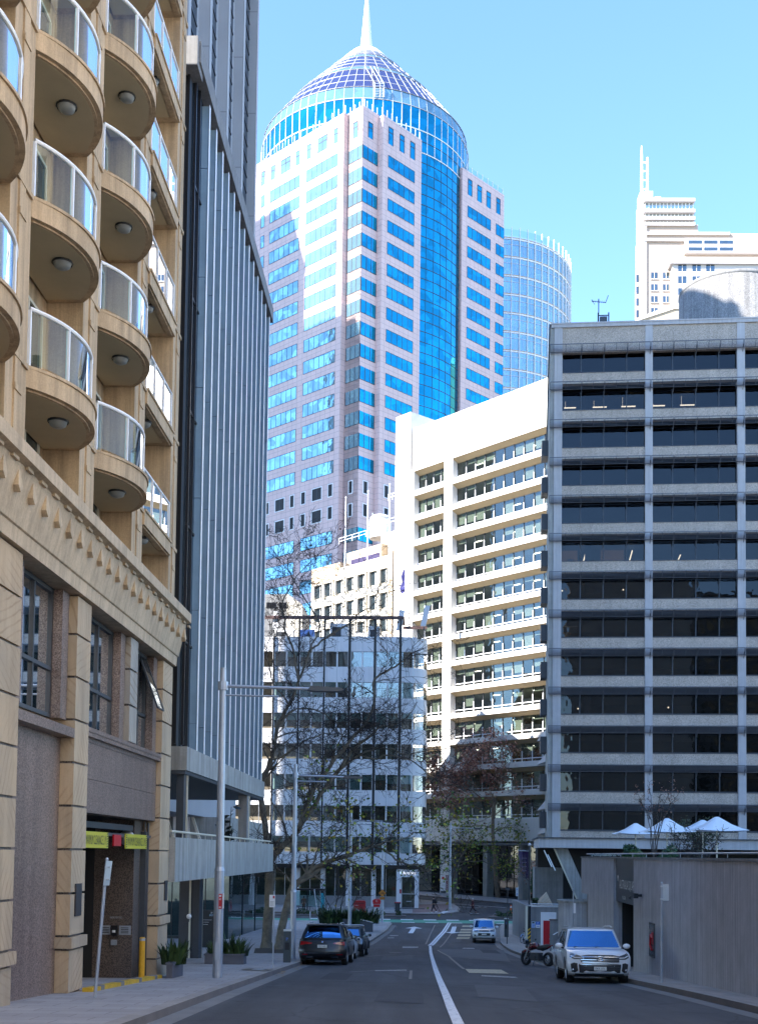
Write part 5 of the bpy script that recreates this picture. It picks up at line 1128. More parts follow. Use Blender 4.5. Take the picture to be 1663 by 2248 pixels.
signplate(F8,1166,1174,2023,2037,.06,[plain('pale_blue',(.45,.58,.75),.5),BLUEP,TEXTB],rw,deco=d1)
def d2(m,a,b,z0,z1,o):
    h=z1-z0; m.face([(a,o,z0+h*.5),(b,o,z0+h*.5),(b,o,z1),(a,o,z1)],1); m.text('P',(a+b)/2,z0+h*.6,h*.3,o+.002,None,0,align='CENTER')
    m.face([(a+.05,o,z0+h*.2),(b-.05,o,z0+h*.2),(b-.05,o,z0+h*.3),(a+.05,o,z0+h*.3)],1)
signplate(F8,1175.5,1184.5,2023,2037,.06,[WHITEP,BLUEP],rw,deco=d2)
F10=Fr((0,78,0),(1,-.02)); tp=thing('red_white_totem','tall white totem with a big red panel beside the ramp wall','sign',tuple(F10((F10.at(1190,2070)[0],0,zg(78)))))
t0,z1=F10.at(1187,2003); t1,_=F10.at(1220,2003); z0=zg(78)+.1; zr=F10.at(1200,2021)[1]; m=MB(F10); m.box(t0,t1,-.25,0,z0-.3,z1,0); obj('panel',m,WHITEP,tp); m=MB(F10); m.box(t0+.14,t1-.02,0,.012,z0-.3,zr,0); obj('red_panel',m,REDP,tp)
F11=Fr((0,72,0),(1,-.02)); sw=thing('stair_wall','small grey stair wall with a white handrail behind the motorcycle','wall',tuple(F11((F11.at(1210,2070)[0],0,zg(72))))); t0,z1=F11.at(1207,2018); m=MB(F11); m.box(t0,t0+4.5,-.3,0,zg(72)-.3,z1-.06,0); m.box(t0-.03,t0+4.5,-.33,.03,z1-.06,z1,1); obj('wall_panel',m,[CONC_D,CHAR],sw); m=MB(F11); q0=F11.at(1213,2052,.15); q1=F11.at(1233,2041,.15); m.tube([(q0[0],.15,q0[1]),(q1[0]+.2,.15,q1[1]+.1)],.03,6); m.tube([(q0[0]+.1,.15,q0[1]),(q0[0]+.1,0,q0[1])],.02,5); obj('handrail',m,WHITEM,sw)
# stone pyramid, small canopy behind the ramp wall
F12=Fr((0,95,0),(1,0)); st=thing('stone_pyramid','pale sandstone pyramid block above the ramp wall','stone',tuple(F12((F12.at(1196,1987)[0],0,F12.at(1196,1990)[1])))); a,z0=F12.at(1182,1989); b,_=F12.at(1210,1989); c,z1=F12.at(1199,1958); m=MB(F12); base=[(a,.8,z0-2),(b,.8,z0-2),(b,-1.4,z0-2),(a,-1.4,z0-2)]; tp_=[(a,.8,z0+.35),(b,.8,z0+.1),(b,-1.4,z0+.1),(a,-1.4,z0+.35)]
for i in range(4): j=(i+1)%4; m.face([base[i],base[j],tp_[j],tp_[i]]); m.face([tp_[i],tp_[j],(c,-.2,z1)])
obj('block',m,SANDST,st)
F13=Fr((0,110,0),(1,0)); ca=thing('white_canopy','small white pitched canopy in the gap left of the grey office','canopy',tuple(F13((F13.at(1197,1975)[0],0,-6.5)))); a,z0=F13.at(1186,1935); b,_=F13.at(1206,1935); c,z1=F13.at(1197,1916); m=MB(F13)
for q in (((a,1,z0),(b,1,z0),(c,0,z1)),((b,1,z0),(b,-1,z0),(c,0,z1)),((b,-1,z0),(a,-1,z0),(c,0,z1)),((a,-1,z0),(a,1,z0),(c,0,z1))): m.face(q)
obj('cloth',m,MT['parasol_cloth'],ca); m=MB(F13)
for x in (a+.05,b-.05):
    for o in (-.95,.95): m.tube([(x,o,-6.6),(x,o,z0)],.04,6)
obj('post',m,CHAR,ca)
# ================================================================ street lamps
def lamp(base,ytop,arm,label,thick=.10,ya=None):
    """base: ground point; ytop: photo row of the pole top (gives its height); arm length towards the road"""
    x,y,z=base; zt=(1874+(x/y*FL)*.0127-ytop)/FL*y
    t=thing('street_lamp',label,'street lamp',base,'grey street lamps with double arms')
    m=MB(); m.tube([(x,y,z-.1),(x,y,z+3.0)],[thick*1.18]*2,14); m.tube([(x,y,z+3.0),(x,y,z+3.12)],[thick*1.3,thick],14); m.tube([(x,y,z+3.1),(x,y,zt)],[thick,thick*.72],14); obj('pole',m,GALV,t)
    za=zt-.52; m=MB(); m.tube([(x,y,za-.12),(x,y,za+.12)],thick*1.25,12); m.tube([(x,y,za),(x+arm*.72,y,za-.05)],[.05,.045],8); m.tube([(x,y,za-.26),(x+arm*.46,y,za-.28)],.028,8); obj('arm',m,GALV,t)
    m=MB(); m.extr([(x+arm*.70,za-.10),(x+arm*.76,za-.13),(x+arm*.97,za-.13),(x+arm,za-.08),(x+arm*.97,za-.02),(x+arm*.73,za+.02)],y-.16,y+.16); obj('lamp_head',m,CHAR,t)
    m=MB(); m.box(x-.06,x+.06,y-thick*1.25,y-thick*.8,z+.5,z+1.0); obj('access_door',m,GALV,t)
    return t,zt
lamp(Vector((-4.48,33.6,zg(33.6)+.15)),1463,3.45,'nearest grey street lamp, tall and thick, beside the sandstone building',.118)
lamp(G(642,2104,.15),1676,3.1,'second grey street lamp behind the dark ticket pillar',.115)
lamp(Vector((-1.86,80,zg(80)+.15)),1783,3.05,'grey street lamp rising from behind the parked cars',.105)
lamp(G(838,2025,.15),1813,4.2,'grey street lamp carrying the yellow diamond sign',.12)
lamp(G(987,1995.6,.15),1806,3.7,'grey street lamp on the far corner beside the man with the backpack',.12)
lp=G(487,2165,.15)
def on_post(name,label,cat,p,zc_,w,h,mats,draw=None,fr=None,group=None,d=.03):
    t=thing(name,label,cat,p,group); f=Fr((p[0],p[1],0),(1,0)); m=MB(f); m.box(-w/2,w/2,d,d+.02,zc_-h/2,zc_+h/2,0)
    if draw: draw(m,w,h,zc_,d+.024)
    obj('plate',m,mats,t); return t
# red plate on the nearest lamp
p=Vector((-4.48,33.6,zg(33.6))); zc_=(1871-1978)/FL*33.6
def dr(m,w,h,z,o):
    m.face([(-w*.35,o,z+h*.3),(w*.35,o,z+h*.3),(w*.35,o,z+h*.42),(-w*.35,o,z+h*.42)],1); m.face([(-w*.35,o,z-h*.42),(w*.35,o,z-h*.42),(w*.35,o,z-h*.36),(-w*.35,o,z-h*.36)],1); m.text('4P',0,z+h*.08,.05,o,None,1,align='CENTER')
t=on_post('parking_plate','small red parking plate strapped to the nearest lamp post','sign',(p.x+.06,p.y-.02,p.z),zc_,.09,.42,[REDP,TEXTW],dr,d=.13); m=MB(); m.box(p.x+.12,p.x+.15,p.y-.12,p.y-.05,zc_-.2,zc_+.22); obj('bracket',m,WHITEM,t)
def postsign(base,ytop,px0,px1,y0,y1,label,mats,draw=None,rad_=.03,lean=(0,0),facing=1,name='street_sign',group=None):
    x,y,z=base; k=y/FL; hz=1874+(x/y*FL)*.0127; zt=(hz-ytop)*k; t=thing(name,label,'sign',base,group)
    m=MB(); m.tube([(x,y,z-.1),(x+lean[0],y+lean[1],zt)],rad_,8); obj('post',m,GALV,t)
    x0=(px0-px1)/2*k; xm=x+lean[0]*.85+((px0+px1)/2-(CX+x/y*FL+(hz-(y0+y1)/2)*.0127+lean[0]/k*.85))*k
    z1=(hz-y0)*k; z0=(hz-y1)*k; w=(px1-px0)*k; f=Fr((xm,y-.04,0),(1,0)); m=MB(f); m.box(-w/2,w/2,-.01,.012,z0,z1,0)
    if draw: draw(m,w,z1-z0,(z0+z1)/2,.016)
    obj('plate',m,mats,t); return t
def dpark(m,w,h,z,o):
    m.face([(w*.12,o,z+h*.22),(w*.4,o,z+h*.22),(w*.4,o,z+h*.42),(w*.12,o,z+h*.42)],1)
    for i in range(4): m.face([(-w*.38,o,z-h*.05-i*h*.1),(w*.3,o,z-h*.05-i*h*.1),(w*.3,o,z-h*.03-i*h*.1),(-w*.38,o,z-h*.03-i*h*.1)],2)
postsign(G(599,2124,.15),1955,594,606.5,1963,1990,'white parking sign on a thin post at the left kerb near the tree trunks',[WHITEP,REDP,CHAR],dpark,.028)
# near post with the back of its sign plate, leaning
b=Vector((-5.72,24.0,zg(24)+.15)); t=thing('leaning_signpost','leaning grey signpost showing the back of its plate before the garage','sign',b); a=Vector(P(212.5,2148,24)); c=Vector(P(235,1886,24)); d_=(c-a); a0=a-d_*((a.z-b.z+.1)/d_.z); m=MB(); m.tube([a0,c],.033,10); m.ball(c,.034,8); obj('post',m,GALV,t); q=Vector(P(240.5,1890,23.95)); q2=Vector(P(238,1944,23.95)); m=MB(); e=Vector((.04,.10,0)); m.face([q-e,q+e,q2+e-Vector((.04,0,0)),q2-e-Vector((.04,0,0))]); 
for s in (.25,.75): r_=q.lerp(q2,s); m.box(r_.x-.08,r_.x+.03,r_.y-.03,r_.y+.03,r_.z-.015,r_.z+.015)
obj('plate',m,PALEST,t)
b=Vector((8.12,34.0,zg(34)+.15)); t=thing('steel_signpost','grey signpost with a blank plate back in front of the concrete wall','sign',b); zt=(1882-1937)/FL*34; m=MB(); m.tube([(b.x,b.y,b.z-.1),(b.x,b.y,zt)],.036,10); m.ball((b.x,b.y,zt),.036,8); obj('post',m,GALV,t); m=MB(); z1=(1882-1940)/FL*34; z0=(1882-1976)/FL*34; m.box(b.x+.03,b.x+.20,b.y-.01,b.y+.01,z0,z1); m.box(b.x-.05,b.x+.1,b.y-.05,b.y+.0,z0+.03,z0+.07); m.box(b.x-.05,b.x+.1,b.y-.05,b.y+.0,z1-.08,z1-.04); obj('plate',m,PALEST,t)
postsign(Vector((8.22,50.0,zg(50)+.15)),1948,1257.5,1262.5,1981,2003,'thin white sign on a post rising behind the white SUV',[WHITEP,CHAR],None,.028)
def dblue(m,w,h,z,o):
    m.text('P',0,z+h*.15,h*.22,o,None,1,align='CENTER'); m.face([(-w*.3,o,z-h*.3),(w*.3,o,z-h*.3),(w*.3,o,z-h*.2),(-w*.3,o,z-h*.2)],1)
postsign(G(1136,2006,0),1945,1132,1137.5,1947,1966,'narrow blue and white parking sign behind the low hedge',[WHITEP,BLUEP],dblue,.035)
postsign(G(881,2006,.15),1948,878,882,1951,1960,'thin signpost with a small red plate beside the shop porch',[REDP,WHITEP],None,.03)
# yellow diamond sign on the lamp
p=G(838,2025,.15); zc_=(1875-1960)/FL*p.y; t=thing('bicycle_sign','yellow diamond bicycle warning sign with a small plate on a lamp post','sign',(p.x,p.y,p.z)); f=Fr((p.x+.0,p.y-.16,0),(1,0)); s=.40; m=MB(f); m.face([(-s,0,zc_),(0,0,zc_-s),(s,0,zc_),(0,0,zc_+s)],1); s-=.04; m.face([(-s,.006,zc_),(0,.006,zc_-s),(s,.006,zc_),(0,.006,zc_+s)],0); m.box(-.24,.24,-.01,.0,zc_-.64,zc_-.36,1); m.box(-.22,.22,.0,.006,zc_-.62,zc_-.38,0)
for cx_ in (-.12,.12):
    for i in range(10):
        a,b=i*.628,(i+1)*.628; m.face([(cx_+.085*math.cos(a),.01,zc_-.06+.085*math.sin(a)),(cx_+.085*math.cos(b),.01,zc_-.06+.085*math.sin(b)),(cx_+.06*math.cos(b),.01,zc_-.06+.06*math.sin(b)),(cx_+.06*math.cos(a),.01,zc_-.06+.06*math.sin(a))],1)
for a,b in (((-.12,-.06),(-.04,.05)),((-.04,.05),(.08,.05)),((.08,.05),(.12,-.06)),((-.04,.05),(.02,-.06)),((.02,-.06),(.08,.05)),((.08,.05),(.06,.12))): m.tube([(a[0],.012,zc_+a[1]),(b[0],.012,zc_+b[1])],.013,4,1)
m.text('BIKES',0,-.54+zc_,.09,.01,.3,1,align='CENTER'); obj('plate',m,[TERL,TEXTB],t); m=MB(f); m.box(-.03,.03,-.12,0,zc_-.5,zc_+.2); obj('bracket',m,GALV,t)
# lamp banner
b=Vector((P(1161,1980,118).x,118,zg(118)+.1)); zt=(1878-1855)/FL*118; t=thing('purple_banner','long purple banner hanging from a dark pole near the corner','banner',b); m=MB(); m.tube([(b.x,b.y,b.z-.2),(b.x,b.y,zt)],.10,8); m.ball((b.x,b.y,zt+.1),.15,8,1); m.tube([(b.x,b.y,zt-.55),(b.x-1.15,b.y,zt-.5)],.03,6,1); obj('pole',m,[CHAR,WHITEM],t); z1=zt-.6; z0=(1878-1927)/FL*118; m=MB(); 
for i in range(6):
    xa,xb=b.x-.12-.16*i,b.x-.12-.16*(i+1); dy=lambda i:.06*math.sin(i*1.3); m.face([(xb+.06*(0),b.y+dy(i+1),z1),(xa,b.y+dy(i),z1),(xa+.0,b.y+dy(i),z0+.02*i),(xb+.22*(i+1)/6,b.y+dy(i+1),z0+.02*(i+1))],0,True)
for k in range(4): m.box(b.x-.75,b.x-.3,b.y-.09,b.y-.085,z1-.7-.42*k,z1-.62-.42*k,1)
obj('cloth',m,[plain('purple_cloth',(.045,.02,.085),.7),plain('pale_print',(.25,.2,.3),.7)],t)
# for-lease board and white notice on the white office
f=FM; t0,z1=f.at(968,1908,-.1); t=thing('lease_sign','dark red vertical FOR LEASE banner beside a white notice board','sign',tuple(f((t0,-.1,-5)))); a,z1=f.at(977.5,1921,.06); b,z0=f.at(982.5,1957,.06); m=MB(f); m.box(a,b,.0,.06,z0,z1,0)
n_=len(m.v); vs,fs=glyphs('FOR LEASE'); mx=max(v[0] for v in vs); hh=(z1-z0)*.94; ww=(b-a)*.62
for fc in fs: m.face([(a+(b-a)*.2+vs[i][1]/.72*ww,.066,z1-(z1-z0)*.03-vs[i][0]/mx*hh) for i in fc],1)
obj('banner',m,[plain('maroon',(.16,.02,.04),.6),TEXTW],t)
t=thing('notice_board','tall white notice board fixed to the white office column','notice board',tuple(f((t0,-.1,-5)))); a,z1=f.at(967,1922,.08); b,z0=f.at(977,1956,.08); m=MB(f); m.box(a,b,.02,.08,z0,z1,0); m.box(a+.2,b-.2,.08,.086,z1-.5,z1-.15,1)
for i in range(4): m.box(a+.12,b-.12,.08,.084,z1-.75-.2*i,z1-.72-.2*i,2)
obj('board',m,[WHITEP,REDP,CHAR],t); m=MB(f); m.box(a,b,.0,.1,z0-.7,z0); obj('plinth',m,CHAR,t)
# ================================================================ pillars, bins, boxes
def ticket(p,w,h,label,mat):
    t=thing('ticket_pillar',label,'ticket pillar',p,'dark metal ticket pillars'); x,y,z=p; m=MB(); m.prism([(x-w/2,y-.12),(x+w/2,y-.12),(x+w/2,y+.14),(x-w/2,y+.14)],z-.1,[z+h-.04,z+h-.04,z+h,z+h]); obj('casing',m,mat,t)
    m=MB(Fr((x,y-.122,0),(1,0))); m.text('P',0,z+h-.42,.12,.004,None,0,align='CENTER'); m.box(-w*.3,w*.3,0,.004,z+h-.8,z+h-.5,1); obj('panel',m,[BLUEP,BLACKM],t)
    m=MB(); m.box(x-w/2-.01,x+w/2+.01,y-.14,y+.16,z+h-.045,z+h+.02); obj('cap',m,PALEST,t)
TICK=solid('slate_metal',(.06,.075,.085),.35,.4,bump=.02)
ticket(G(630,2113,.15),.30,1.32,'dark ticket pillar standing beside the second lamp post on the left',TICK); 
p=G(1110.5,2057,.15); ticket(p,.32,1.45,'dark ticket pillar on the right pavement behind the pickup',TICK)
p=G(1112,2072,.15); t=thing('thin_post','thin dark signpost with a small top plate on the right pavement','post',p); zt=(1878-1952)/FL*p.y; m=MB(); m.tube([(p.x,p.y,p.z-.1),(p.x+.03,p.y,zt)],.032,8); obj('post',m,CHAR,t); m=MB(); m.box(p.x-.13,p.x+.16,p.y-.02,p.y+.0,zt-.02,zt+.12); obj('plate',m,CHAR,t)
p=Vector((-6.36,32.3,zg(32.3)+.15)); t=thing('yellow_bollard','worn yellow bollard guarding the garage entry','bollard',p); zt=(1868-2056)/FL*p.y; m=MB(); m.tube([(p.x,p.y,p.z-.1),(p.x,p.y,zt-.03),(p.x,p.y,zt)],[.082,.082,.06],16); obj('post',m,solid('worn_yellow',(.70,.36,.015),.45,var=.12,vs=4,fine=.1,bump=.1),t); m=MB(); m.tube([(p.x,p.y,zt-.09),(p.x,p.y,zt-.03)],.084,16); obj('band',m,GALV,t); m=MB(); m.tube([(p.x,p.y,p.z-.02),(p.x,p.y,p.z+.015)],.13,16); obj('flange',m,GALV,t)
m=MB(FS); zz=zg(31)+.15; m.box(-9.1,-2.2,.12,.32,zz-.3,zz+.10); t=thing('yellow_kerb','yellow painted kerb across the garage entry','kerb block',tuple(FS((-5,.2,zz)))); 
k=MB(FS)
for i in range(7):
    a=-9.1+i*1.0; za=zg(FS((a,0,0)).y)+.15; zb=zg(FS((a+1,0,0)).y)+.15; k.extr([(a,za-.2),(a+.99,zb-.2),(a+.99,zb+.09),(a,za+.09)],.12,.34)
obj('block',k,solid('kerb_yellow',(.66,.40,.02),.6,var=.2,vs=3,fine=.15),t); k=MB(FS)
for i in range(4): a=-8.4+i*1.8; za=zg(FS((a,0,0)).y)+.24; k.box(a,a+.3,.14,.342,za-.15,za+.003)
obj('worn_patch',k,GUTTER,t)
# pillar sign with the street number
p=G(456,2080,.15); t=thing('number_pillar','black pillar sign with the number 20 on the terrace forecourt','sign',p); f=Fr((p.x,p.y,0),(1,0)); w=26/FL*p.y; zt=(1870-1997)/FL*p.y; m=MB(f); m.box(-w/2,w/2,-.2,.0,p.z-.1,zt,0); obj('pillar',m,plain('black_sign',(.012,.012,.014),.4),t); m=MB(f); h=zt-p.z; m.text('20',w*.20,zt-h*.09,.10,.004,.10,0); m.text('BOND',w*.12,zt-h*.16,.12,.004,.2,1)
for i,wd in enumerate((.9,.6,.5)): m.box(-w*.42,-w*.42+w*wd*.8,0,.004,zt-h*(.26+.06*i)-.015,zt-h*(.26+.06*i),0)
obj('lettering',m,[TEXTW,plain('pale_blue_letters',(.45,.65,.8),.5)],t)
t=thing('globe_lamp','white globe lamp on a bracket beside the terrace column','lamp',P(415,2012,38)); p=P(415,2012,38); m=MB(); m.ball(p,.082,14); obj('globe',m,plain('white_globe',(.75,.75,.72),.3),t,w=True); m=MB(); m.tube([(p.x,p.y,p.z-.08),(p.x,p.y,p.z-.16),(p.x-.2,p.y,p.z-.2)],.015,6); obj('bracket',m,CHAR,t)
# red mail box, payphone, bin, yellow mail box
def mailbox(p,w,h,d,label,mat,logo=True,rz=0):
    t=local_thing('mail_box',label,'mail box'); m=MB(); m.extr([(-w/2,.12),(w/2,.12),(w/2,h-.12),(w/2-.1,h),(-w/2+.1,h),(-w/2,h-.12)],-d/2,d/2); obj('body',m,mat,t); m=MB(); m.box(-w*.42,w*.42,-d*.42,d*.42,-.1,.12); obj('base',m,CHAR,t); m=MB(Fr((0,-d/2,0),(1,0))); m.box(-w*.38,w*.38,.0,.03,h*.80,h*.84,1)
    if logo:
        for i in range(16):
            a,b=i*math.pi/8,(i+1)*math.pi/8; c0=(-w*.22,h*.28); r=w*.17; m.face([(c0[0],.004,c0[1]),(c0[0]+r*math.cos(a),.004,c0[1]+r*math.sin(a)),(c0[0]+r*math.cos(b),.004,c0[1]+r*math.sin(b))],0)
        m.face([(-w*.24,.008,h*.18),(-w*.20,.008,h*.18),(-w*.20,.008,h*.38),(-w*.24,.008,h*.38)],2); m.box(-w*.4,-w*.1,0,.004,h*.66,h*.68,0)
    else: m.box(-w*.1,w*.3,0,.004,h*.2,h*.4,2)
    obj('marking',m,[TEXTW,BLACKM,mat],t); place(t,p,rz); return t
pm=G(789,2008,.15); mailbox((pm.x,pm.y,pm.z),1.25,1.5,.9,'red mail box with a white round logo under the panelled office',plain('mail_red',(.42,.012,.016),.35))
pm=G(562,2003,.15); mailbox((pm.x-.4,128.6,pm.z),1.15,1.4,.9,'red mail box seen past the left tree trunk',MT['mail_red']); mailbox((pm.x-3.0,128.8,pm.z),1.2,1.45,.9,'orange-yellow mail box beside the left red one',plain('mail_yellow',(.70,.33,.01),.35),False)
p=G(826,2029,.15); t=thing('payphone','grey payphone with a red domed top and white emblem','payphone',p); f=Fr((p.x,p.y,0),(1,0)); z=p.z; m=MB(f); m.box(-.28,.28,-.3,.05,z-.1,z+.85,0); m.box(-.34,.34,-.5,.06,z+.85,z+1.9,0); obj('cabinet',m,GALV,t); m=MB(f); m.box(-.36,.36,-.5,.09,z+1.9,z+2.05); m.extr([(-.40,z+2.05),(.40,z+2.05),(.38,z+2.25),(.2,z+2.36),(-.2,z+2.36),(-.38,z+2.25)],-.5,.14); obj('red_top',m,plain('phone_red',(.60,.015,.02),.3),t); m=MB(f); m.box(-.30,.30,.06,.08,z+1.62,z+1.86,0); m.text('C',0,z+2.09,.2,.145,None,1,align='CENTER'); m.box(-.28,.28,.06,.07,z+.95,z+1.55,2); m.box(-.02,.14,.07,.10,z+1.2,z+1.52,3); m.box(0,.2,.07,.12,z+1.0,z+1.16,4); obj('phone_panel',m,[MT['phone_red'],TEXTW,PALEST,BLACKM,WHITEP],t)
p=G(872,2002,.15); t=thing('wheelie_bin','dark wheelie bin with a red lid beside the shop porch','bin',p); m=MB(); x,y,z=p; m.prism([(x-.26,y-.3),(x+.26,y-.3),(x+.26,y+.3),(x-.26,y+.3)],z+.05,z+.95); 
m.prism([(x-.33,y-.36),(x+.33,y-.36),(x+.33,y+.36),(x-.33,y+.36)],z+.88,z+.98); obj('body',m,CHAR,t); m=MB(); m.extr([(x-.35,z+.98),(x+.35,z+.98),(x+.33,z+1.06),(x-.33,z+1.06)],y-.4,y+.38); obj('lid',m,plain('bin_red',(.40,.015,.04),.5),t)
for sx in (-.25,.25): m=MB(Tr(Matrix.Translation((x+sx,y+.3,z+.1))@Matrix.Rotation(math.pi/2,4,'Y'))); m.lathe([(0,-.03),(.1,-.03),(.1,.03),(0,.03)],seg=12); obj('wheel',m,BLACKM,t)
p=G(1120.5,2004.5,0); t=thing('orange_post','orange plastic guide post behind the low hedge','post',p); m=MB(); m.tube([p,(p.x,p.y,p.z+.9)],[.12,.07],10); m.tube([(p.x,p.y,p.z-.02),(p.x,p.y,p.z+.06)],.25,10); obj('post',m,ORNG,t); m=MB(); m.tube([(p.x,p.y,p.z+.6),(p.x,p.y,p.z+.72)],.095,10); obj('band',m,WHITEP,t)
for px,y,lb in ((680.5,2021,'white hoop bicycle rack left of the leaning thin pole'),(703.5,2021,'white hoop bicycle rack nearer the strappy plants')):
    p=G(px,y,.1); t=thing('bicycle_rack',lb,'bicycle rack',p,'white hoop bicycle racks'); m=MB(); r=.38; m.tube([(p.x,p.y-r,p.z-.1),(p.x,p.y-r,p.z+.5)]+[(p.x,p.y-r*math.cos(i*math.pi/8),p.z+.5+r*math.sin(i*math.pi/8)) for i in range(1,8)]+[(p.x,p.y+r,p.z+.5),(p.x,p.y+r,p.z-.1)],.035,8); obj('hoop',m,PALEST,t); m=MB(); m.tube([(p.x,p.y-r,p.z),(p.x,p.y-r,p.z+.02)],.09,8); m.tube([(p.x,p.y+r,p.z),(p.x,p.y+r,p.z+.02)],.09,8); obj('foot',m,PALEST,t)
# thin leaning pole in the planting
p=G(700,2034,.15); t=thing('leaning_pole','thin pale pole leaning left in the planting behind the black SUV','pole',p); q=P(689.5,1952,p.y); m=MB(); m.tube([p,q],.045,8); obj('pole',m,GALV,t); m=MB(); r_=p.lerp(q,.6); m.tube([r_-Vector((0,0,.08)),r_+Vector((0,0,.08))],.06,8); obj('collar',m,PALEST,t)
# bus shelter in front of the panelled office
f=Fr((0,128.9,0),(1,-.02)); a,_=f.at(641,2000); b,_=f.at(712,2000); zt=f.at(676,1951)[1]; z0=zg(129)+.15; t=thing('bus_shelter','dark bus shelter with a teal poster panel behind the trees','bus shelter',tuple(f(((a+b)/2,0,z0)))); m=MB(f); m.box(a,b,-1.6,.1,zt-.18,zt); obj('roof',m,BLACKM,t)
for x in (a+.1,a+(b-a)*.42,b-.5): m=MB(f); m.box(x,x+.12,-1.5,-1.38,z0-.1,zt-.18); obj('post',m,BLACKM,t)
m=MB(f); m.box(b-.45,b-.10,-1.5,0,z0+.1,zt-.2,0); m.box(b-.09,b-.07,-1.4,-.1,z0+.3,zt-.4,1); m.box(b-.42,b-.14,0,.02,z0+.3,zt-.45,1); obj('poster_panel',m,[BLACKM,plain('teal_poster',(.04,.35,.42),.4)],t)
m=MB(f); m.box(a+.4,a+(b-a)*.6,-1.2,-.8,z0+.42,z0+.48); m.box(a+.6,a+.66,-1.05,-.95,z0,z0+.42); m.box(a+1.8,a+1.86,-1.05,-.95,z0,z0+.42); obj('bench',m,CHAR,t)
m=MB(f); m.box(a+.2,b-.6,-1.46,-1.44,z0+.4,zt-.3); obj('pane',m,BAL_GLASS,t)
# ground plates
decal('service_plate',gq((528,2130.5),(589,2132.5),(601,2128.5),(541,2125.5),dz=.15),BLACKM,.158,3); decal('service_plate_inner',gq((550,2129.8),(575,2130.6),(583,2128.6),(560,2127.6),dz=.15),GALV,.164,2)
decal('tree_pit',gq((557,2093),(630,2093),(625,2082),(560,2082),dz=.15),SOIL,.16,3)
# ================================================================ planters and low plants
def strappy(mb,c,n,h,spread,r,w=.045,flop=.6):
    for i in range(n):
        a=r.uniform(0,6.283); R0_=spread*math.sqrt(r.random())*.55; b=Vector((c[0]+R0_*math.cos(a),c[1]+R0_*math.sin(a),c[2])); a2=a+r.uniform(-.8,.8); L=h*r.uniform(.6,1.15); out=r.uniform(.15,flop)*L; d=Vector((math.cos(a2),math.sin(a2),0)); s=Vector((-d.y,d.x,0))*w*r.uniform(.6,1.3); pr=None
        for k in range(5):
            t_=k/4; q=b+d*out*t_**1.6+Vector((0,0,L*(t_-.32*t_*t_*(out/L*1.6)))); wd=s*(1-t_**2*.92)
            if pr: mb.face([pr[0]-pr[1],pr[0]+pr[1],q+wd,q-wd],0,True)
            pr=(q,wd)
STRAP=leafmat('strappy_leaf',[(.018,.035,.014),(.035,.065,.022),(.06,.10,.03)]); HEDGE=leafmat('hedge_leaf',[(.015,.03,.01),(.03,.06,.018),(.05,.09,.025)])
def planter(px0,px1,ytop,ybase,depth,label,plants,seed,d=None):
    a=G(px0,ybase,.15); b=G(px1,ybase,.15); y=(a.y+b.y)/2 if d is None else d; x0=a.x*y/a.y; x1=b.x*y/b.y; zt=(1870-ytop)/FL*y; z0=zg(y)+.1
    t=thing('planter',label,'planter',((x0+x1)/2,y,z0)); m=MB(); m.box(x0,x1,y,y+depth,z0-.3,zt-.06,skip='t'); m.box(x0-.03,x1+.03,y-.03,y+.10,zt-.06,zt); m.box(x0-.03,x1+.03,y+depth-.1,y+depth+.03,zt-.06,zt); m.box(x0-.03,x0+.10,y+.10,y+depth-.1,zt-.06,zt); m.box(x1-.10,x1+.03,y+.10,y+depth-.1,zt-.06,zt); obj('box',m,solid('planter_stone%d'%seed,(.10,.10,.12),.7,var=.1,bump=.1),t)
    m=MB(); m.box(x0+.05,x1-.05,y+.05,y+depth-.05,zt-.2,zt-.08); obj('soil',m,SOIL,t); r=random.Random(seed)
    for i,(fx,h,lb) in enumerate(plants):
        c=(x0+(x1-x0)*fx,y+depth*r.uniform(.35,.65),zt-.1); q=thing('strappy_plant',lb,'plant',c,'strappy plants in the stone planters'); m=MB(); strappy(m,c,70,h,.62,r); obj('leaves',m,STRAP,q); m=MB(); m.tube([(c[0],c[1],c[2]-.05),(c[0],c[1],c[2]+.08)],[.06,.03],6); obj('stem',m,SOIL,q)
    return t
planter(449,534,2092,2117,1.1,'long dark stone planter behind the nearest lamp post',[(.25,.62,'drooping strappy plant at the left end of the long planter'),(.6,.95,'tall dark strappy plant in the middle of the long planter'),(.85,.75,'strappy plant at the right end of the long planter')],2)
planter(365,378,2113,2148,1.8,'dark stone planter tucked against the sandstone corner pier',[(.4,.75,'strappy plant in the planter by the sandstone corner')],4)
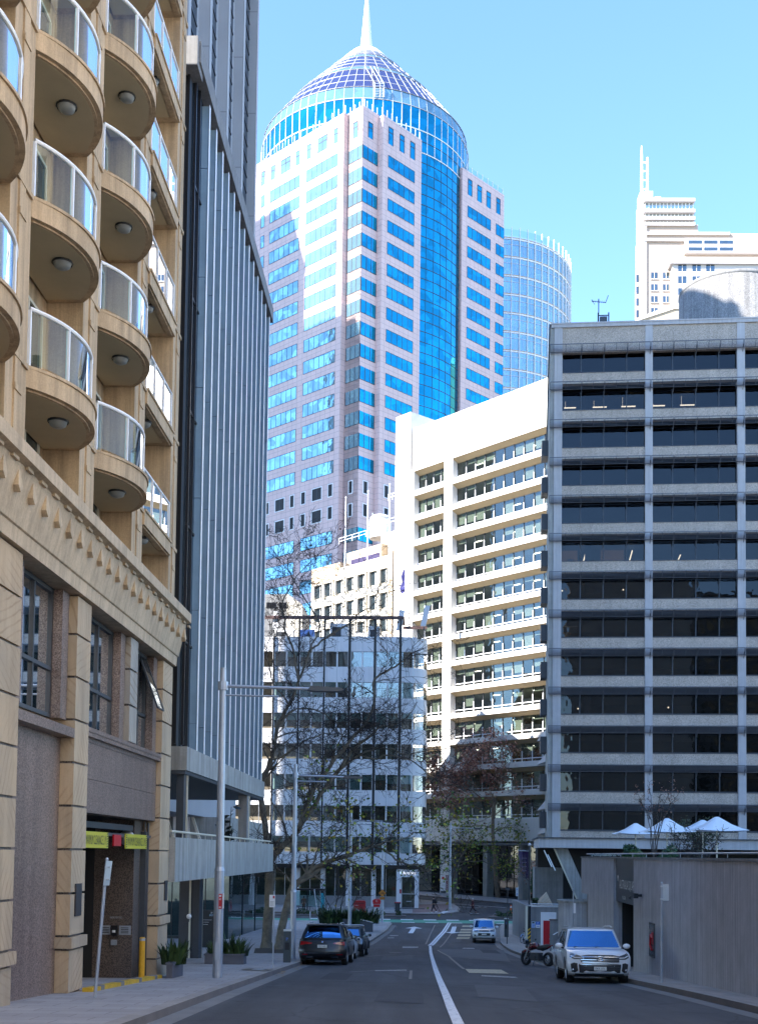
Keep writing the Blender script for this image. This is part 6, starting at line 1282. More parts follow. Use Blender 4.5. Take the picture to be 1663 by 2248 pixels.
# dark sloping planter by the payphone
a=G(800,2045,.15); b=G(819,2041,.15); t=thing('planter','dark planter with a sloping pale-edged wall by the payphone','planter',a); m=MB(); y=99.0; f=Fr((0,y,0),(1,0)); x0,_=f.at(752,2040); x1,_=f.at(818,2040); zt=f.at(760,2012)[1]; zr=f.at(816,2026)[1]; z0=zg(y); m.face; mm=MB(f); mm.extr([(x0,z0),(x1,z0),(x1,zr),(x1-1.0,zt-.25),(x0,zt-.2)],-3.5,0); obj('box',mm,solid('dark_planter',(.07,.075,.085),.6,bump=.1),t); mm=MB(f); mm.extr([(x1-1.05,zt-.25),(x1,zr),(x1,zr+.05),(x1-1.05,zt-.19)],-3.5,.03); obj('edge',mm,PALEST,t)
r=random.Random(21)
for i,(fx,lb) in enumerate(((.0,'big clump of strappy leaves left of the lamp pole behind the cars'),(.45,'broad strappy clump beside the lamp pole behind the cars'),(.85,'arching strappy clump spilling over the sloping planter'),(-.5,'low strappy clump at the left end behind the black SUV'))):
    c=f((x0+(x1-x0)*fx,-1.2+.6*(i%2),zt-.6)); q=thing('strappy_plant',lb,'plant',c,'strappy plants behind the parked cars'); m=MB(); strappy(m,c,150,1.55,1.5,r,.075,.8); obj('leaves',m,STRAP,q); m=MB(); m.tube([c-Vector((0,0,1.0)),c+Vector((0,0,.2))],[.1,.05],6); obj('stem',m,SOIL,q)
def hedge(name,label,pts,w,h,n,seed,mat=HEDGE,ls=.09):
    t=thing(name,label,'hedge' if 'hedge' in name else 'shrub',pts[0]); r=random.Random(seed); m=MB()
    L=sum((b-a).length for a,b in zip(pts,pts[1:]))
    for i in range(n):
        s=r.random()*L; a=pts[0]; 
        for p,q in zip(pts,pts[1:]):
            l=(q-p).length
            if s<=l: a=p.lerp(q,s/l); d=(q-p).normalized(); break
            s-=l
        nn=Vector((d.y,-d.x,0)); th=r.uniform(0,math.pi); rr_=math.sqrt(r.random()); hh=h*(.8+.35*math.sin(a.x*3.1+a.y*1.7)); c=a+nn*w/2*math.cos(th)*rr_+Vector((0,0,hh*math.sin(th)*rr_+.03))
        u=Vector((r.gauss(0,1),r.gauss(0,1),r.gauss(0,1))).normalized(); v=u.orthogonal().normalized(); e=ls*r.uniform(.6,1.3); m.face([c-u*e,c-v*e*.5,c+u*e,c+v*e*.5])
    obj('foliage',m,mat,t); m=MB()
    for i in range(6): p=pts[0].lerp(pts[-1],(i+.5)/6); m.tube([p-Vector((0,0,.2)),p+Vector((r.uniform(-.1,.1),0,h*.7))],[.05,.02],5)
    obj('stem',m,SOIL,t); return t
hp=[Vector((x,126.2+.1*k,zg(126.2)+.1)) for k,x in enumerate((12.6,14.2,15.8,17.4,19))]; hedge('low_hedge','low dark green hedge on the island right of the white pickup',hp,1.8,.75,2600,5)
m=MB(); m.prism([(11.6,125.0),(20,125.0),(20,127.5),(12.4,127.5)],zg(126)-.2,zg(126)+.14); structure('traffic_island',m,KFACE)
hp=[Vector((x,126.4,zg(126)+.1)) for x in (-9.4,-7.8,-6.2,-4.6)]; hedge('low_hedge','low dark hedge strip behind the left tree trunks',hp,1.3,.6,1300,6); hp=[Vector((x,126.4,zg(126)+.1)) for x in (.2,.8)]; hedge('grass_tuft','tiny green tuft by the cycle lane left of the signpost',hp,.8,.5,220,7); hp=[Vector((x,126.4,zg(126)+.1)) for x in (2.0,2.5)]; hedge('grass_tuft','tiny green tuft by the cycle lane right of the payphone',hp,.8,.45,200,8)
m=MB(); m.box(-14,3.0,125.2,127.4,zg(126)-.2,zg(126)+.12); structure('planting_strip',m,KFACE)
hp=[Vector((12.6+.55*k,53.5+.9*k,-.3)) for k in range(5)]; 
hp=[Vector((P(px,1879,54).x,54,-.6)) for px in (1368,1395,1425,1455,1480)]; hedge('leafy_hedge','broad-leaved green hedge spilling over the concrete terrace wall',hp,1.3,1.05,3600,9,leafmat('broad_leaf',[(.012,.035,.015),(.03,.075,.028),(.06,.12,.04)]),.10)
hp=[Vector((9.98+.05*k,50+2*k,.02)) for k in range(4)]; hedge('low_groundcover','thin silver-green groundcover along the left end of the terrace wall',hp,.5,.10,300,10,leafmat('silver_leaf',[(.12,.14,.12),(.3,.33,.3)]),.04)
# rubber plant on the terrace of the finned office
f=Fr(FS((14.4,-.5,0)),FS.u,FS.n); c=FS((14.2,-.6,-.5)); t=thing('rubber_plant','dark broad-leaved rubber plant behind the terrace balustrade','plant',c); m=MB(); r=random.Random(4)
for k in range(5):
    tp=c+Vector((r.uniform(-.3,.3),r.uniform(-1.0,1.0),r.uniform(1.3,2.4))); mid=c.lerp(tp,.5)+Vector((0,r.uniform(-.2,.2),.1)); m.tube([c,mid,tp],[.03,.022,.012],5,1)
    for j in range(9):
        q=c.lerp(tp,.35+.65*j/8)+Vector((r.uniform(-.05,.05),r.uniform(-.05,.05),0)); u=Vector((r.gauss(0,1),r.gauss(0,1),r.gauss(.3,.5))).normalized(); v=u.orthogonal().normalized(); L=r.uniform(.28,.42); m.face([q,q+u*L*.35+v*L*.26,q+u*L*.75+v*L*.2,q+u*L,q+u*L*.75-v*L*.2,q+u*L*.35-v*L*.26],0)
obj('leaves',m,[plain('rubber_leaf',(.012,.016,.014),.3),SOIL],t); m=MB(); m.lathe([(0,0),(.22,0),(.28,.5),(.24,.5),(.22,.42),(0,.42)],c,16); obj('pot',m,CHAR,t)
# ================================================================ vehicles (local: x forward, y left, z up)
TYRE=solid('tyre_rubber',(.018,.018,.019),.8,var=.1,bump=.1); ALLOY=plain('alloy_rim',(.45,.46,.48),.3,.8); CARGL=mirror_glass('car_glass',(.16,.42,.80),(.008,.012,.016),.015,0,.42); CARGD=mirror_glass('dark_car_glass',(.35,.45,.55),(.005,.006,.008),.03,0,.14)
CHROME=plain('chrome',(.42,.43,.45),.22,1.0); LENS=mirror_glass('headlamp_lens',(.55,.6,.66),(.10,.11,.12),.08,0,.25); TAILR=plain('tail_lamp_red',(.25,.006,.008),.15,coat=1); PLATE=plain('number_plate',(.62,.63,.60),.45); PLASTIC=plain('black_plastic',(.025,.025,.027),.55); ARCH=plain('wheel_well',(.006,.006,.006),.9)
def carpaint(name,c,rough=.28,metal=.0,coat=.8): return plain(name,c,rough,metal,.5,coat=coat)
def smoothstep(x): x=max(0,min(1,x)); return x*x*(3-2*x)
class Car:
    def __init__(s,L,W,H,belt,wb,fo,wr,hood,cowl,rear_deck,roofF,roofR,sill=.24,tail=.0,name='car',cab_rear=None,tumble=.16,boxy=.5):
        s.__dict__.update(locals())
        s.xf=L/2; s.xr=-L/2; s.ax=[s.xf-fo, s.xf-fo-wb]
    def arch(s,cx,r,up,n=9):
        return [(cx+r*math.cos(math.pi*i/(n-1)), s.wr+r*math.sin(math.pi*i/(n-1))*up) for i in range(n)]
    def profile(s,f):
        """outline of the lower body at width fraction f: list of (x, z)"""
        a=abs(f); cf=.30*a**4; cr=.16*a**4; inner=a<.72; P_=[]
        hd=s.hood-.05*a**2; xf=s.xf; xr=s.xr
        P_+=[(xf-.16-cf,s.sill),(xf-.03-cf,s.sill+.10),(xf-cf,s.sill+.30),(xf-.02-cf,s.hood-.22),(xf-.10-cf*1.05,hd-.07),(xf-.26-cf,hd-.01)]
        for q in (.25,.5,.75,1.0): x=xf-.26-cf+(s.cowl-(xf-.26-cf))*q; P_.append((x,hd+(s.belt-hd)*(q**.8)*(.9+.1*(1-a))))
        for q in (.25,.5,.75): P_.append((s.cowl+(s.rear_deck-s.cowl)*q,s.belt))
        P_+=[(s.rear_deck,s.belt),(xr+.14+cr,s.belt-.02),(xr+.05+cr,s.belt-.12),(xr+.0+cr,s.sill+.42),(xr-.03+cr,s.sill+.30),(xr+.02+cr,s.sill+.10),(xr+.14+cr,s.sill)]
        for cx in (s.ax[1],s.ax[0]):
            r=s.wr+.055
            for x,z in [(cx-r*math.cos(math.pi*i/8), s.wr+r*math.sin(math.pi*i/8)) for i in range(9)]:
                P_.append((x, s.sill if inner else max(z,s.sill)))
        return P_
    def yw(s,z,f):
        t=(z-s.sill)/(s.belt-s.sill); k=1-.05*(1-smoothstep(t*2.2))-.045*smoothstep((t-.62)/.38)
        return s.W/2*f*k
    def body(s,par,paint):
        fr=[-1,-.985,-.94,-.86,-.725,-.715,-.45,0,.45,.715,.725,.86,.94,.985,1]; mb=MB(); R=[]
        for f in fr:
            pr=s.profile(f); 
            if abs(f)>.95:
                cx=sum(p[0] for p in pr)/len(pr); e=.018 if abs(f)==1 else .005
                q=[]
                for x,z in pr: q.append((x+(-e if x>s.xf-.5 else e if x<s.xr+.4 else 0), z-(e if z>s.belt-.15 else 0)))
                pr=q
            R.append([(x,s.yw(z,f),z) for x,z in pr])
        n=len(R[0])
        for A,B in zip(R,R[1:]):
            for i in range(n):
                j=(i+1)%n; mb.face([A[i],A[j],B[j],B[i]],0,True)
        mb.face(R[0][::1],0); mb.face(R[-1][::-1],0)
        o=obj('body',mb,paint,par,w=True)
        m=o.modifiers.new('b','WEIGHTED_NORMAL') if 0 else None
        # dark wheel wells and floor
        w=MB()
        for cx in s.ax:
            for sg in (-1,1):
                r=s.wr+.05; pts=[(cx+r*math.cos(math.pi*i/10),s.wr+r*math.sin(math.pi*i/10)) for i in range(11)]
                y0,y1=sg*s.W/2*.60,sg*s.W/2*.93
                for a,b in zip(pts,pts[1:]): w.face([(a[0],y0,a[1]),(b[0],y0,b[1]),(b[0],y1,b[1]),(a[0],y1,a[1])])
                w.face([(x,y0,z) for x,z in pts])
        w.box(s.xr+.2,s.xf-.25,-s.W*.40,s.W*.40,s.sill-.04,s.sill+.02); obj('underbody',w,ARCH,par)
        return o
    def cabp(s,u,h,side):
        """point on the cabin: h 0..1 belt to roof; side f/r/l/R; u along it -1..1 or 0..1"""
        hw=s.W/2*.945-s.tumble*h**1.15*1.0; x0=s.cowl+(s.roofF-s.cowl)*h**.95; x1=s.cab_rear+(s.roofR-s.cab_rear)*h**(1.15); z=s.belt-.01+(s.H-.045-s.belt)*h
        if side=='f': y=u*hw*.97; return (x0-.16*abs(u)**3+.0, y, z)
        if side=='r': y=u*hw*.96; return (x1+.10*abs(u)**3, y, z)
        sg=1 if side=='l' else -1; x=(x0-.16)+((x1+.10)-(x0-.16))*u; return (x, sg*hw*(1-.03*abs(2*u-1)**3), z)
    def cabin(s,par,paint):
        mb=MB(); NH=6
        for side,NU in (('f',10),('r',10),('l',10),('R',10)):
            us=[(-1+2*i/NU) if side in 'fr' else i/NU for i in range(NU+1)]
            for i in range(NU):
                for j in range(NH): mb.face([s.cabp(us[i],j/NH,side),s.cabp(us[i+1],j/NH,side),s.cabp(us[i+1],(j+1)/NH,side),s.cabp(us[i],(j+1)/NH,side)],0,True)
        # corners between front/side and roof
        for (a,b) in ((('f',1),('l',0)),(('f',-1),('R',0)),(('r',1),('l',1)),(('r',-1),('R',1))):
            for j in range(NH): mb.face([s.cabp(a[1],j/NH,a[0]),s.cabp(b[1],j/NH,b[0]),s.cabp(b[1],(j+1)/NH,b[0]),s.cabp(a[1],(j+1)/NH,a[0])],0,True)
        N_=10; M_=8
        top=lambda i,j: (lambda p,q: (p[0]+(q[0]-p[0])*i/N_, p[1]+(q[1]-p[1])*i/N_, s.H-.045+.05*(1-(2*i/N_-1)**4)*(1-(2*j/M_-1)**4)))(s.cabp(-1+2*j/M_,1,'f'),s.cabp(-1+2*j/M_,1,'r'))
        for i in range(N_):
            for j in range(M_): mb.face([top(i,j),top(i+1,j),top(i+1,j+1),top(i,j+1)],0,True)
        for sg,side in ((M_,'l'),(0,'R')):
            pass
        # seam strips roof to side
        for i in range(N_):
            for j,side in ((M_,'l'),(0,'R')): mb.face([top(i,j),top(i+1,j),s.cabp((i+1)/N_,1,side),s.cabp(i/N_,1,side)],0,True)
        return obj('cabin',mb,paint,par,w=True)
    def glass(s,par,side,u0,u1,h0,h1,mat,name,off=.014,ub0=None,ub1=None,NU=8,NH=4):
        mb=MB(); ub0=u0 if ub0 is None else ub0; ub1=u1 if ub1 is None else ub1   # u0,u1 at the bottom; ub at the top
        def pt(i,j):
            v=j/NH; a=u0+(ub0-u0)*v; b=u1+(ub1-u1)*v; p=Vector(s.cabp(a+(b-a)*i/NU,h0+(h1-h0)*v,side))
            n={'f':Vector((.8,0,.6)),'r':Vector((-.85,0,.5)),'l':Vector((0,.97,.22)),'R':Vector((0,-.97,.22))}[side]; return p+n*off
        for i in range(NU):
            for j in range(NH): mb.face([pt(i,j),pt(i+1,j),pt(i+1,j+1),pt(i,j+1)],0,True)
        return obj(name,mb,mat,par,w=True)
    def wheels(s,par,rimmat=None,spokes=5,tw=.22):
        for cx in s.ax:
            for sg in (-1,1):
                y=sg*(s.W/2-.025-tw/2); T=Tr(Matrix.Translation((cx,y,s.wr))@Matrix.Rotation(-math.pi/2*sg,4,'X')); mb=MB(T); r=s.wr; q=r*.66
                mb.lathe([(q,-tw/2),(r*.9,-tw/2),(r*.985,-tw/2+.03),(r,-tw*.25),(r,tw*.25),(r*.985,tw/2-.03),(r*.9,tw/2),(q,tw/2-.01)],seg=28); w=obj('wheel',mb,TYRE,par,w=True)
                mb=MB(T); mb.lathe([(q,tw/2-.012),(q*.95,tw/2-.02),(q*.93,tw/2-.09)],seg=28); mb.lathe([(0,tw/2-.02),(q*.2,tw/2-.02),(q*.22,tw/2-.06)],seg=14)
                for k in range(spokes):
                    a=2*math.pi*k/spokes; c_,s_=math.cos(a),math.sin(a); p=lambda l,wd,z:(l*c_-wd*s_,l*s_+wd*c_,z)
                    mb.face([p(q*.15,-.035,tw/2-.022),p(q*.95,-.028,tw/2-.03),p(q*.95,.028,tw/2-.03),p(q*.15,.035,tw/2-.022)])
                mb.lathe([(q*.93,tw/2-.09),(0,tw/2-.10)],seg=20,mi=1); obj('rim',mb,[rimmat or ALLOY,ARCH],w)
    def strip_on(s,par,name,side,x0,x1,z0,z1,mat,off=.006):
        pass
def bodyline(c,mb,x0,z0,x1,z1,sg,wd=.012,mi=0,n=6):
    """thin dark panel gap on the body side"""
    for i in range(n):
        a=(x0+(x1-x0)*i/n,z0+(z1-z0)*i/n); b=(x0+(x1-x0)*(i+1)/n,z0+(z1-z0)*(i+1)/n); vert=abs(x1-x0)<abs(z1-z0)
        dx,dz=(wd/2,0) if vert else (0,wd/2)
        q=[(a[0]-dx,a[1]-dz),(a[0]+dx,a[1]+dz),(b[0]+dx,b[1]+dz),(b[0]-dx,b[1]-dz)]
        mb.face([(x,c.yw(z,sg)+sg*.004,z) for x,z in q],mi)
def frontpatch(c,mb,pts,mi=0,off=.012,rear=False,n=8):
    """patch on the nose: polygon strip given as [(yfrac, z0, z1), ...] left to right"""
    def X(f,z):
        pr=c.profile(f); 
        idx=range(0,6) if not rear else range(14,20); seq=[pr[i] for i in idx if i<len(pr)]
        for (xa,za),(xb,zb) in zip(seq,seq[1:]):
            if min(za,zb)-1e-6<=z<=max(za,zb)+1e-6 and abs(zb-za)>1e-6: return xa+(xb-xa)*(z-za)/(zb-za)
        return seq[0][0] if z<seq[0][1] else seq[-1][0]
    def pt(f,z): return (X(f,z)+(off if not rear else -off), c.yw(z,f), z)
    fine=[]
    for a,b in zip(pts,pts[1:]):
        for k in range(3): q=k/3; fine.append(tuple(a[i]+(b[i]-a[i])*q for i in range(3)))
    fine.append(pts[-1])
    for a,b in zip(fine,fine[1:]):
        for k in range(3):
            q0,q1=k/3,(k+1)/3; L=lambda p,q:p[1]+(p[2]-p[1])*q
            mb.face([pt(a[0],L(a,q0)),pt(b[0],L(b,q0)),pt(b[0],L(b,q1)),pt(a[0],L(a,q1))],mi,True)
def mirrors(c,par,paint,z=None,x=None):
    z=z or c.belt+.06; x=x if x is not None else c.cowl-.28
    for sg in (-1,1):
        m=MB(); m.ball((x,sg*(c.W/2+.10),z),.12,10,0,(.55,1.05,.72)); m.tube([(x,sg*(c.W/2-.06),z-.08),(x,sg*(c.W/2+.06),z-.03)],.03,6,1); mo=obj('mirror',m,[paint,PLASTIC],par,w=True)
        g=MB(); g.face([(x-.068,sg*(c.W/2+.02),z-.05),(x-.068,sg*(c.W/2+.18),z-.05),(x-.068,sg*(c.W/2+.18),z+.05),(x-.068,sg*(c.W/2+.02),z+.05)]); obj('mirror_glass',g,CARGD,mo)
def handles(c,par,xs,z,mat):
    for sg in (-1,1):
        for x in xs: m=MB(); m.box(x-.10,x+.10,sg*(c.yw(z,1)+.0),sg*(c.yw(z,1)+.035),z-.015,z+.02); obj('handle',m,mat,par)
def plate(par,x,z,txt,facing=1,w=.37,h=.11,mats=None):
    f=Fr((x,0,0),(0,facing),(facing,0)); m=MB(f); m.box(-w/2,w/2,0,.012,z-h/2,z+h/2,0); m.text(txt,0,z-h*.3,h*.6,.016,w*.8,1,align='CENTER'); obj('number_plate',m,mats or [PLATE,TEXTB],par)
# ---- white SUV (front towards the camera)
def build_white_suv():
    c=Car(4.88,1.93,1.70,1.06,2.79,.95,.375,1.03,.98,-2.2,.35,-1.75,sill=.25,cab_rear=-2.28); wp=carpaint('pearl_white',(.74,.75,.76),.3)
    t=local_thing('white_suv','pearl white SUV parked facing us beside the concrete wall','car'); c.body(t,wp); c.cabin(t,wp); c.wheels(t,None,6,.24)
    c.glass(t,'f',-.93,.93,.04,.90,CARGL,'windscreen',ub0=-.90,ub1=.90)
    for sd in 'lR':
        c.glass(t,sd,.05,.40,.08,.86,CARGD,'side_window',ub0=.05,ub1=.40); c.glass(t,sd,.43,.70,.08,.86,CARGD,'side_window'); c.glass(t,sd,.73,.95,.14,.82,CARGD,'side_window',ub0=.73,ub1=.92)
    c.glass(t,'r',-.85,.85,.12,.85,CARGD,'rear_window')
    for sg in (-1,1):
        m=MB(); frontpatch(c,m,[(sg*.50,.765,.815),(sg*.62,.745,.85),(sg*.8,.745,.90),(sg*.93,.80,.95)],0,.014); hl=obj('headlight',m,LENS,t,w=True)
        m=MB(); frontpatch(c,m,[(sg*.60,.775,.80),(sg*.78,.785,.81),(sg*.91,.84,.87)],0,.022); obj('light_strip',m,WHITEP,hl,w=True)
        m=MB(); frontpatch(c,m,[(sg*.70,.40,.62),(sg*.80,.34,.64),(sg*.90,.36,.60)],0,.010); fo=obj('fog_recess',m,PLASTIC,t,w=True)
        m=MB(); m.ball((c.xf-.19,sg*c.W/2*.82,.42),.055,10); obj('fog_lamp',m,CHROME,fo,w=True)
    m=MB(); frontpatch(c,m,[(-.60,.66,.85),(-.4,.655,.88),(0,.65,.885),(.4,.655,.88),(.60,.66,.85)],0,.008); g=obj('grille',m,PLASTIC,t,w=True)
    m=MB(); frontpatch(c,m,[(-.58,.81,.828),(0,.81,.830),(.58,.81,.828)],0,.022); frontpatch(c,m,[(-.60,.725,.745),(0,.722,.744),(.60,.725,.745)],0,.022); frontpatch(c,m,[(-.55,.655,.675),(0,.65,.67),(.55,.655,.675)],0,.02); obj('chrome_bar',m,CHROME,g,w=True)
    m=MB(Fr((c.xf+.0,0,0),(0,1),(1,0)))
    for (rx,rz) in ((.105,.072),(.038,.068)): m.tube([(rx*math.cos(i*.3927),.03,.775+rz*math.sin(i*.3927)) for i in range(17)],.012,5)
    m.tube([(.075*math.cos(i*.3927),.032,.805+.028*math.sin(i*.3927)) for i in range(17)],.011,5); obj('badge',m,CHROME,g)
    m=MB(); frontpatch(c,m,[(-.66,.34,.60),(-.5,.33,.61),(0,.33,.615),(.5,.33,.61),(.66,.34,.60)],0,.006); g=obj('lower_grille',m,PLASTIC,t,w=True)
    m=MB()
    for z in (.585,.52,.455): frontpatch(c,m,[(-.62,z-.006,z+.010),(-.28,z-.006,z+.010)],0,.02); frontpatch(c,m,[(.28,z-.006,z+.010),(.62,z-.006,z+.010)],0,.02); frontpatch(c,m,[(-.28,z-.004,z+.01),(.28,z-.004,z+.01)],0,.016)
    obj('chrome_bar',m,CHROME,g,w=True); plate(t,c.xf+.02,.47,'EKK-07L')
    m=MB(); frontpatch(c,m,[(-.80,.25,.31),(0,.25,.31),(.80,.25,.31)],0,.015); obj('skid_plate',m,PLASTIC,t,w=True)
    mirrors(c,t,wp); handles(c,t,(-.15,-1.15),.93,CHROME)
    m=MB()
    for sg in (-1,1):
        for x in (.92,-.30,-1.35): bodyline(c,m,x,.34,x-.0,1.05,sg)
        bodyline(c,m,.92,.34,-1.1,.34,sg,.03)
    obj('panel_gap',m,PLASTIC,t)
    for sg in (-1,1): m=MB(); m.tube([(.25,sg*.66,1.715),(-.2,sg*.68,1.75),(-1.3,sg*.67,1.74),(-1.7,sg*.65,1.70)],.022,6); obj('roof_rail',m,PALEST,t)
    m=MB()
    for a,b in (((.96,-.62,1.075),(.70,-.1,1.17)),((.98,.05,1.08),(.74,.55,1.16))): m.tube([a,b],.014,5)
    obj('wiper',m,PLASTIC,t); return t
sv=build_white_suv(); yaw=math.atan2(-1,-.06); place(sv,(5.42,29.3+2.44,zg(31.7)),yaw,1.0,(math.atan(.055)*0,0)); sv.rotation_mode='XYZ'
def settle(o,x,y,yaw,sc=1.0,slope=-.056):
    """rest on the sloping road: yaw about the road's normal"""
    n=Vector((0,-slope,1)).normalized(); f=Vector((math.cos(yaw),math.sin(yaw),0)); f=(f-n*f.dot(n)).normalized(); l=n.cross(f); m=Matrix((f,l,n)).transposed().to_4x4(); m=Matrix.Translation((x,y,zg(y)+.004))@m@Matrix.Diagonal((sc,sc,sc,1)); o.matrix_world=m
settle(sv,6.87,38.45,math.atan2(-1,-.05))
# ---- black SUV seen from behind
def build_black_suv():
    c=Car(4.92,2.04,1.74,1.10,2.975,.90,.385,1.06,1.0,-2.25,.30,-1.80,sill=.27,cab_rear=-2.33,tumble=.20); bp=carpaint('gloss_black',(.006,.006,.008),.35,0,.35)
    t=local_thing('black_suv','gloss black SUV parked at the left kerb, seen from behind','car'); c.body(t,bp); c.cabin(t,bp); c.wheels(t,None,7,.26)
    c.glass(t,'r',-.86,.86,.10,.80,CARGL,'rear_window',ub0=-.78,ub1=.78); c.glass(t,'f',-.9,.9,.06,.88,CARGD,'windscreen')
    for sd in 'lR': c.glass(t,sd,.08,.38,.08,.85,CARGD,'side_window'); c.glass(t,sd,.41,.68,.08,.85,CARGD,'side_window'); c.glass(t,sd,.71,.93,.12,.80,CARGD,'side_window')
    for sg in (-1,1):
        m=MB(); frontpatch(c,m,[(sg*.46,.90,.955),(sg*.7,.875,.985),(sg*.93,.84,1.0)],0,.012,True); obj('tail_light',m,TAILR,t,w=True)
        m=MB(); frontpatch(c,m,[(sg*.62,.44,.47),(sg*.86,.44,.475)],0,.014,True); obj('reflector',m,TAILR,t,w=True)
        m=MB(); frontpatch(c,m,[(sg*.40,.31,.38),(sg*.68,.31,.39)],0,.016,True); obj('exhaust_trim',m,CHROME,t,w=True)
    m=MB(); frontpatch(c,m,[(-.75,.50,.525),(0,.50,.52),(.75,.50,.525)],0,.016,True); obj('bumper_strip',m,CHROME,t,w=True); plate(t,c.xr-.03,.80,'DSY-43L',-1,.40,.12)
    m=MB(Fr((c.xr+.02,0,0),(0,-1),(-1,0)))
    m.lathe([(0,0),(.001,0)],seg=3); 
    for r,mi in ((.05,0),(.034,1)):
        m.face([(r*math.cos(i*.524),.05+mi*.004,.985+r*math.sin(i*.524)) for i in range(12)],mi)
    obj('badge',m,[CHROME,BLUEP],t)
    m=MB(); m.extr([(-1.78,1.735),(-2.10,1.70),(-2.12,1.67),(-1.78,1.68)],-.72,.72); m.box(-2.10,-2.085,-.25,.25,1.67,1.685); obj('spoiler',m,bp,t)
    m=MB(); m.tube([(-2.13,-.02,1.15),(-2.0,.42,1.22)],.014,5); obj('wiper',m,PLASTIC,t)
    for sg in (-1,1): m=MB(); m.tube([(.3,sg*.68,1.76),(-.2,sg*.70,1.80),(-1.4,sg*.69,1.79),(-1.75,sg*.67,1.75)],.022,6); obj('roof_rail',m,PALEST,t)
    mirrors(c,t,bp); handles(c,t,(-.2,-1.2),.97,bp)
    m=MB()
    for sg in (-1,1):
        for x in (.95,-.30,-1.4): bodyline(c,m,x,.36,x,1.08,sg)
    obj('panel_gap',m,ARCH,t); return t
bs=build_black_suv(); settle(bs,-2.16,52.45,math.atan2(1,.055))
# ---- white hatch hidden between, dark off-roader in front
def build_hatch():
    c=Car(4.1,1.74,1.46,.93,2.55,.80,.31,.86,.95,-1.8,.30,-1.35,sill=.22,cab_rear=-1.98,tumble=.2); wp=carpaint('plain_white',(.72,.73,.74),.3)
    t=local_thing('white_hatchback','small white hatchback mostly hidden behind the black SUV','car'); c.body(t,wp); c.cabin(t,wp); c.wheels(t)
    c.glass(t,'r',-.84,.84,.1,.82,CARGL,'rear_window'); c.glass(t,'f',-.9,.9,.06,.88,CARGD,'windscreen')
    for sd in 'lR': c.glass(t,sd,.08,.45,.08,.85,CARGD,'side_window'); c.glass(t,sd,.48,.88,.1,.83,CARGD,'side_window')
    for sg in (-1,1): m=MB(); frontpatch(c,m,[(sg*.66,.62,.86),(sg*.92,.62,.90)],0,.012,True); obj('tail_light',m,TAILR,t,w=True)
    mirrors(c,t,wp); plate(t,c.xr-.03,.5,'CRT-18B',-1); handles(c,t,(-.2,),.80,wp); return t
ht=build_hatch(); settle(ht,-1.93,58.2,math.atan2(1,.06))
def build_offroader():
    c=Car(4.5,1.88,1.58,1.04,2.7,.82,.365,.98,.85,-1.95,.35,-1.85,sill=.34,cab_rear=-2.12,tumble=.10); bp=carpaint('dark_navy_black',(.010,.011,.015),.35,0,.35)
    t=local_thing('dark_offroader','boxy dark off-roader with a pale roof rack ahead of the black SUV','car'); c.body(t,bp); c.cabin(t,bp); c.wheels(t,None,5,.26)
    c.glass(t,'r',-.84,.84,.10,.78,CARGL,'rear_window',ub0=-.82,ub1=.82); c.glass(t,'f',-.9,.9,.06,.88,CARGD,'windscreen')
    for sd in 'lR': c.glass(t,sd,.08,.36,.08,.86,CARGD,'side_window'); c.glass(t,sd,.40,.66,.08,.86,CARGD,'side_window'); c.glass(t,sd,.70,.94,.08,.86,CARGD,'side_window')
    for sg in (-1,1): m=MB(); frontpatch(c,m,[(sg*.74,.66,.90),(sg*.92,.66,.92)],0,.012,True); obj('tail_light',m,LENS,t,w=True)
    m=MB(); frontpatch(c,m,[(-.9,.40,.60),(0,.40,.60),(.9,.40,.60)],0,.03,True); obj('bumper',m,PLASTIC,t,w=True); plate(t,c.xr-.04,.72,'BKV-52R',-1)
    m=MB()
    for sg in (-1,1): m.tube([(.3,sg*.74,1.61),(-1.85,sg*.74,1.64)],.03,6)
    for x in (.1,-.6,-1.3,-1.85): m.tube([(x,-.74,1.64),(x,.74,1.64)],.025,6)
    obj('roof_rack',m,PALEST,t); mirrors(c,t,bp,1.10); handles(c,t,(-.2,-1.1),.9,bp)
    for sg in (-1,1):
        m=MB()
        for cx in c.ax: m.tube([(cx+.44*math.cos(a*.349),sg*.945,.375+.44*math.sin(a*.349)) for a in range(10)],.035,6)
        obj('wheel_arch_trim',m,PLASTIC,t)
    return t
of=build_offroader(); settle(of,-1.50,64.3,math.atan2(1,.065))
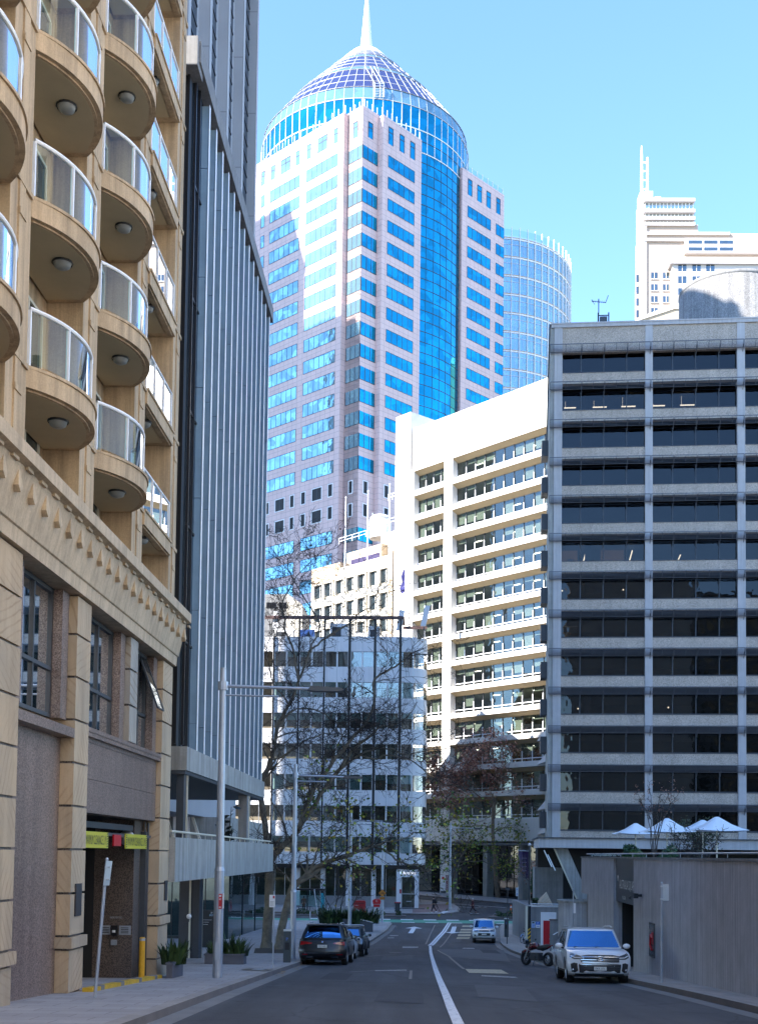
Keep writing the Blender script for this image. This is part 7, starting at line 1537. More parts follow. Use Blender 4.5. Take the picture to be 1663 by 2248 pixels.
# ---- white pickup facing us
def build_pickup():
    c=Car(5.26,1.80,1.80,1.10,3.08,.88,.375,1.06,1.18,-.90,.55,-.55,sill=.36,cab_rear=-.86,tumble=.14); wp=carpaint('work_white',(.76,.77,.78),.32)
    t=local_thing('white_pickup','white double-cab pickup parked facing us at the right kerb','pickup truck'); c.body(t,wp); c.cabin(t,wp); c.wheels(t,ALLOY,6,.25)
    c.glass(t,'f',-.92,.92,.05,.88,CARGL,'windscreen',ub0=-.88,ub1=.88); c.glass(t,'r',-.8,.8,.1,.8,CARGD,'rear_window')
    for sd in 'lR': c.glass(t,sd,.10,.50,.08,.86,CARGD,'side_window'); c.glass(t,sd,.54,.92,.08,.86,CARGD,'side_window')
    m=MB(); m.box(c.xr+.05,-.95,-.83,.83,1.02,1.72); cb_=obj('canopy',m,wp,t); m=MB(); m.box(c.xr+.3,-1.15,-.835,.835,1.22,1.58); obj('canopy_window',m,CARGD,cb_)
    for sg in (-1,1):
        m=MB(); frontpatch(c,m,[(sg*.50,.86,1.0),(sg*.75,.85,1.02),(sg*.93,.90,1.04)],0,.014); obj('headlight',m,LENS,t,w=True)
        m=MB(); frontpatch(c,m,[(sg*.68,.52,.64),(sg*.86,.52,.64)],0,.012); fo=obj('fog_recess',m,PLASTIC,t,w=True); m=MB(); m.ball((c.xf-.17,sg*c.W/2*.77,.58),.05,8); obj('fog_lamp',m,CHROME,fo,w=True)
    m=MB(); frontpatch(c,m,[(-.46,.86,.98),(0,.85,.99),(.46,.86,.98)],0,.012); g=obj('grille',m,PLASTIC,t,w=True); m=MB(); frontpatch(c,m,[(-.48,.985,1.01),(0,.99,1.02),(.48,.985,1.01)],0,.02); frontpatch(c,m,[(-.44,.915,.93),(0,.91,.928),(.44,.915,.93)],0,.02); obj('chrome_bar',m,CHROME,g,w=True)
    m=MB(); frontpatch(c,m,[(-.52,.56,.76),(0,.55,.77),(.52,.56,.76)],0,.012); obj('lower_grille',m,PLASTIC,t,w=True); plate(t,c.xf+.02,.66,'CGB-61T')
    m=MB(); m.box(1.5,2.0,-.22,.22,1.135,1.20); sc_=obj('bonnet_scoop',m,wp,t); m=MB(); m.box(2.0,2.01,-.19,.19,1.14,1.19); obj('scoop_mouth',m,ARCH,sc_)
    mirrors(c,t,wp,1.2); handles(c,t,(.1,-.7),.95,CHROME); return t
pu=build_pickup(); settle(pu,7.95,88.8,math.atan2(-1,-.085),.95,-.03)
# ---- red-black motorcycle on its stand
def build_moto():
    t=local_thing('motorcycle','dark red and black motorcycle on its side stand before the white SUV','motorcycle'); mr=carpaint('deep_red',(.10,.006,.010),.25)
    for x,lb in ((.70,0),(-.70,1)):
        T=Tr(Matrix.Translation((x,0,.31))@Matrix.Rotation(math.pi/2,4,'X')); m=MB(T); w=.06+.03*lb; m.lathe([(.20,-w),(.27,-w),(.305,-w*.5),(.31,0),(.305,w*.5),(.27,w),(.20,w),(.20,-w)],seg=26); wh=obj('wheel',m,TYRE,t,w=True)
        m=MB(T); m.lathe([(.20,-.03),(.185,-.03),(.185,.03),(.20,.03)],seg=26); m.lathe([(0,-.05),(.04,-.05),(.04,.05),(0,.05)],seg=10)
        for k in range(5): a=k*1.2566; m.tube([(.03*math.cos(a),.03*math.sin(a),0),(.19*math.cos(a),.19*math.sin(a),0)],.013,5)
        m.lathe([(.10,.055),(.15,.055)],seg=20); obj('rim',m,ALLOY if lb else PLASTIC,wh)
    m=MB(); 
    for y in (-.09,.09): m.tube([(.70,y,.31),(.50,y,.72),(.42,y,.92)],[.03,.028,.024],8)
    obj('front_fork',m,PALEST,t)
    m=MB(); m.tube([(.98*1-.02,0,.45),(.90,0,.60),(.70,0,.66),(.50,0,.62)],[.03,.06,.07,.04],8); obj('mudguard',m,mr,t,w=True)
    m=MB(); m.tube([(.46,0,.72),(.30,0,.84),(.05,0,.88),(-.12,0,.80)],[.08,.165,.16,.09],12); obj('fuel_tank',m,mr,t,w=True)
    m=MB(); m.tube([(-.05,0,.80),(-.35,0,.79),(-.62,0,.86),(-.82,0,.92)],[.10,.13,.11,.05],10); obj('seat',m,PLASTIC,t,w=True)
    m=MB(); m.tube([(-.30,0,.72),(-.6,0,.80),(-.95,0,.92)],[.07,.08,.03],8); obj('tail',m,mr,t,w=True)
    m=MB(); m.box(-.22,.30,-.15,.15,.24,.58); m.tube([(.28,0,.45),(.40,0,.30)],[.12,.1],8); m.tube([(.05,-.2,.36),(.05,.2,.36)],.12,10); m.tube([(-.2,.0,.5),(-.70,.0,.31)],.035,6); obj('engine',m,CHAR,t)
    m=MB(); m.tube([(.36,-.10,.5),(.42,-.12,.28),(.1,-.16,.18),(-.3,-.17,.22),(-.75,-.19,.34)],[.03,.03,.035,.055,.06],8); obj('exhaust',m,PALEST,t)
    m=MB(); m.ball((.60,0,.83),.11,10,0,(.7,1,.9)); m.tube([(.52,-.3,.98),(.44,-.10,.96),(.44,.10,.96),(.52,.3,.98)],.018,6); m.tube([(.44,.36,.98),(.56,.28,.98)],.028,6); m.tube([(.44,-.36,.98),(.56,-.28,.98)],.028,6); obj('handlebar',m,PLASTIC,t)
    m=MB(); m.ball((.66,0,.84),.085,10,0,(.5,1,.9)); obj('headlight',m,LENS,t,w=True)
    m=MB(); m.prism([(.62,-.13),(.66,-.05),(.66,.05),(.62,.13)],.92,[1.10,1.14,1.14,1.10]); obj('windshield',m,CARGD,t)
    for sg in (-1,1): m=MB(); m.tube([(.50,sg*.28,.98),(.48,sg*.36,1.12)],.01,5); m.ball((.48,sg*.38,1.15),.06,8,0,(.4,1,.7)); obj('mirror',m,PLASTIC,t)
    m=MB(); m.tube([(.05,.12,.25),(-.02,.30,.0)],.014,6); obj('side_stand',m,CHAR,t)
    m=MB(); m.box(-1.0,-.97,-.09,.09,.62,.74); m.tube([(-.9,0,.88),(-.99,0,.7)],.02,5); obj('number_plate',m,PLATE,t); return t
mo=build_moto(); ma=G(1150,2119); mb_=G(1207,2122); mc=(ma+mb_)/2; settle(mo,mc.x,mc.y,math.atan2(ma.y-mb_.y,ma.x-mb_.x),1.0)
# ---- share bicycle leaning by the post
def build_bike():
    t=local_thing('share_bicycle','blue and white share bicycle leaning by the hazard post','bicycle'); bb=plain('bike_blue',(.25,.45,.75),.35)
    for x in (.52,-.52):
        T=Tr(Matrix.Translation((x,0,.33))@Matrix.Rotation(math.pi/2,4,'X')); m=MB(T); m.lathe([(.31,-.022),(.335,0),(.31,.022),(.30,0),(.31,-.022)],seg=26); wh=obj('wheel',m,TYRE,t,w=True); m=MB(T)
        for k in range(12): a=k*.5236; m.tube([(0,0,0),(.305*math.cos(a),.305*math.sin(a),0)],.004,3)
        m.lathe([(0,-.04),(.04,-.04),(.04,.04),(0,.04)],seg=8); obj('spokes',m,PALEST,wh)
    m=MB(); m.tube([(.38,0,.80),(.10,0,.42),(-.10,0,.32)],[.03,.04,.04],8); m.tube([(-.10,0,.32),(-.22,0,.82)],.026,8); m.tube([(-.10,0,.32),(-.52,0,.33)],.02,6); m.tube([(-.19,0,.68),(-.52,0,.33)],.016,6); m.tube([(.38,0,.85),(.44,0,.62),(.52,0,.33)],.025,8); obj('frame',m,WHITEP,t)
    m=MB(); m.tube([(.52+.36*math.cos(a*.3),0,.33+.36*math.sin(a*.3)) for a in range(2,10)],.025,5); m.tube([(-.52+.36*math.cos(a*.3),0,.33+.36*math.sin(a*.3)) for a in range(0,10)],.03,5); obj('mudguard',m,bb,t)
    m=MB(); m.ball((-.24,0,.86),.1,8,0,(1.2,.7,.5)); obj('saddle',m,PLASTIC,t,w=True); m=MB(); m.tube([(.28,-.28,1.02),(.38,-.1,1.0),(.38,.1,1.0),(.28,.28,1.02)],.014,6); m.tube([(.38,0,.8),(.38,0,1.0)],.018,6); obj('handlebar',m,PLASTIC,t)
    m=MB(); m.box(.45,.78,-.17,.17,.72,.92); obj('basket',m,BLACKM,t); m=MB(); m.lathe([(0,-.01),(.09,-.01),(.09,.01),(0,.01)],seg=14) ; m2=MB(Tr(Matrix.Translation((-.1,.05,.32))@Matrix.Rotation(math.pi/2,4,'X'))); m2.lathe([(0,-.01),(.09,-.01),(.09,.01),(0,.01)],seg=14); m2.tube([(0,0,0),(.12,-.12,.03)],.012,5); obj('crank',m2,CHAR,t); return t
bk=build_bike(); p=G(1150,2070,.15); place(bk,(p.x,p.y,p.z),math.radians(62),.95,(rad(4),0)); dup(bk,tuple(G(1203,2079,.15)),math.radians(100),'blue share bicycle standing before the red totem panel')
# ================================================================ trees
BARK=solid('plane_bark',(.16,.135,.10),.85,var=.35,vs=3.0,fine=.15,fs=20,bump=.5); BARKD=solid('dark_bark',(.075,.062,.052),.9,var=.25,vs=3,bump=.5); TWIG=solid('twig',(.035,.027,.024),.9,var=.2,bump=0); BARKO=solid('flaking_bark',(.26,.19,.13),.85,var=.4,vs=2.5,fine=.15,bump=.5)
LEAFG=leafmat('plane_leaf',[(.06,.12,.02),(.11,.19,.03),(.24,.27,.04),(.36,.28,.04)]); LEAFB=leafmat('brown_leaf',[(.24,.10,.07),(.38,.18,.13),(.52,.31,.23)]); LEAFD=leafmat('dead_leaf',[(.06,.035,.025),(.12,.065,.04)])
class Tree:
    def __init__(s,seed): s.r=random.Random(seed); s.limb=MB(); s.twig=MB(); s.leaf=MB(); s.leaf2=MB(); s.tips=[]; s.segs=[]
    def wob(s,pts,n,amp):
        """resample a guide polyline with slight wobble (Catmull-Rom)"""
        out=[]; P_=[Vector(p) for p in pts]; P_=[P_[0]*2-P_[1]]+P_+[P_[-1]*2-P_[-2]]
        for i in range(1,len(P_)-2):
            a,b,c,d=P_[i-1:i+3]
            for k in range(n):
                t=k/n; out.append(.5*((2*b)+(c-a)*t+(2*a-5*b+4*c-d)*t*t+(3*b-a-3*c+d)*t**3)+Vector((s.r.gauss(0,amp),s.r.gauss(0,amp),s.r.gauss(0,amp))))
        out.append(P_[-2]); return out
    def main(s,pts,r0,r1,seg=9,n=5,amp=.03,sub=(0.25,1.0),every=1.0,ln=(1.8,4.5),mi=0,depth=2):
        q=s.wob(pts,n,amp); L=len(q); rr=[r0+(r1-r0)*(i/(L-1))**.8 for i in range(L)]; s.limb.tube(q,rr,seg,mi); s.segs.append((q,rr))
        ln_=0
        for i in range(1,L):
            ln_+=(q[i]-q[i-1]).length; f=i/(L-1)
            if f<sub[0] or f>sub[1]: continue
            if ln_>.68*every*s.r.uniform(.6,1.3):
                ln_=0; d=(q[i]-q[i-1]).normalized(); s.branch(q[i],d,rr[i]*s.r.uniform(.35,.6),s.r.uniform(*ln)*(1-.35*f),depth)
        s.branch(q[-1],(q[-1]-q[-2]).normalized(),r1*.9,s.r.uniform(*ln)*.8,depth,0)
        return q
    def branch(s,p,d,r,L,depth,spread=None):
        R=s.r; r=max(r,.014); ax=Vector((R.gauss(0,1),R.gauss(0,1),R.gauss(0,1))); ax=(ax-d*ax.dot(d)).normalized(); sp=R.uniform(.6,1.1) if spread is None else R.uniform(.0,.3)
        v=(d*math.cos(sp)+ax*math.sin(sp)).normalized(); n=5 if depth else 4; pts=[p]; bend=Vector((R.gauss(0,.22),R.gauss(0,.22),R.gauss(.04,.25)))
        for k in range(n):
            v=(v+bend*.5+Vector((R.gauss(0,.13),R.gauss(0,.13),R.gauss(0,.13)+s.up))).normalized(); pts.append(pts[-1]+v*L/n)
        r1=max(.008,r*.4); rr=[r+(r1-r)*k/n for k in range(n+1)]
        (s.limb if r>.045 else s.twig).tube(pts,rr,6 if r>.045 else (4 if r>.02 else 3),0,False,r>.02)
        s.tips.append((pts[-1],v,depth))
        for k in range(1,n+1): s.tips.append((pts[k],v,depth-.5))
        if depth>0:
            for k in range(1,n+1):
                for _ in range(s.dens):
                    if R.random()<s.pr: s.branch(pts[k],(pts[k]-pts[k-1]).normalized(),rr[k]*.6,L*R.uniform(.35,.6),depth-1)
    up=.02; dens=1; pr=.95
    def leaves(s,mb,n,size,cond=None,jit=.25):
        T=[t for t in s.tips if cond is None or cond(t[0])]
        if not T: return
        for _ in range(n):
            p,v,_d=s.r.choice(T); c=p+Vector((s.r.gauss(0,jit),s.r.gauss(0,jit),s.r.gauss(-.05,jit))); u=Vector((s.r.gauss(0,1),s.r.gauss(0,1),s.r.gauss(-.3,.7))).normalized(); w=u.orthogonal().normalized(); w.rotate(Matrix.Rotation(s.r.uniform(0,6.28),3,u)); e=size*s.r.uniform(.6,1.3)
            mb.face([c,c+u*e*.5+w*e*.45,c+u*e,c+u*e*.5-w*e*.45])
    def extra(s,n,ln,depth,cond=None):
        """more twigs from points along the limbs"""
        for _ in range(n):
            q,rr=s.r.choice(s.segs[1:]); i=s.r.randrange(len(q)//4,len(q)-1); d=(q[i+1]-q[i]).normalized(); s.branch(q[i].lerp(q[i+1],s.r.random()),d,max(.014,rr[i]*s.r.uniform(.2,.4)),s.r.uniform(*ln),depth)
    def done(s,name,label,base,bark,lm=LEAFG,lm2=LEAFD,tw=None):
        t=thing(name,label,'tree',base); obj('trunk',s.limb,bark,t); cr=obj('crown',s.twig,tw or TWIG,t)
        if s.leaf.f: obj('leaves',s.leaf,lm,cr)
        if s.leaf2.f: obj('dead_leaves',s.leaf2,lm2,cr)
        return t
def pl(d,*pts): # photo polyline at (slowly changing) distances
    out=[]
    for q in pts: out.append(P(q[0],q[1],q[2] if len(q)>2 else d))
    return out
T=Tree(11); b=G(585,2087,.0); D1=b.y; T.dens=1
T.main([b-Vector((0,0,.2)),b+Vector((0,0,.25))]+pl(D1,(586,2050),(590,1990),(593,1930),(594,1893)),.33,.27,14,4,.01,(2,2)); fl_r=MB(); T.limb.tube([b-Vector((0,0,.3)),b+Vector((0,0,.1)),b+Vector((0,0,.5))],[.52,.42,.33],14)
T.main(pl(D1,(594,1896),(588,1850),(579,1795),(571,1725),(590,1683),(602,1640),(610,1598),(633,1548),(657,1494),(681,1430),(713,1402)),.22,.05,9,4,.04,(.3,1),.95,(1.6,4.2))
T.main(pl(D1,(593,1896),(612,1868),(652,1828),(702,1746),(748,1684),(780,1640),(830,1598),(868,1590)),.22,.05,10,4,.05,(.2,1),.8,(1.6,4.4))
T.main(pl(D1-.6,(655,1828),(680,1745),(712,1698),(766,1631),(814,1565),(824,1492),(868,1462),(900,1440)),.15,.04,8,4,.05,(.15,1),.8,(1.5,4))
T.main(pl(D1+.6,(748,1685),(800,1652),(852,1642),(886,1655),(930,1650),(985,1640)),.08,.025,7,4,.05,(.2,1),.8,(1.0,3))
T.main(pl(D1+.6,(766,1640),(810,1665),(880,1660),(940,1700),(990,1760)),.08,.02,7,4,.05,(.2,1),.8,(1.0,3))
T.main(pl(D1-.6,(608,1600),(640,1560),(690,1555),(740,1585),(790,1580)),.07,.02,6,4,.05,(.2,1),.7,(.9,2.6))
T.main(pl(D1-.6,(600,1668),(650,1640),(712,1612),(760,1620)),.07,.02,6,4,.05,(.2,1),.7,(.9,2.6))
T.main(pl(D1,(657,1494),(640,1420),(618,1340),(640,1280),(690,1225)),.08,.02,6,4,.06,(.1,1),.7,(1,3))
T.main(pl(D1,(681,1430),(700,1370),(660,1300),(630,1240),(650,1200)),.06,.018,6,4,.06,(.1,1),.6,(1,2.8))
T.main(pl(D1,(713,1402),(760,1370),(800,1340),(850,1310)),.05,.018,6,4,.06,(.1,1),.7,(.9,2.4))
T.main(pl(D1,(633,1548),(600,1500),(585,1430),(600,1360)),.06,.018,6,4,.06,(.1,1),.7,(.9,2.6))
T.extra(120,(1.0,3.4),2); T.leaves(T.leaf2,520,.13,None,.12); T.leaves(T.leaf,260,.20,lambda p:p.z<(1875-1745)/FL*D1 and p.x>-4.6,.35)
T.done('plane_tree','large bare plane tree with a spreading crown, leftmost trunk by the terrace',b,BARK)
T=Tree(23); b=G(612,2090,.0); D2=b.y; T.limb.tube([b-Vector((0,0,.3)),b+Vector((0.02,0,.1)),b+Vector((.05,0,.5))],[.46,.36,.27],14)
T.main([b-Vector((0,0,.2)),b+Vector((.03,0,.25))]+pl(D2,(616,2050),(626,2005),(640,1955),(652,1938)),.26,.21,12,4,.01,(2,2))
T.main(pl(D2,(650,1940),(690,1906),(724,1890),(759,1880),(792,1866),(822,1858),(850,1848),(868,1845)),.15,.05,9,4,.02,(.2,1),.9,(1,3))
T.main(pl(D2+.3,(822,1858),(850,1872),(889,1897),(925,1899),(945,1910),(985,1890),(1000,1893)),.075,.02,7,4,.03,(.2,1),.7,(1,2.6))
T.main(pl(D2,(640,1958),(645,1900),(640,1850),(655,1810),(680,1760),(705,1700)),.14,.03,8,4,.04,(.2,1),.9,(1,3))
T.main(pl(D2-.4,(646,1948),(625,1920),(606,1900),(600,1870)),.06,.015,6,4,.03,(.1,1),.6,(.6,1.6))
T.main(pl(D2,(680,1915),(700,1860),(735,1830),(760,1790)),.06,.015,6,4,.04,(.1,1),.6,(.8,2.2))
T.extra(45,(1.2,3.0),2); T.leaves(T.leaf,620,.20,lambda p:p.x>-4.2,.42); T.leaves(T.leaf2,140,.12,None,.12)
T.done('plane_tree','leaning plane tree with one long low limb reaching right over the street',b,BARK)
T=Tree(31); b=Vector(P(1092,1978,150)); b.z=zg(b.y); T.up=.03; T.dens=1
T.main([b-Vector((0,0,.3)),b]+pl(b.y,(1089,1940),(1087,1890),(1083,1840),(1082,1800),(1083,1775)),.36,.26,10,4,.02,(2,2))
T.main(pl(150,(1083,1778),(1090,1740),(1098,1700),(1104,1685)),.2,.1,8,4,.03,(.2,1),1.5,(2,5))
for pts in (((1083,1778),(1060,1755),(1040,1725),(1005,1700),(960,1690)),((1098,1702),(1120,1690),(1150,1690),(1185,1700)),((1088,1745),(1072,1720),(1050,1700),(1020,1688),(985,1705)),((1083,1790),(1040,1770),(1010,1760),(985,1765)),((1104,1686),(1110,1660),(1090,1640),(1060,1650)),((1104,1686),(1125,1655),(1150,1650),(1165,1660)),((1100,1695),(1088,1665),(1070,1650),(1040,1655)),((1098,1705),(1140,1715),(1170,1725),(1195,1740)),((1060,1755),(1020,1730),(950,1720),(915,1730)),((1084,1790),(1120,1765),(1150,1775),(1175,1800)),((1083,1820),(1050,1810),(1020,1825)),((1083,1830),(1110,1815),(1140,1830))):
    T.main(pl(150+T.r.uniform(-3,3),*pts),.10,.03,6,3,.06,(.3,1),1.1,(2.0,5.0))
T.extra(20,(2.0,5.0),2); T.leaves(T.leaf2,9500,.27,lambda p:p.z>(1878-1768)/FL*150,.32)
T.leaves(T.leaf,520,.34,lambda p:p.z<(1878-1790)/FL*150,.5)
T.done('plane_tree','tall plane tree with a flat rust-brown crown before the white office',b,BARKO,LEAFG,LEAFB,solid('russet_twig',(.16,.10,.075),.9,var=.2,bump=0))
T=Tree(37); b=Vector(P(992,1972,141)); b.z=zg(b.y); T.main([b-Vector((0,0,.3)),b]+pl(b.y,(994,1940),(1000,1915),(1008,1890)),.26,.18,9,4,.03,(2,2))
for pts in (((1008,1892),(985,1870),(960,1860),(925,1865)),((1008,1892),(1020,1860),(1015,1820),(1000,1790)),((1006,1895),(1040,1875),(1075,1870),(1110,1880)),((1005,1900),(1045,1890),(1085,1900),(1125,1905)),((1010,1888),(1035,1850),(1060,1835),(1090,1830)),((1003,1905),(975,1890),(950,1895)),((1020,1850),(1000,1830),(975,1815))):
    T.main(pl(141+T.r.uniform(-2,2),*pts),.09,.025,6,3,.08,(.15,1),.8,(.9,2.2))
T.leaves(T.leaf,1300,.27,lambda p:p.z<(1876-1800)/FL*141,.4); T.leaves(T.leaf2,200,.25,None,.3)
T.done('leafy_tree','low green and yellow leafy tree at the far corner before the shopfronts',b,BARK,LEAFG,LEAFD)
T=Tree(41); b=G(735,2030,.1); T.up=.05
for pts in (((735,2035),(727,2000),(712,1965),(700,1925)),((737,2035),(748,1995),(756,1960),(776,1930)),((736,2035),(737,1985),(745,1945),(740,1900)),((738,2035),(775,1985),(790,1955),(815,1935)),((733,2035),(715,2000),(690,1960))):
    T.main(pl(b.y+T.r.uniform(-.5,.5),*pts),.07,.02,6,4,.03,(.35,1),.5,(.7,1.8),depth=1)
T.extra(30,(.6,1.4),1); T.done('bare_sapling','small bare multi-stemmed sapling behind the parked cars',b,BARKD)
T=Tree(43); c=P(1432,1840,60); b=Vector((c.x,c.y,-.6)); T.up=.06
for px,py in ((1400,1745),(1425,1735),(1450,1738),(1470,1728),(1490,1740),(1410,1770),(1480,1760)):
    T.main([b,P(1436+(px-1436)*.35,1800,60),P(px,py,60)],.03,.009,5,4,.03,(.5,1),.35,(.3,.7),depth=1)
T.leaves(T.leaf2,260,.07,lambda p:p.z>2.2,.08); T.done('bare_shrub','bare reddish twiggy shrub with dry seed heads above the parasols',b,BARKD,LEAFG,LEAFB,TWIG)
for i,(px,py,h,n,lb,bare) in enumerate(((1530,1795,3.0,1500,'olive-green small tree behind the right-hand parasols',0),(1500,1845,1.5,120,'thin bare bush under the middle parasol',1),(1545,1848,1.5,120,'thin bare bush at the right end of the terrace',1))):
    T=Tree(50+i); d=84 if not bare else 56; c=P(px,py,d); b=Vector((c.x,c.y,-.62)); T.up=.03
    for k in range(7): a=k*.9; T.main([b,b+Vector((.25*math.cos(a),.25*math.sin(a),h*.5)),b+Vector((h*.4*math.cos(a),h*.4*math.sin(a),h*.92+.2*math.sin(k*2)))],.05,.012,5,4,.04,(.3,1),.3,(.4,1.0),depth=1)
    if n: T.leaves(T.leaf,n,.15 if not bare else .06,None,.18)
    T.done('olive_tree' if not bare else 'bare_shrub',lb,b,BARKD,leafmat('olive_leaf%d'%i,[(.04,.055,.03),(.09,.11,.06)]),LEAFD)
# bushes at the far right corner, behind the ramp wall
hp=[P(px,1960,112) for px in (1168,1176,1184)]; hedge('leafy_bush','dark leafy bush behind the stone pyramid at the far corner',hp,2.2,3.0,1400,12,HEDGE,.2)
hp=[P(px,1986,96) for px in (1168,1176,1184,1192)]; hedge('low_hedge','low green hedge on top of the ramp wall',hp,.8,.45,600,13)
T=Tree(61); c=P(1185,1900,121); b=Vector((c.x,c.y,zg(121))); T.up=.03
for k in range(6): a=k*1.05; T.main([b,b+Vector((.3*math.cos(a),.3*math.sin(a),2.6)),b+Vector((1.6*math.cos(a),1.6*math.sin(a),5.2+.4*math.sin(k)))],.08,.02,5,4,.06,(.4,1),.5,(.7,1.6),depth=1)
T.leaves(T.leaf2,700,.16,None,.25); T.done('brown_leaf_tree','small tree with brown dry leaves beside the undercroft',b,BARKD,LEAFG,LEAFB)

# ================================================================ people
def skinned(name,verts,edges,rad_,mat,parent,sub=1,root=0):
    me=bpy.data.meshes.new(name); me.from_pydata(verts,edges,[]); o=bpy.data.objects.new(name,me); COL.objects.link(o)
    md=o.modifiers.new('s','SKIN'); md.use_smooth_shade=True
    for i,r in enumerate(rad_): me.skin_vertices[0].data[i].radius=(r,r) if not isinstance(r,tuple) else r
    me.skin_vertices[0].data[root].use_root=True
    sb=o.modifiers.new('u','SUBSURF'); sb.levels=sub; sb.render_levels=sub
    dg=bpy.context.evaluated_depsgraph_get(); m2=bpy.data.meshes.new_from_object(o.evaluated_get(dg)); bpy.data.objects.remove(o); bpy.data.meshes.remove(me)
    m2.materials.clear(); m2.materials.append(mat)
    for p in m2.polygons: p.use_smooth=True
    m2.name=name; r=bpy.data.objects.new(name,m2); COL.objects.link(r); r.parent=parent; return r
SKIN=plain('skin',(.50,.30,.22),.6)
def person(label,loc,rz,h,jacket,trousers,hairc,shoes,stride=.4,arms=(.35,-.3),coat=False,bag=None,longhair=False,hand_up=False):
    t=local_thing('person',label,'person'); s=h/1.75
    hipz=.92*s; V=[];E=[];Rr=[]
    def v(p,r): V.append(tuple(Vector(p))); Rr.append(r*s if not isinstance(r,tuple) else tuple(x*s for x in r)); return len(V)-1
    def leg(sg,a,knee):
        hp=Vector((0,sg*.09*s,hipz)); kn=hp+Vector((math.sin(a),0,-math.cos(a)))*.44*s; b=a-knee; an=kn+Vector((math.sin(b),0,-math.cos(b)))*.42*s; return hp,kn,an,b
    def arm(sg,a,bend):
        sh=Vector((-.01*s,sg*.20*s,1.43*s)); el=sh+Vector((math.sin(a),sg*.12,-math.cos(a)))*.29*s; b=a+bend; wr=el+Vector((math.sin(b),-sg*.04,-math.cos(b)))*.25*s; return sh,el,wr,b
    L=[leg(1,stride,.05),leg(-1,-stride*.8,.38)]; A=[arm(1,arms[0],.45),arm(-1,arms[1],.3 if not hand_up else 1.6)]
    low=min(l[2].z for l in L)-.075*s
    # body: one continuous skin from pelvis to head, limbs and five-fingered hands
    pel=v((0,0,hipz+.02*s),.115); ch=v((.0,0,1.18*s),.12); up=v((.0,0,1.40*s),.10); nk=v((.015*s,0,1.51*s),.052); hd=v((.035*s,0,1.62*s),.088); tp=v((.03*s,0,1.70*s),.075); ns=v((.115*s,0,1.615*s),.018)
    E+=[(pel,ch),(ch,up),(up,nk),(nk,hd),(hd,tp),(hd,ns)]
    for sg,(hp,kn,an,b) in zip((1,-1),L):
        a=v(hp,.085); k=v(kn,.055); n=v(an,.04); f=v(an+Vector((.14*s,0,-.045*s)),.03); E+=[(pel,a),(a,k),(k,n),(n,f)]
    for sg,(sh,el,wr,b) in zip((1,-1),A):
        a=v(sh,.05); e=v(el,.038); w=v(wr,.027); d=Vector((math.sin(b),0,-math.cos(b))); pm=v(wr+d*.05*s,(.020,.036)); E+=[(up,a),(a,e),(e,w),(w,pm)]
        fw=Vector((math.cos(b),0,math.sin(b)))
        for q,l in ((-.03,.062),(-.01,.075),(.01,.072),(.03,.055)):
            k1=v(wr+d*(.075+l*.45)*s+fw*q*s,.009); k2=v(wr+d*(.072+l*.95)*s+fw*(q+.012)*s,.0075); E+=[(pm,k1),(k1,k2)]
        th=v(wr+d*.05*s+fw*.052*s,.0095); t2=v(wr+d*.085*s+fw*.066*s,.008); E+=[(pm,th),(th,t2)]
    skinned('body',V,E,Rr,SKIN,t,1,pel)
    # jacket
    V,E,Rr=[],[],[]; z0=(.55 if coat else .86)*s; a0=v((0,0,z0),(.19,.165) if coat else (.175,.14)); a1=v((0,0,1.05*s),(.165,.14)); a2=v((0,0,1.25*s),(.18,.145)); a3=v((0,0,1.42*s),(.16,.11)); a4=v((.01*s,0,1.485*s),.07); E=[(a0,a1),(a1,a2),(a2,a3),(a3,a4)]
    for sh,el,wr,b in A: x=v(sh,.075); y=v(el,.058); w=v(wr-(wr-el)*.06,.044); E+=[(a3,x),(x,y),(y,w)]
    skinned('coat' if coat else 'jacket',V,E,Rr,jacket,t,1,a1)
    V,E,Rr=[],[],[]; a0=v((0,0,hipz+.06*s),(.15,.125)); E=[]
    for hp,kn,an,b in L: x=v(hp-Vector((0,0,.04*s)),.10); y=v(kn,.07); n=v(an+Vector((0,0,.03*s)),.055); E+=[(a0,x),(x,y),(y,n)]
    skinned('trousers',V,E,Rr,trousers,t,1,0)
    for hp,kn,an,b in L:
        m=MB(); m.ball(an+Vector((.06*s,0,-.04*s)),.075*s,10,0,(1.9,.62,.55)); m.box(an.x-.06*s,an.x+.18*s,an.y-.042*s,an.y+.042*s,an.z-.085*s,an.z-.06*s); obj('shoe',m,shoes,t,w=True)
    m=MB(); m.ball((.015*s,0,1.665*s),.108*s,12,0,(1.02,.92,.92)); 
    if longhair: m.ball((-.05*s,0,1.58*s),.095*s,10,0,(.8,1.0,1.25))
    obj('hair',m,hairc,t,w=True)
    m=MB()
    for sg in (-1,1): m.ball((.112*s,sg*.035*s,1.635*s),.012*s,6)
    m.box(.118*s,.124*s,-.025*s,.025*s,1.575*s,1.582*s); obj('face_features',m,TEXTB,t)
    if bag:
        m=MB(); m.ball((-.20*s,0,1.22*s),.17*s,12,0,(.72,.95,1.35)); m.tube([(-.1*s,.13*s,1.43*s),(.10*s,.14*s,1.40*s),(.12*s,.14*s,1.15*s),(-.1*s,.14*s,1.02*s)],.018*s,5); m.tube([(-.1*s,-.13*s,1.43*s),(.10*s,-.14*s,1.40*s),(.12*s,-.14*s,1.15*s),(-.1*s,-.14*s,1.02*s)],.018*s,5); b_=local_thing('backpack','black backpack on the walking man at the corner','backpack'); obj('bag',m,bag,b_,w=True); mm=MB(); mm.ball((-.30*s,0,1.12*s),.10*s,10,0,(.6,1.1,.9)); obj('pocket',mm,bag,b_,w=True); place(b_,Vector(loc)-Vector((0,0,low)),rz)
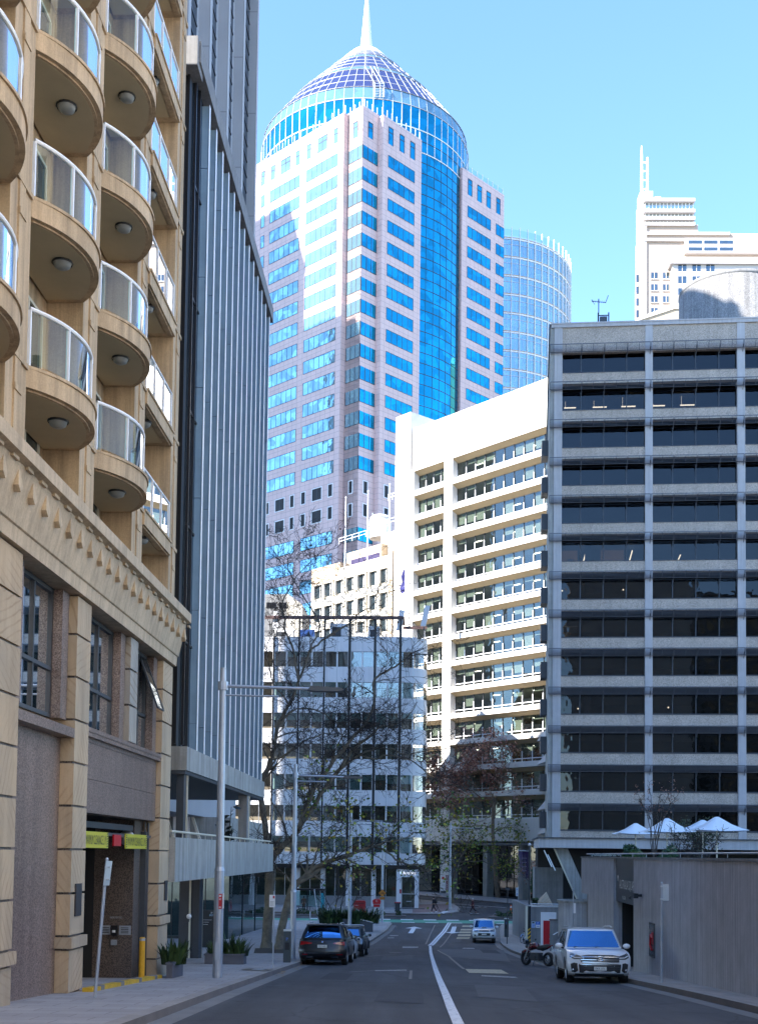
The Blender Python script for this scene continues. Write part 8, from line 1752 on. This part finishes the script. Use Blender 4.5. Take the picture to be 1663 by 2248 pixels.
    place(t,Vector(loc)-Vector((0,0,low)),rz); return t
CL=lambda n,c: solid(n,c,.85,var=.15,vs=8,bump=.15)
BLK=CL('black_cloth',(.014,.014,.018)); JEAN=CL('dark_trousers',(.018,.019,.026)); 
p=G(951,2003.5,.15); person('man in dark clothes with white shoes and a backpack walking at the far corner',p,math.pi,1.76,BLK,JEAN,plain('dark_hair',(.015,.011,.009),.6),plain('white_shoe',(.7,.7,.7),.5),.30,(.15,-.15),False,CL('bag_cloth',(.02,.02,.025)))
p=G(1037,2005,.0); person('pedestrian with pale hair in a dark red coat crossing the far street',p,math.pi,1.70,CL('red_coat',(.10,.012,.018)),CL('plum_trousers',(.035,.012,.02)),plain('pale_hair',(.62,.58,.54),.7),plain('dark_shoe',(.02,.02,.02),.5),.42,(.25,-.35),True)
p=Vector((P(666.5,2000,128.4).x,128.4,zg(128.4)+.15)); person('person in a brown coat standing in the bus shelter',p,math.pi*.55,1.68,CL('brown_coat',(.10,.055,.03)),BLK,MT['dark_hair'],MT['white_shoe'],.05,(.05,.1),True,longhair=True)
# ================================================================ city blocks outside the picture (unseen; put there to shade the pink tower, fill window reflections and bounce light)
def plain_block(name,label,cat,fr,t0,t1,o0,o1,z0,z1,wall,glass,fl=3.6,bay=3.2,faces=('f',)):
    t=thing(name,label,cat,tuple(fr(((t0+t1)/2,(o0+o1)/2,z0)))); m=MB(fr); m.box(t0,t1,o0,o1,z0,z1); obj('wall',m,wall,t)
    m=MB(fr); z=z0+4.5
    while z+2<z1:
        x=t0+.8
        while x+bay-.8<t1: m.box(x,x+bay-1.1,o1,o1+.04,z,z+1.9); x+=bay
        z+=fl
    obj('window_grid',m,glass,t); m=MB(fr); m.box(t0-.3,t1+.3,o0-.3,o1+.5,z1,z1+.7); obj('parapet',m,wall,t); return t
f=Fr((12.2,-4,0),(.036,1),flip=True); plain_block('bounce_building','unseen cream building added beside the camera to bounce sunlight','building',f,-60,29,-18,0,-3.5,42,solid('bounce_cream',(.84,.78,.70),.8,var=.05),WIN_REF)  # added unseen wall that bounces warm sunlight onto the left facade
f=Fr((4,-62,0),(-1,0)); plain_block('tan_block','tan office block behind the camera','building',f,-26,-6,-18,0,0,30,TANBR,WIN_REF); f=Fr((4,-70,0),(-1,0)); plain_block('dark_block','dark office block further behind the camera','building',f,-70,-30,-18,0,0,58,CONC_D,WIN_REF)
AZ=Vector((-.86,-.51)).normalized(); EL=rad(37); q=Vector((-4.37,205))+AZ*75; f=Fr((q.x,q.y,0),(-.724,.69),flip=True)
plain_block('hidden_tower','lower tower beyond the left-hand street that shades the foot of the pink tower','building',f,1.5,18,0,18,-5,151,CONC,CYANG)
plain_block('hidden_tower','taller tower beyond the left-hand street that shades the edge of the pink tower','building',f,18.1,60,0,18,-5,177,CONC,CYANG)
# ================================================================ daylight
sd=Vector((AZ.x*math.cos(EL),AZ.y*math.cos(EL),math.sin(EL)))
sun=bpy.data.lights.new('Sun','SUN'); sun.energy=4.3; sun.angle=rad(.5); sun.color=(1,.95,.88); so=bpy.data.objects.new('Sun',sun); COL.objects.link(so); so.rotation_euler=sd.to_track_quat('Z','Y').to_euler(); so.location=(0,0,200)
w=bpy.data.worlds.new('World'); SC.world=w; w.use_nodes=True; nt=w.node_tree; bg=nt.nodes['Background']; sk=nt.nodes.new('ShaderNodeTexSky'); sk.sky_type='NISHITA'; sk.sun_disc=False; sk.sun_elevation=EL; sk.sun_rotation=math.atan2(AZ.x,AZ.y); sk.altitude=0; sk.air_density=1.0; sk.dust_density=0; sk.ozone_density=6.5
nt.links.new(sk.outputs[0],bg.inputs[0]); bg.inputs[1].default_value=.15
vs=SC.view_settings; vs.view_transform='Standard'; vs.look='None'; vs.gamma=1; vs.use_curve_mapping=False; vs.exposure=1.95
cy_=SC.cycles; cy_.max_bounces=8; cy_.diffuse_bounces=4; cy_.glossy_bounces=4; cy_.transparent_max_bounces=12; cy_.transmission_bounces=4; cy_.use_denoising=True; cy_.caustics_reflective=False; cy_.caustics_refractive=False; cy_.sample_clamp_indirect=6
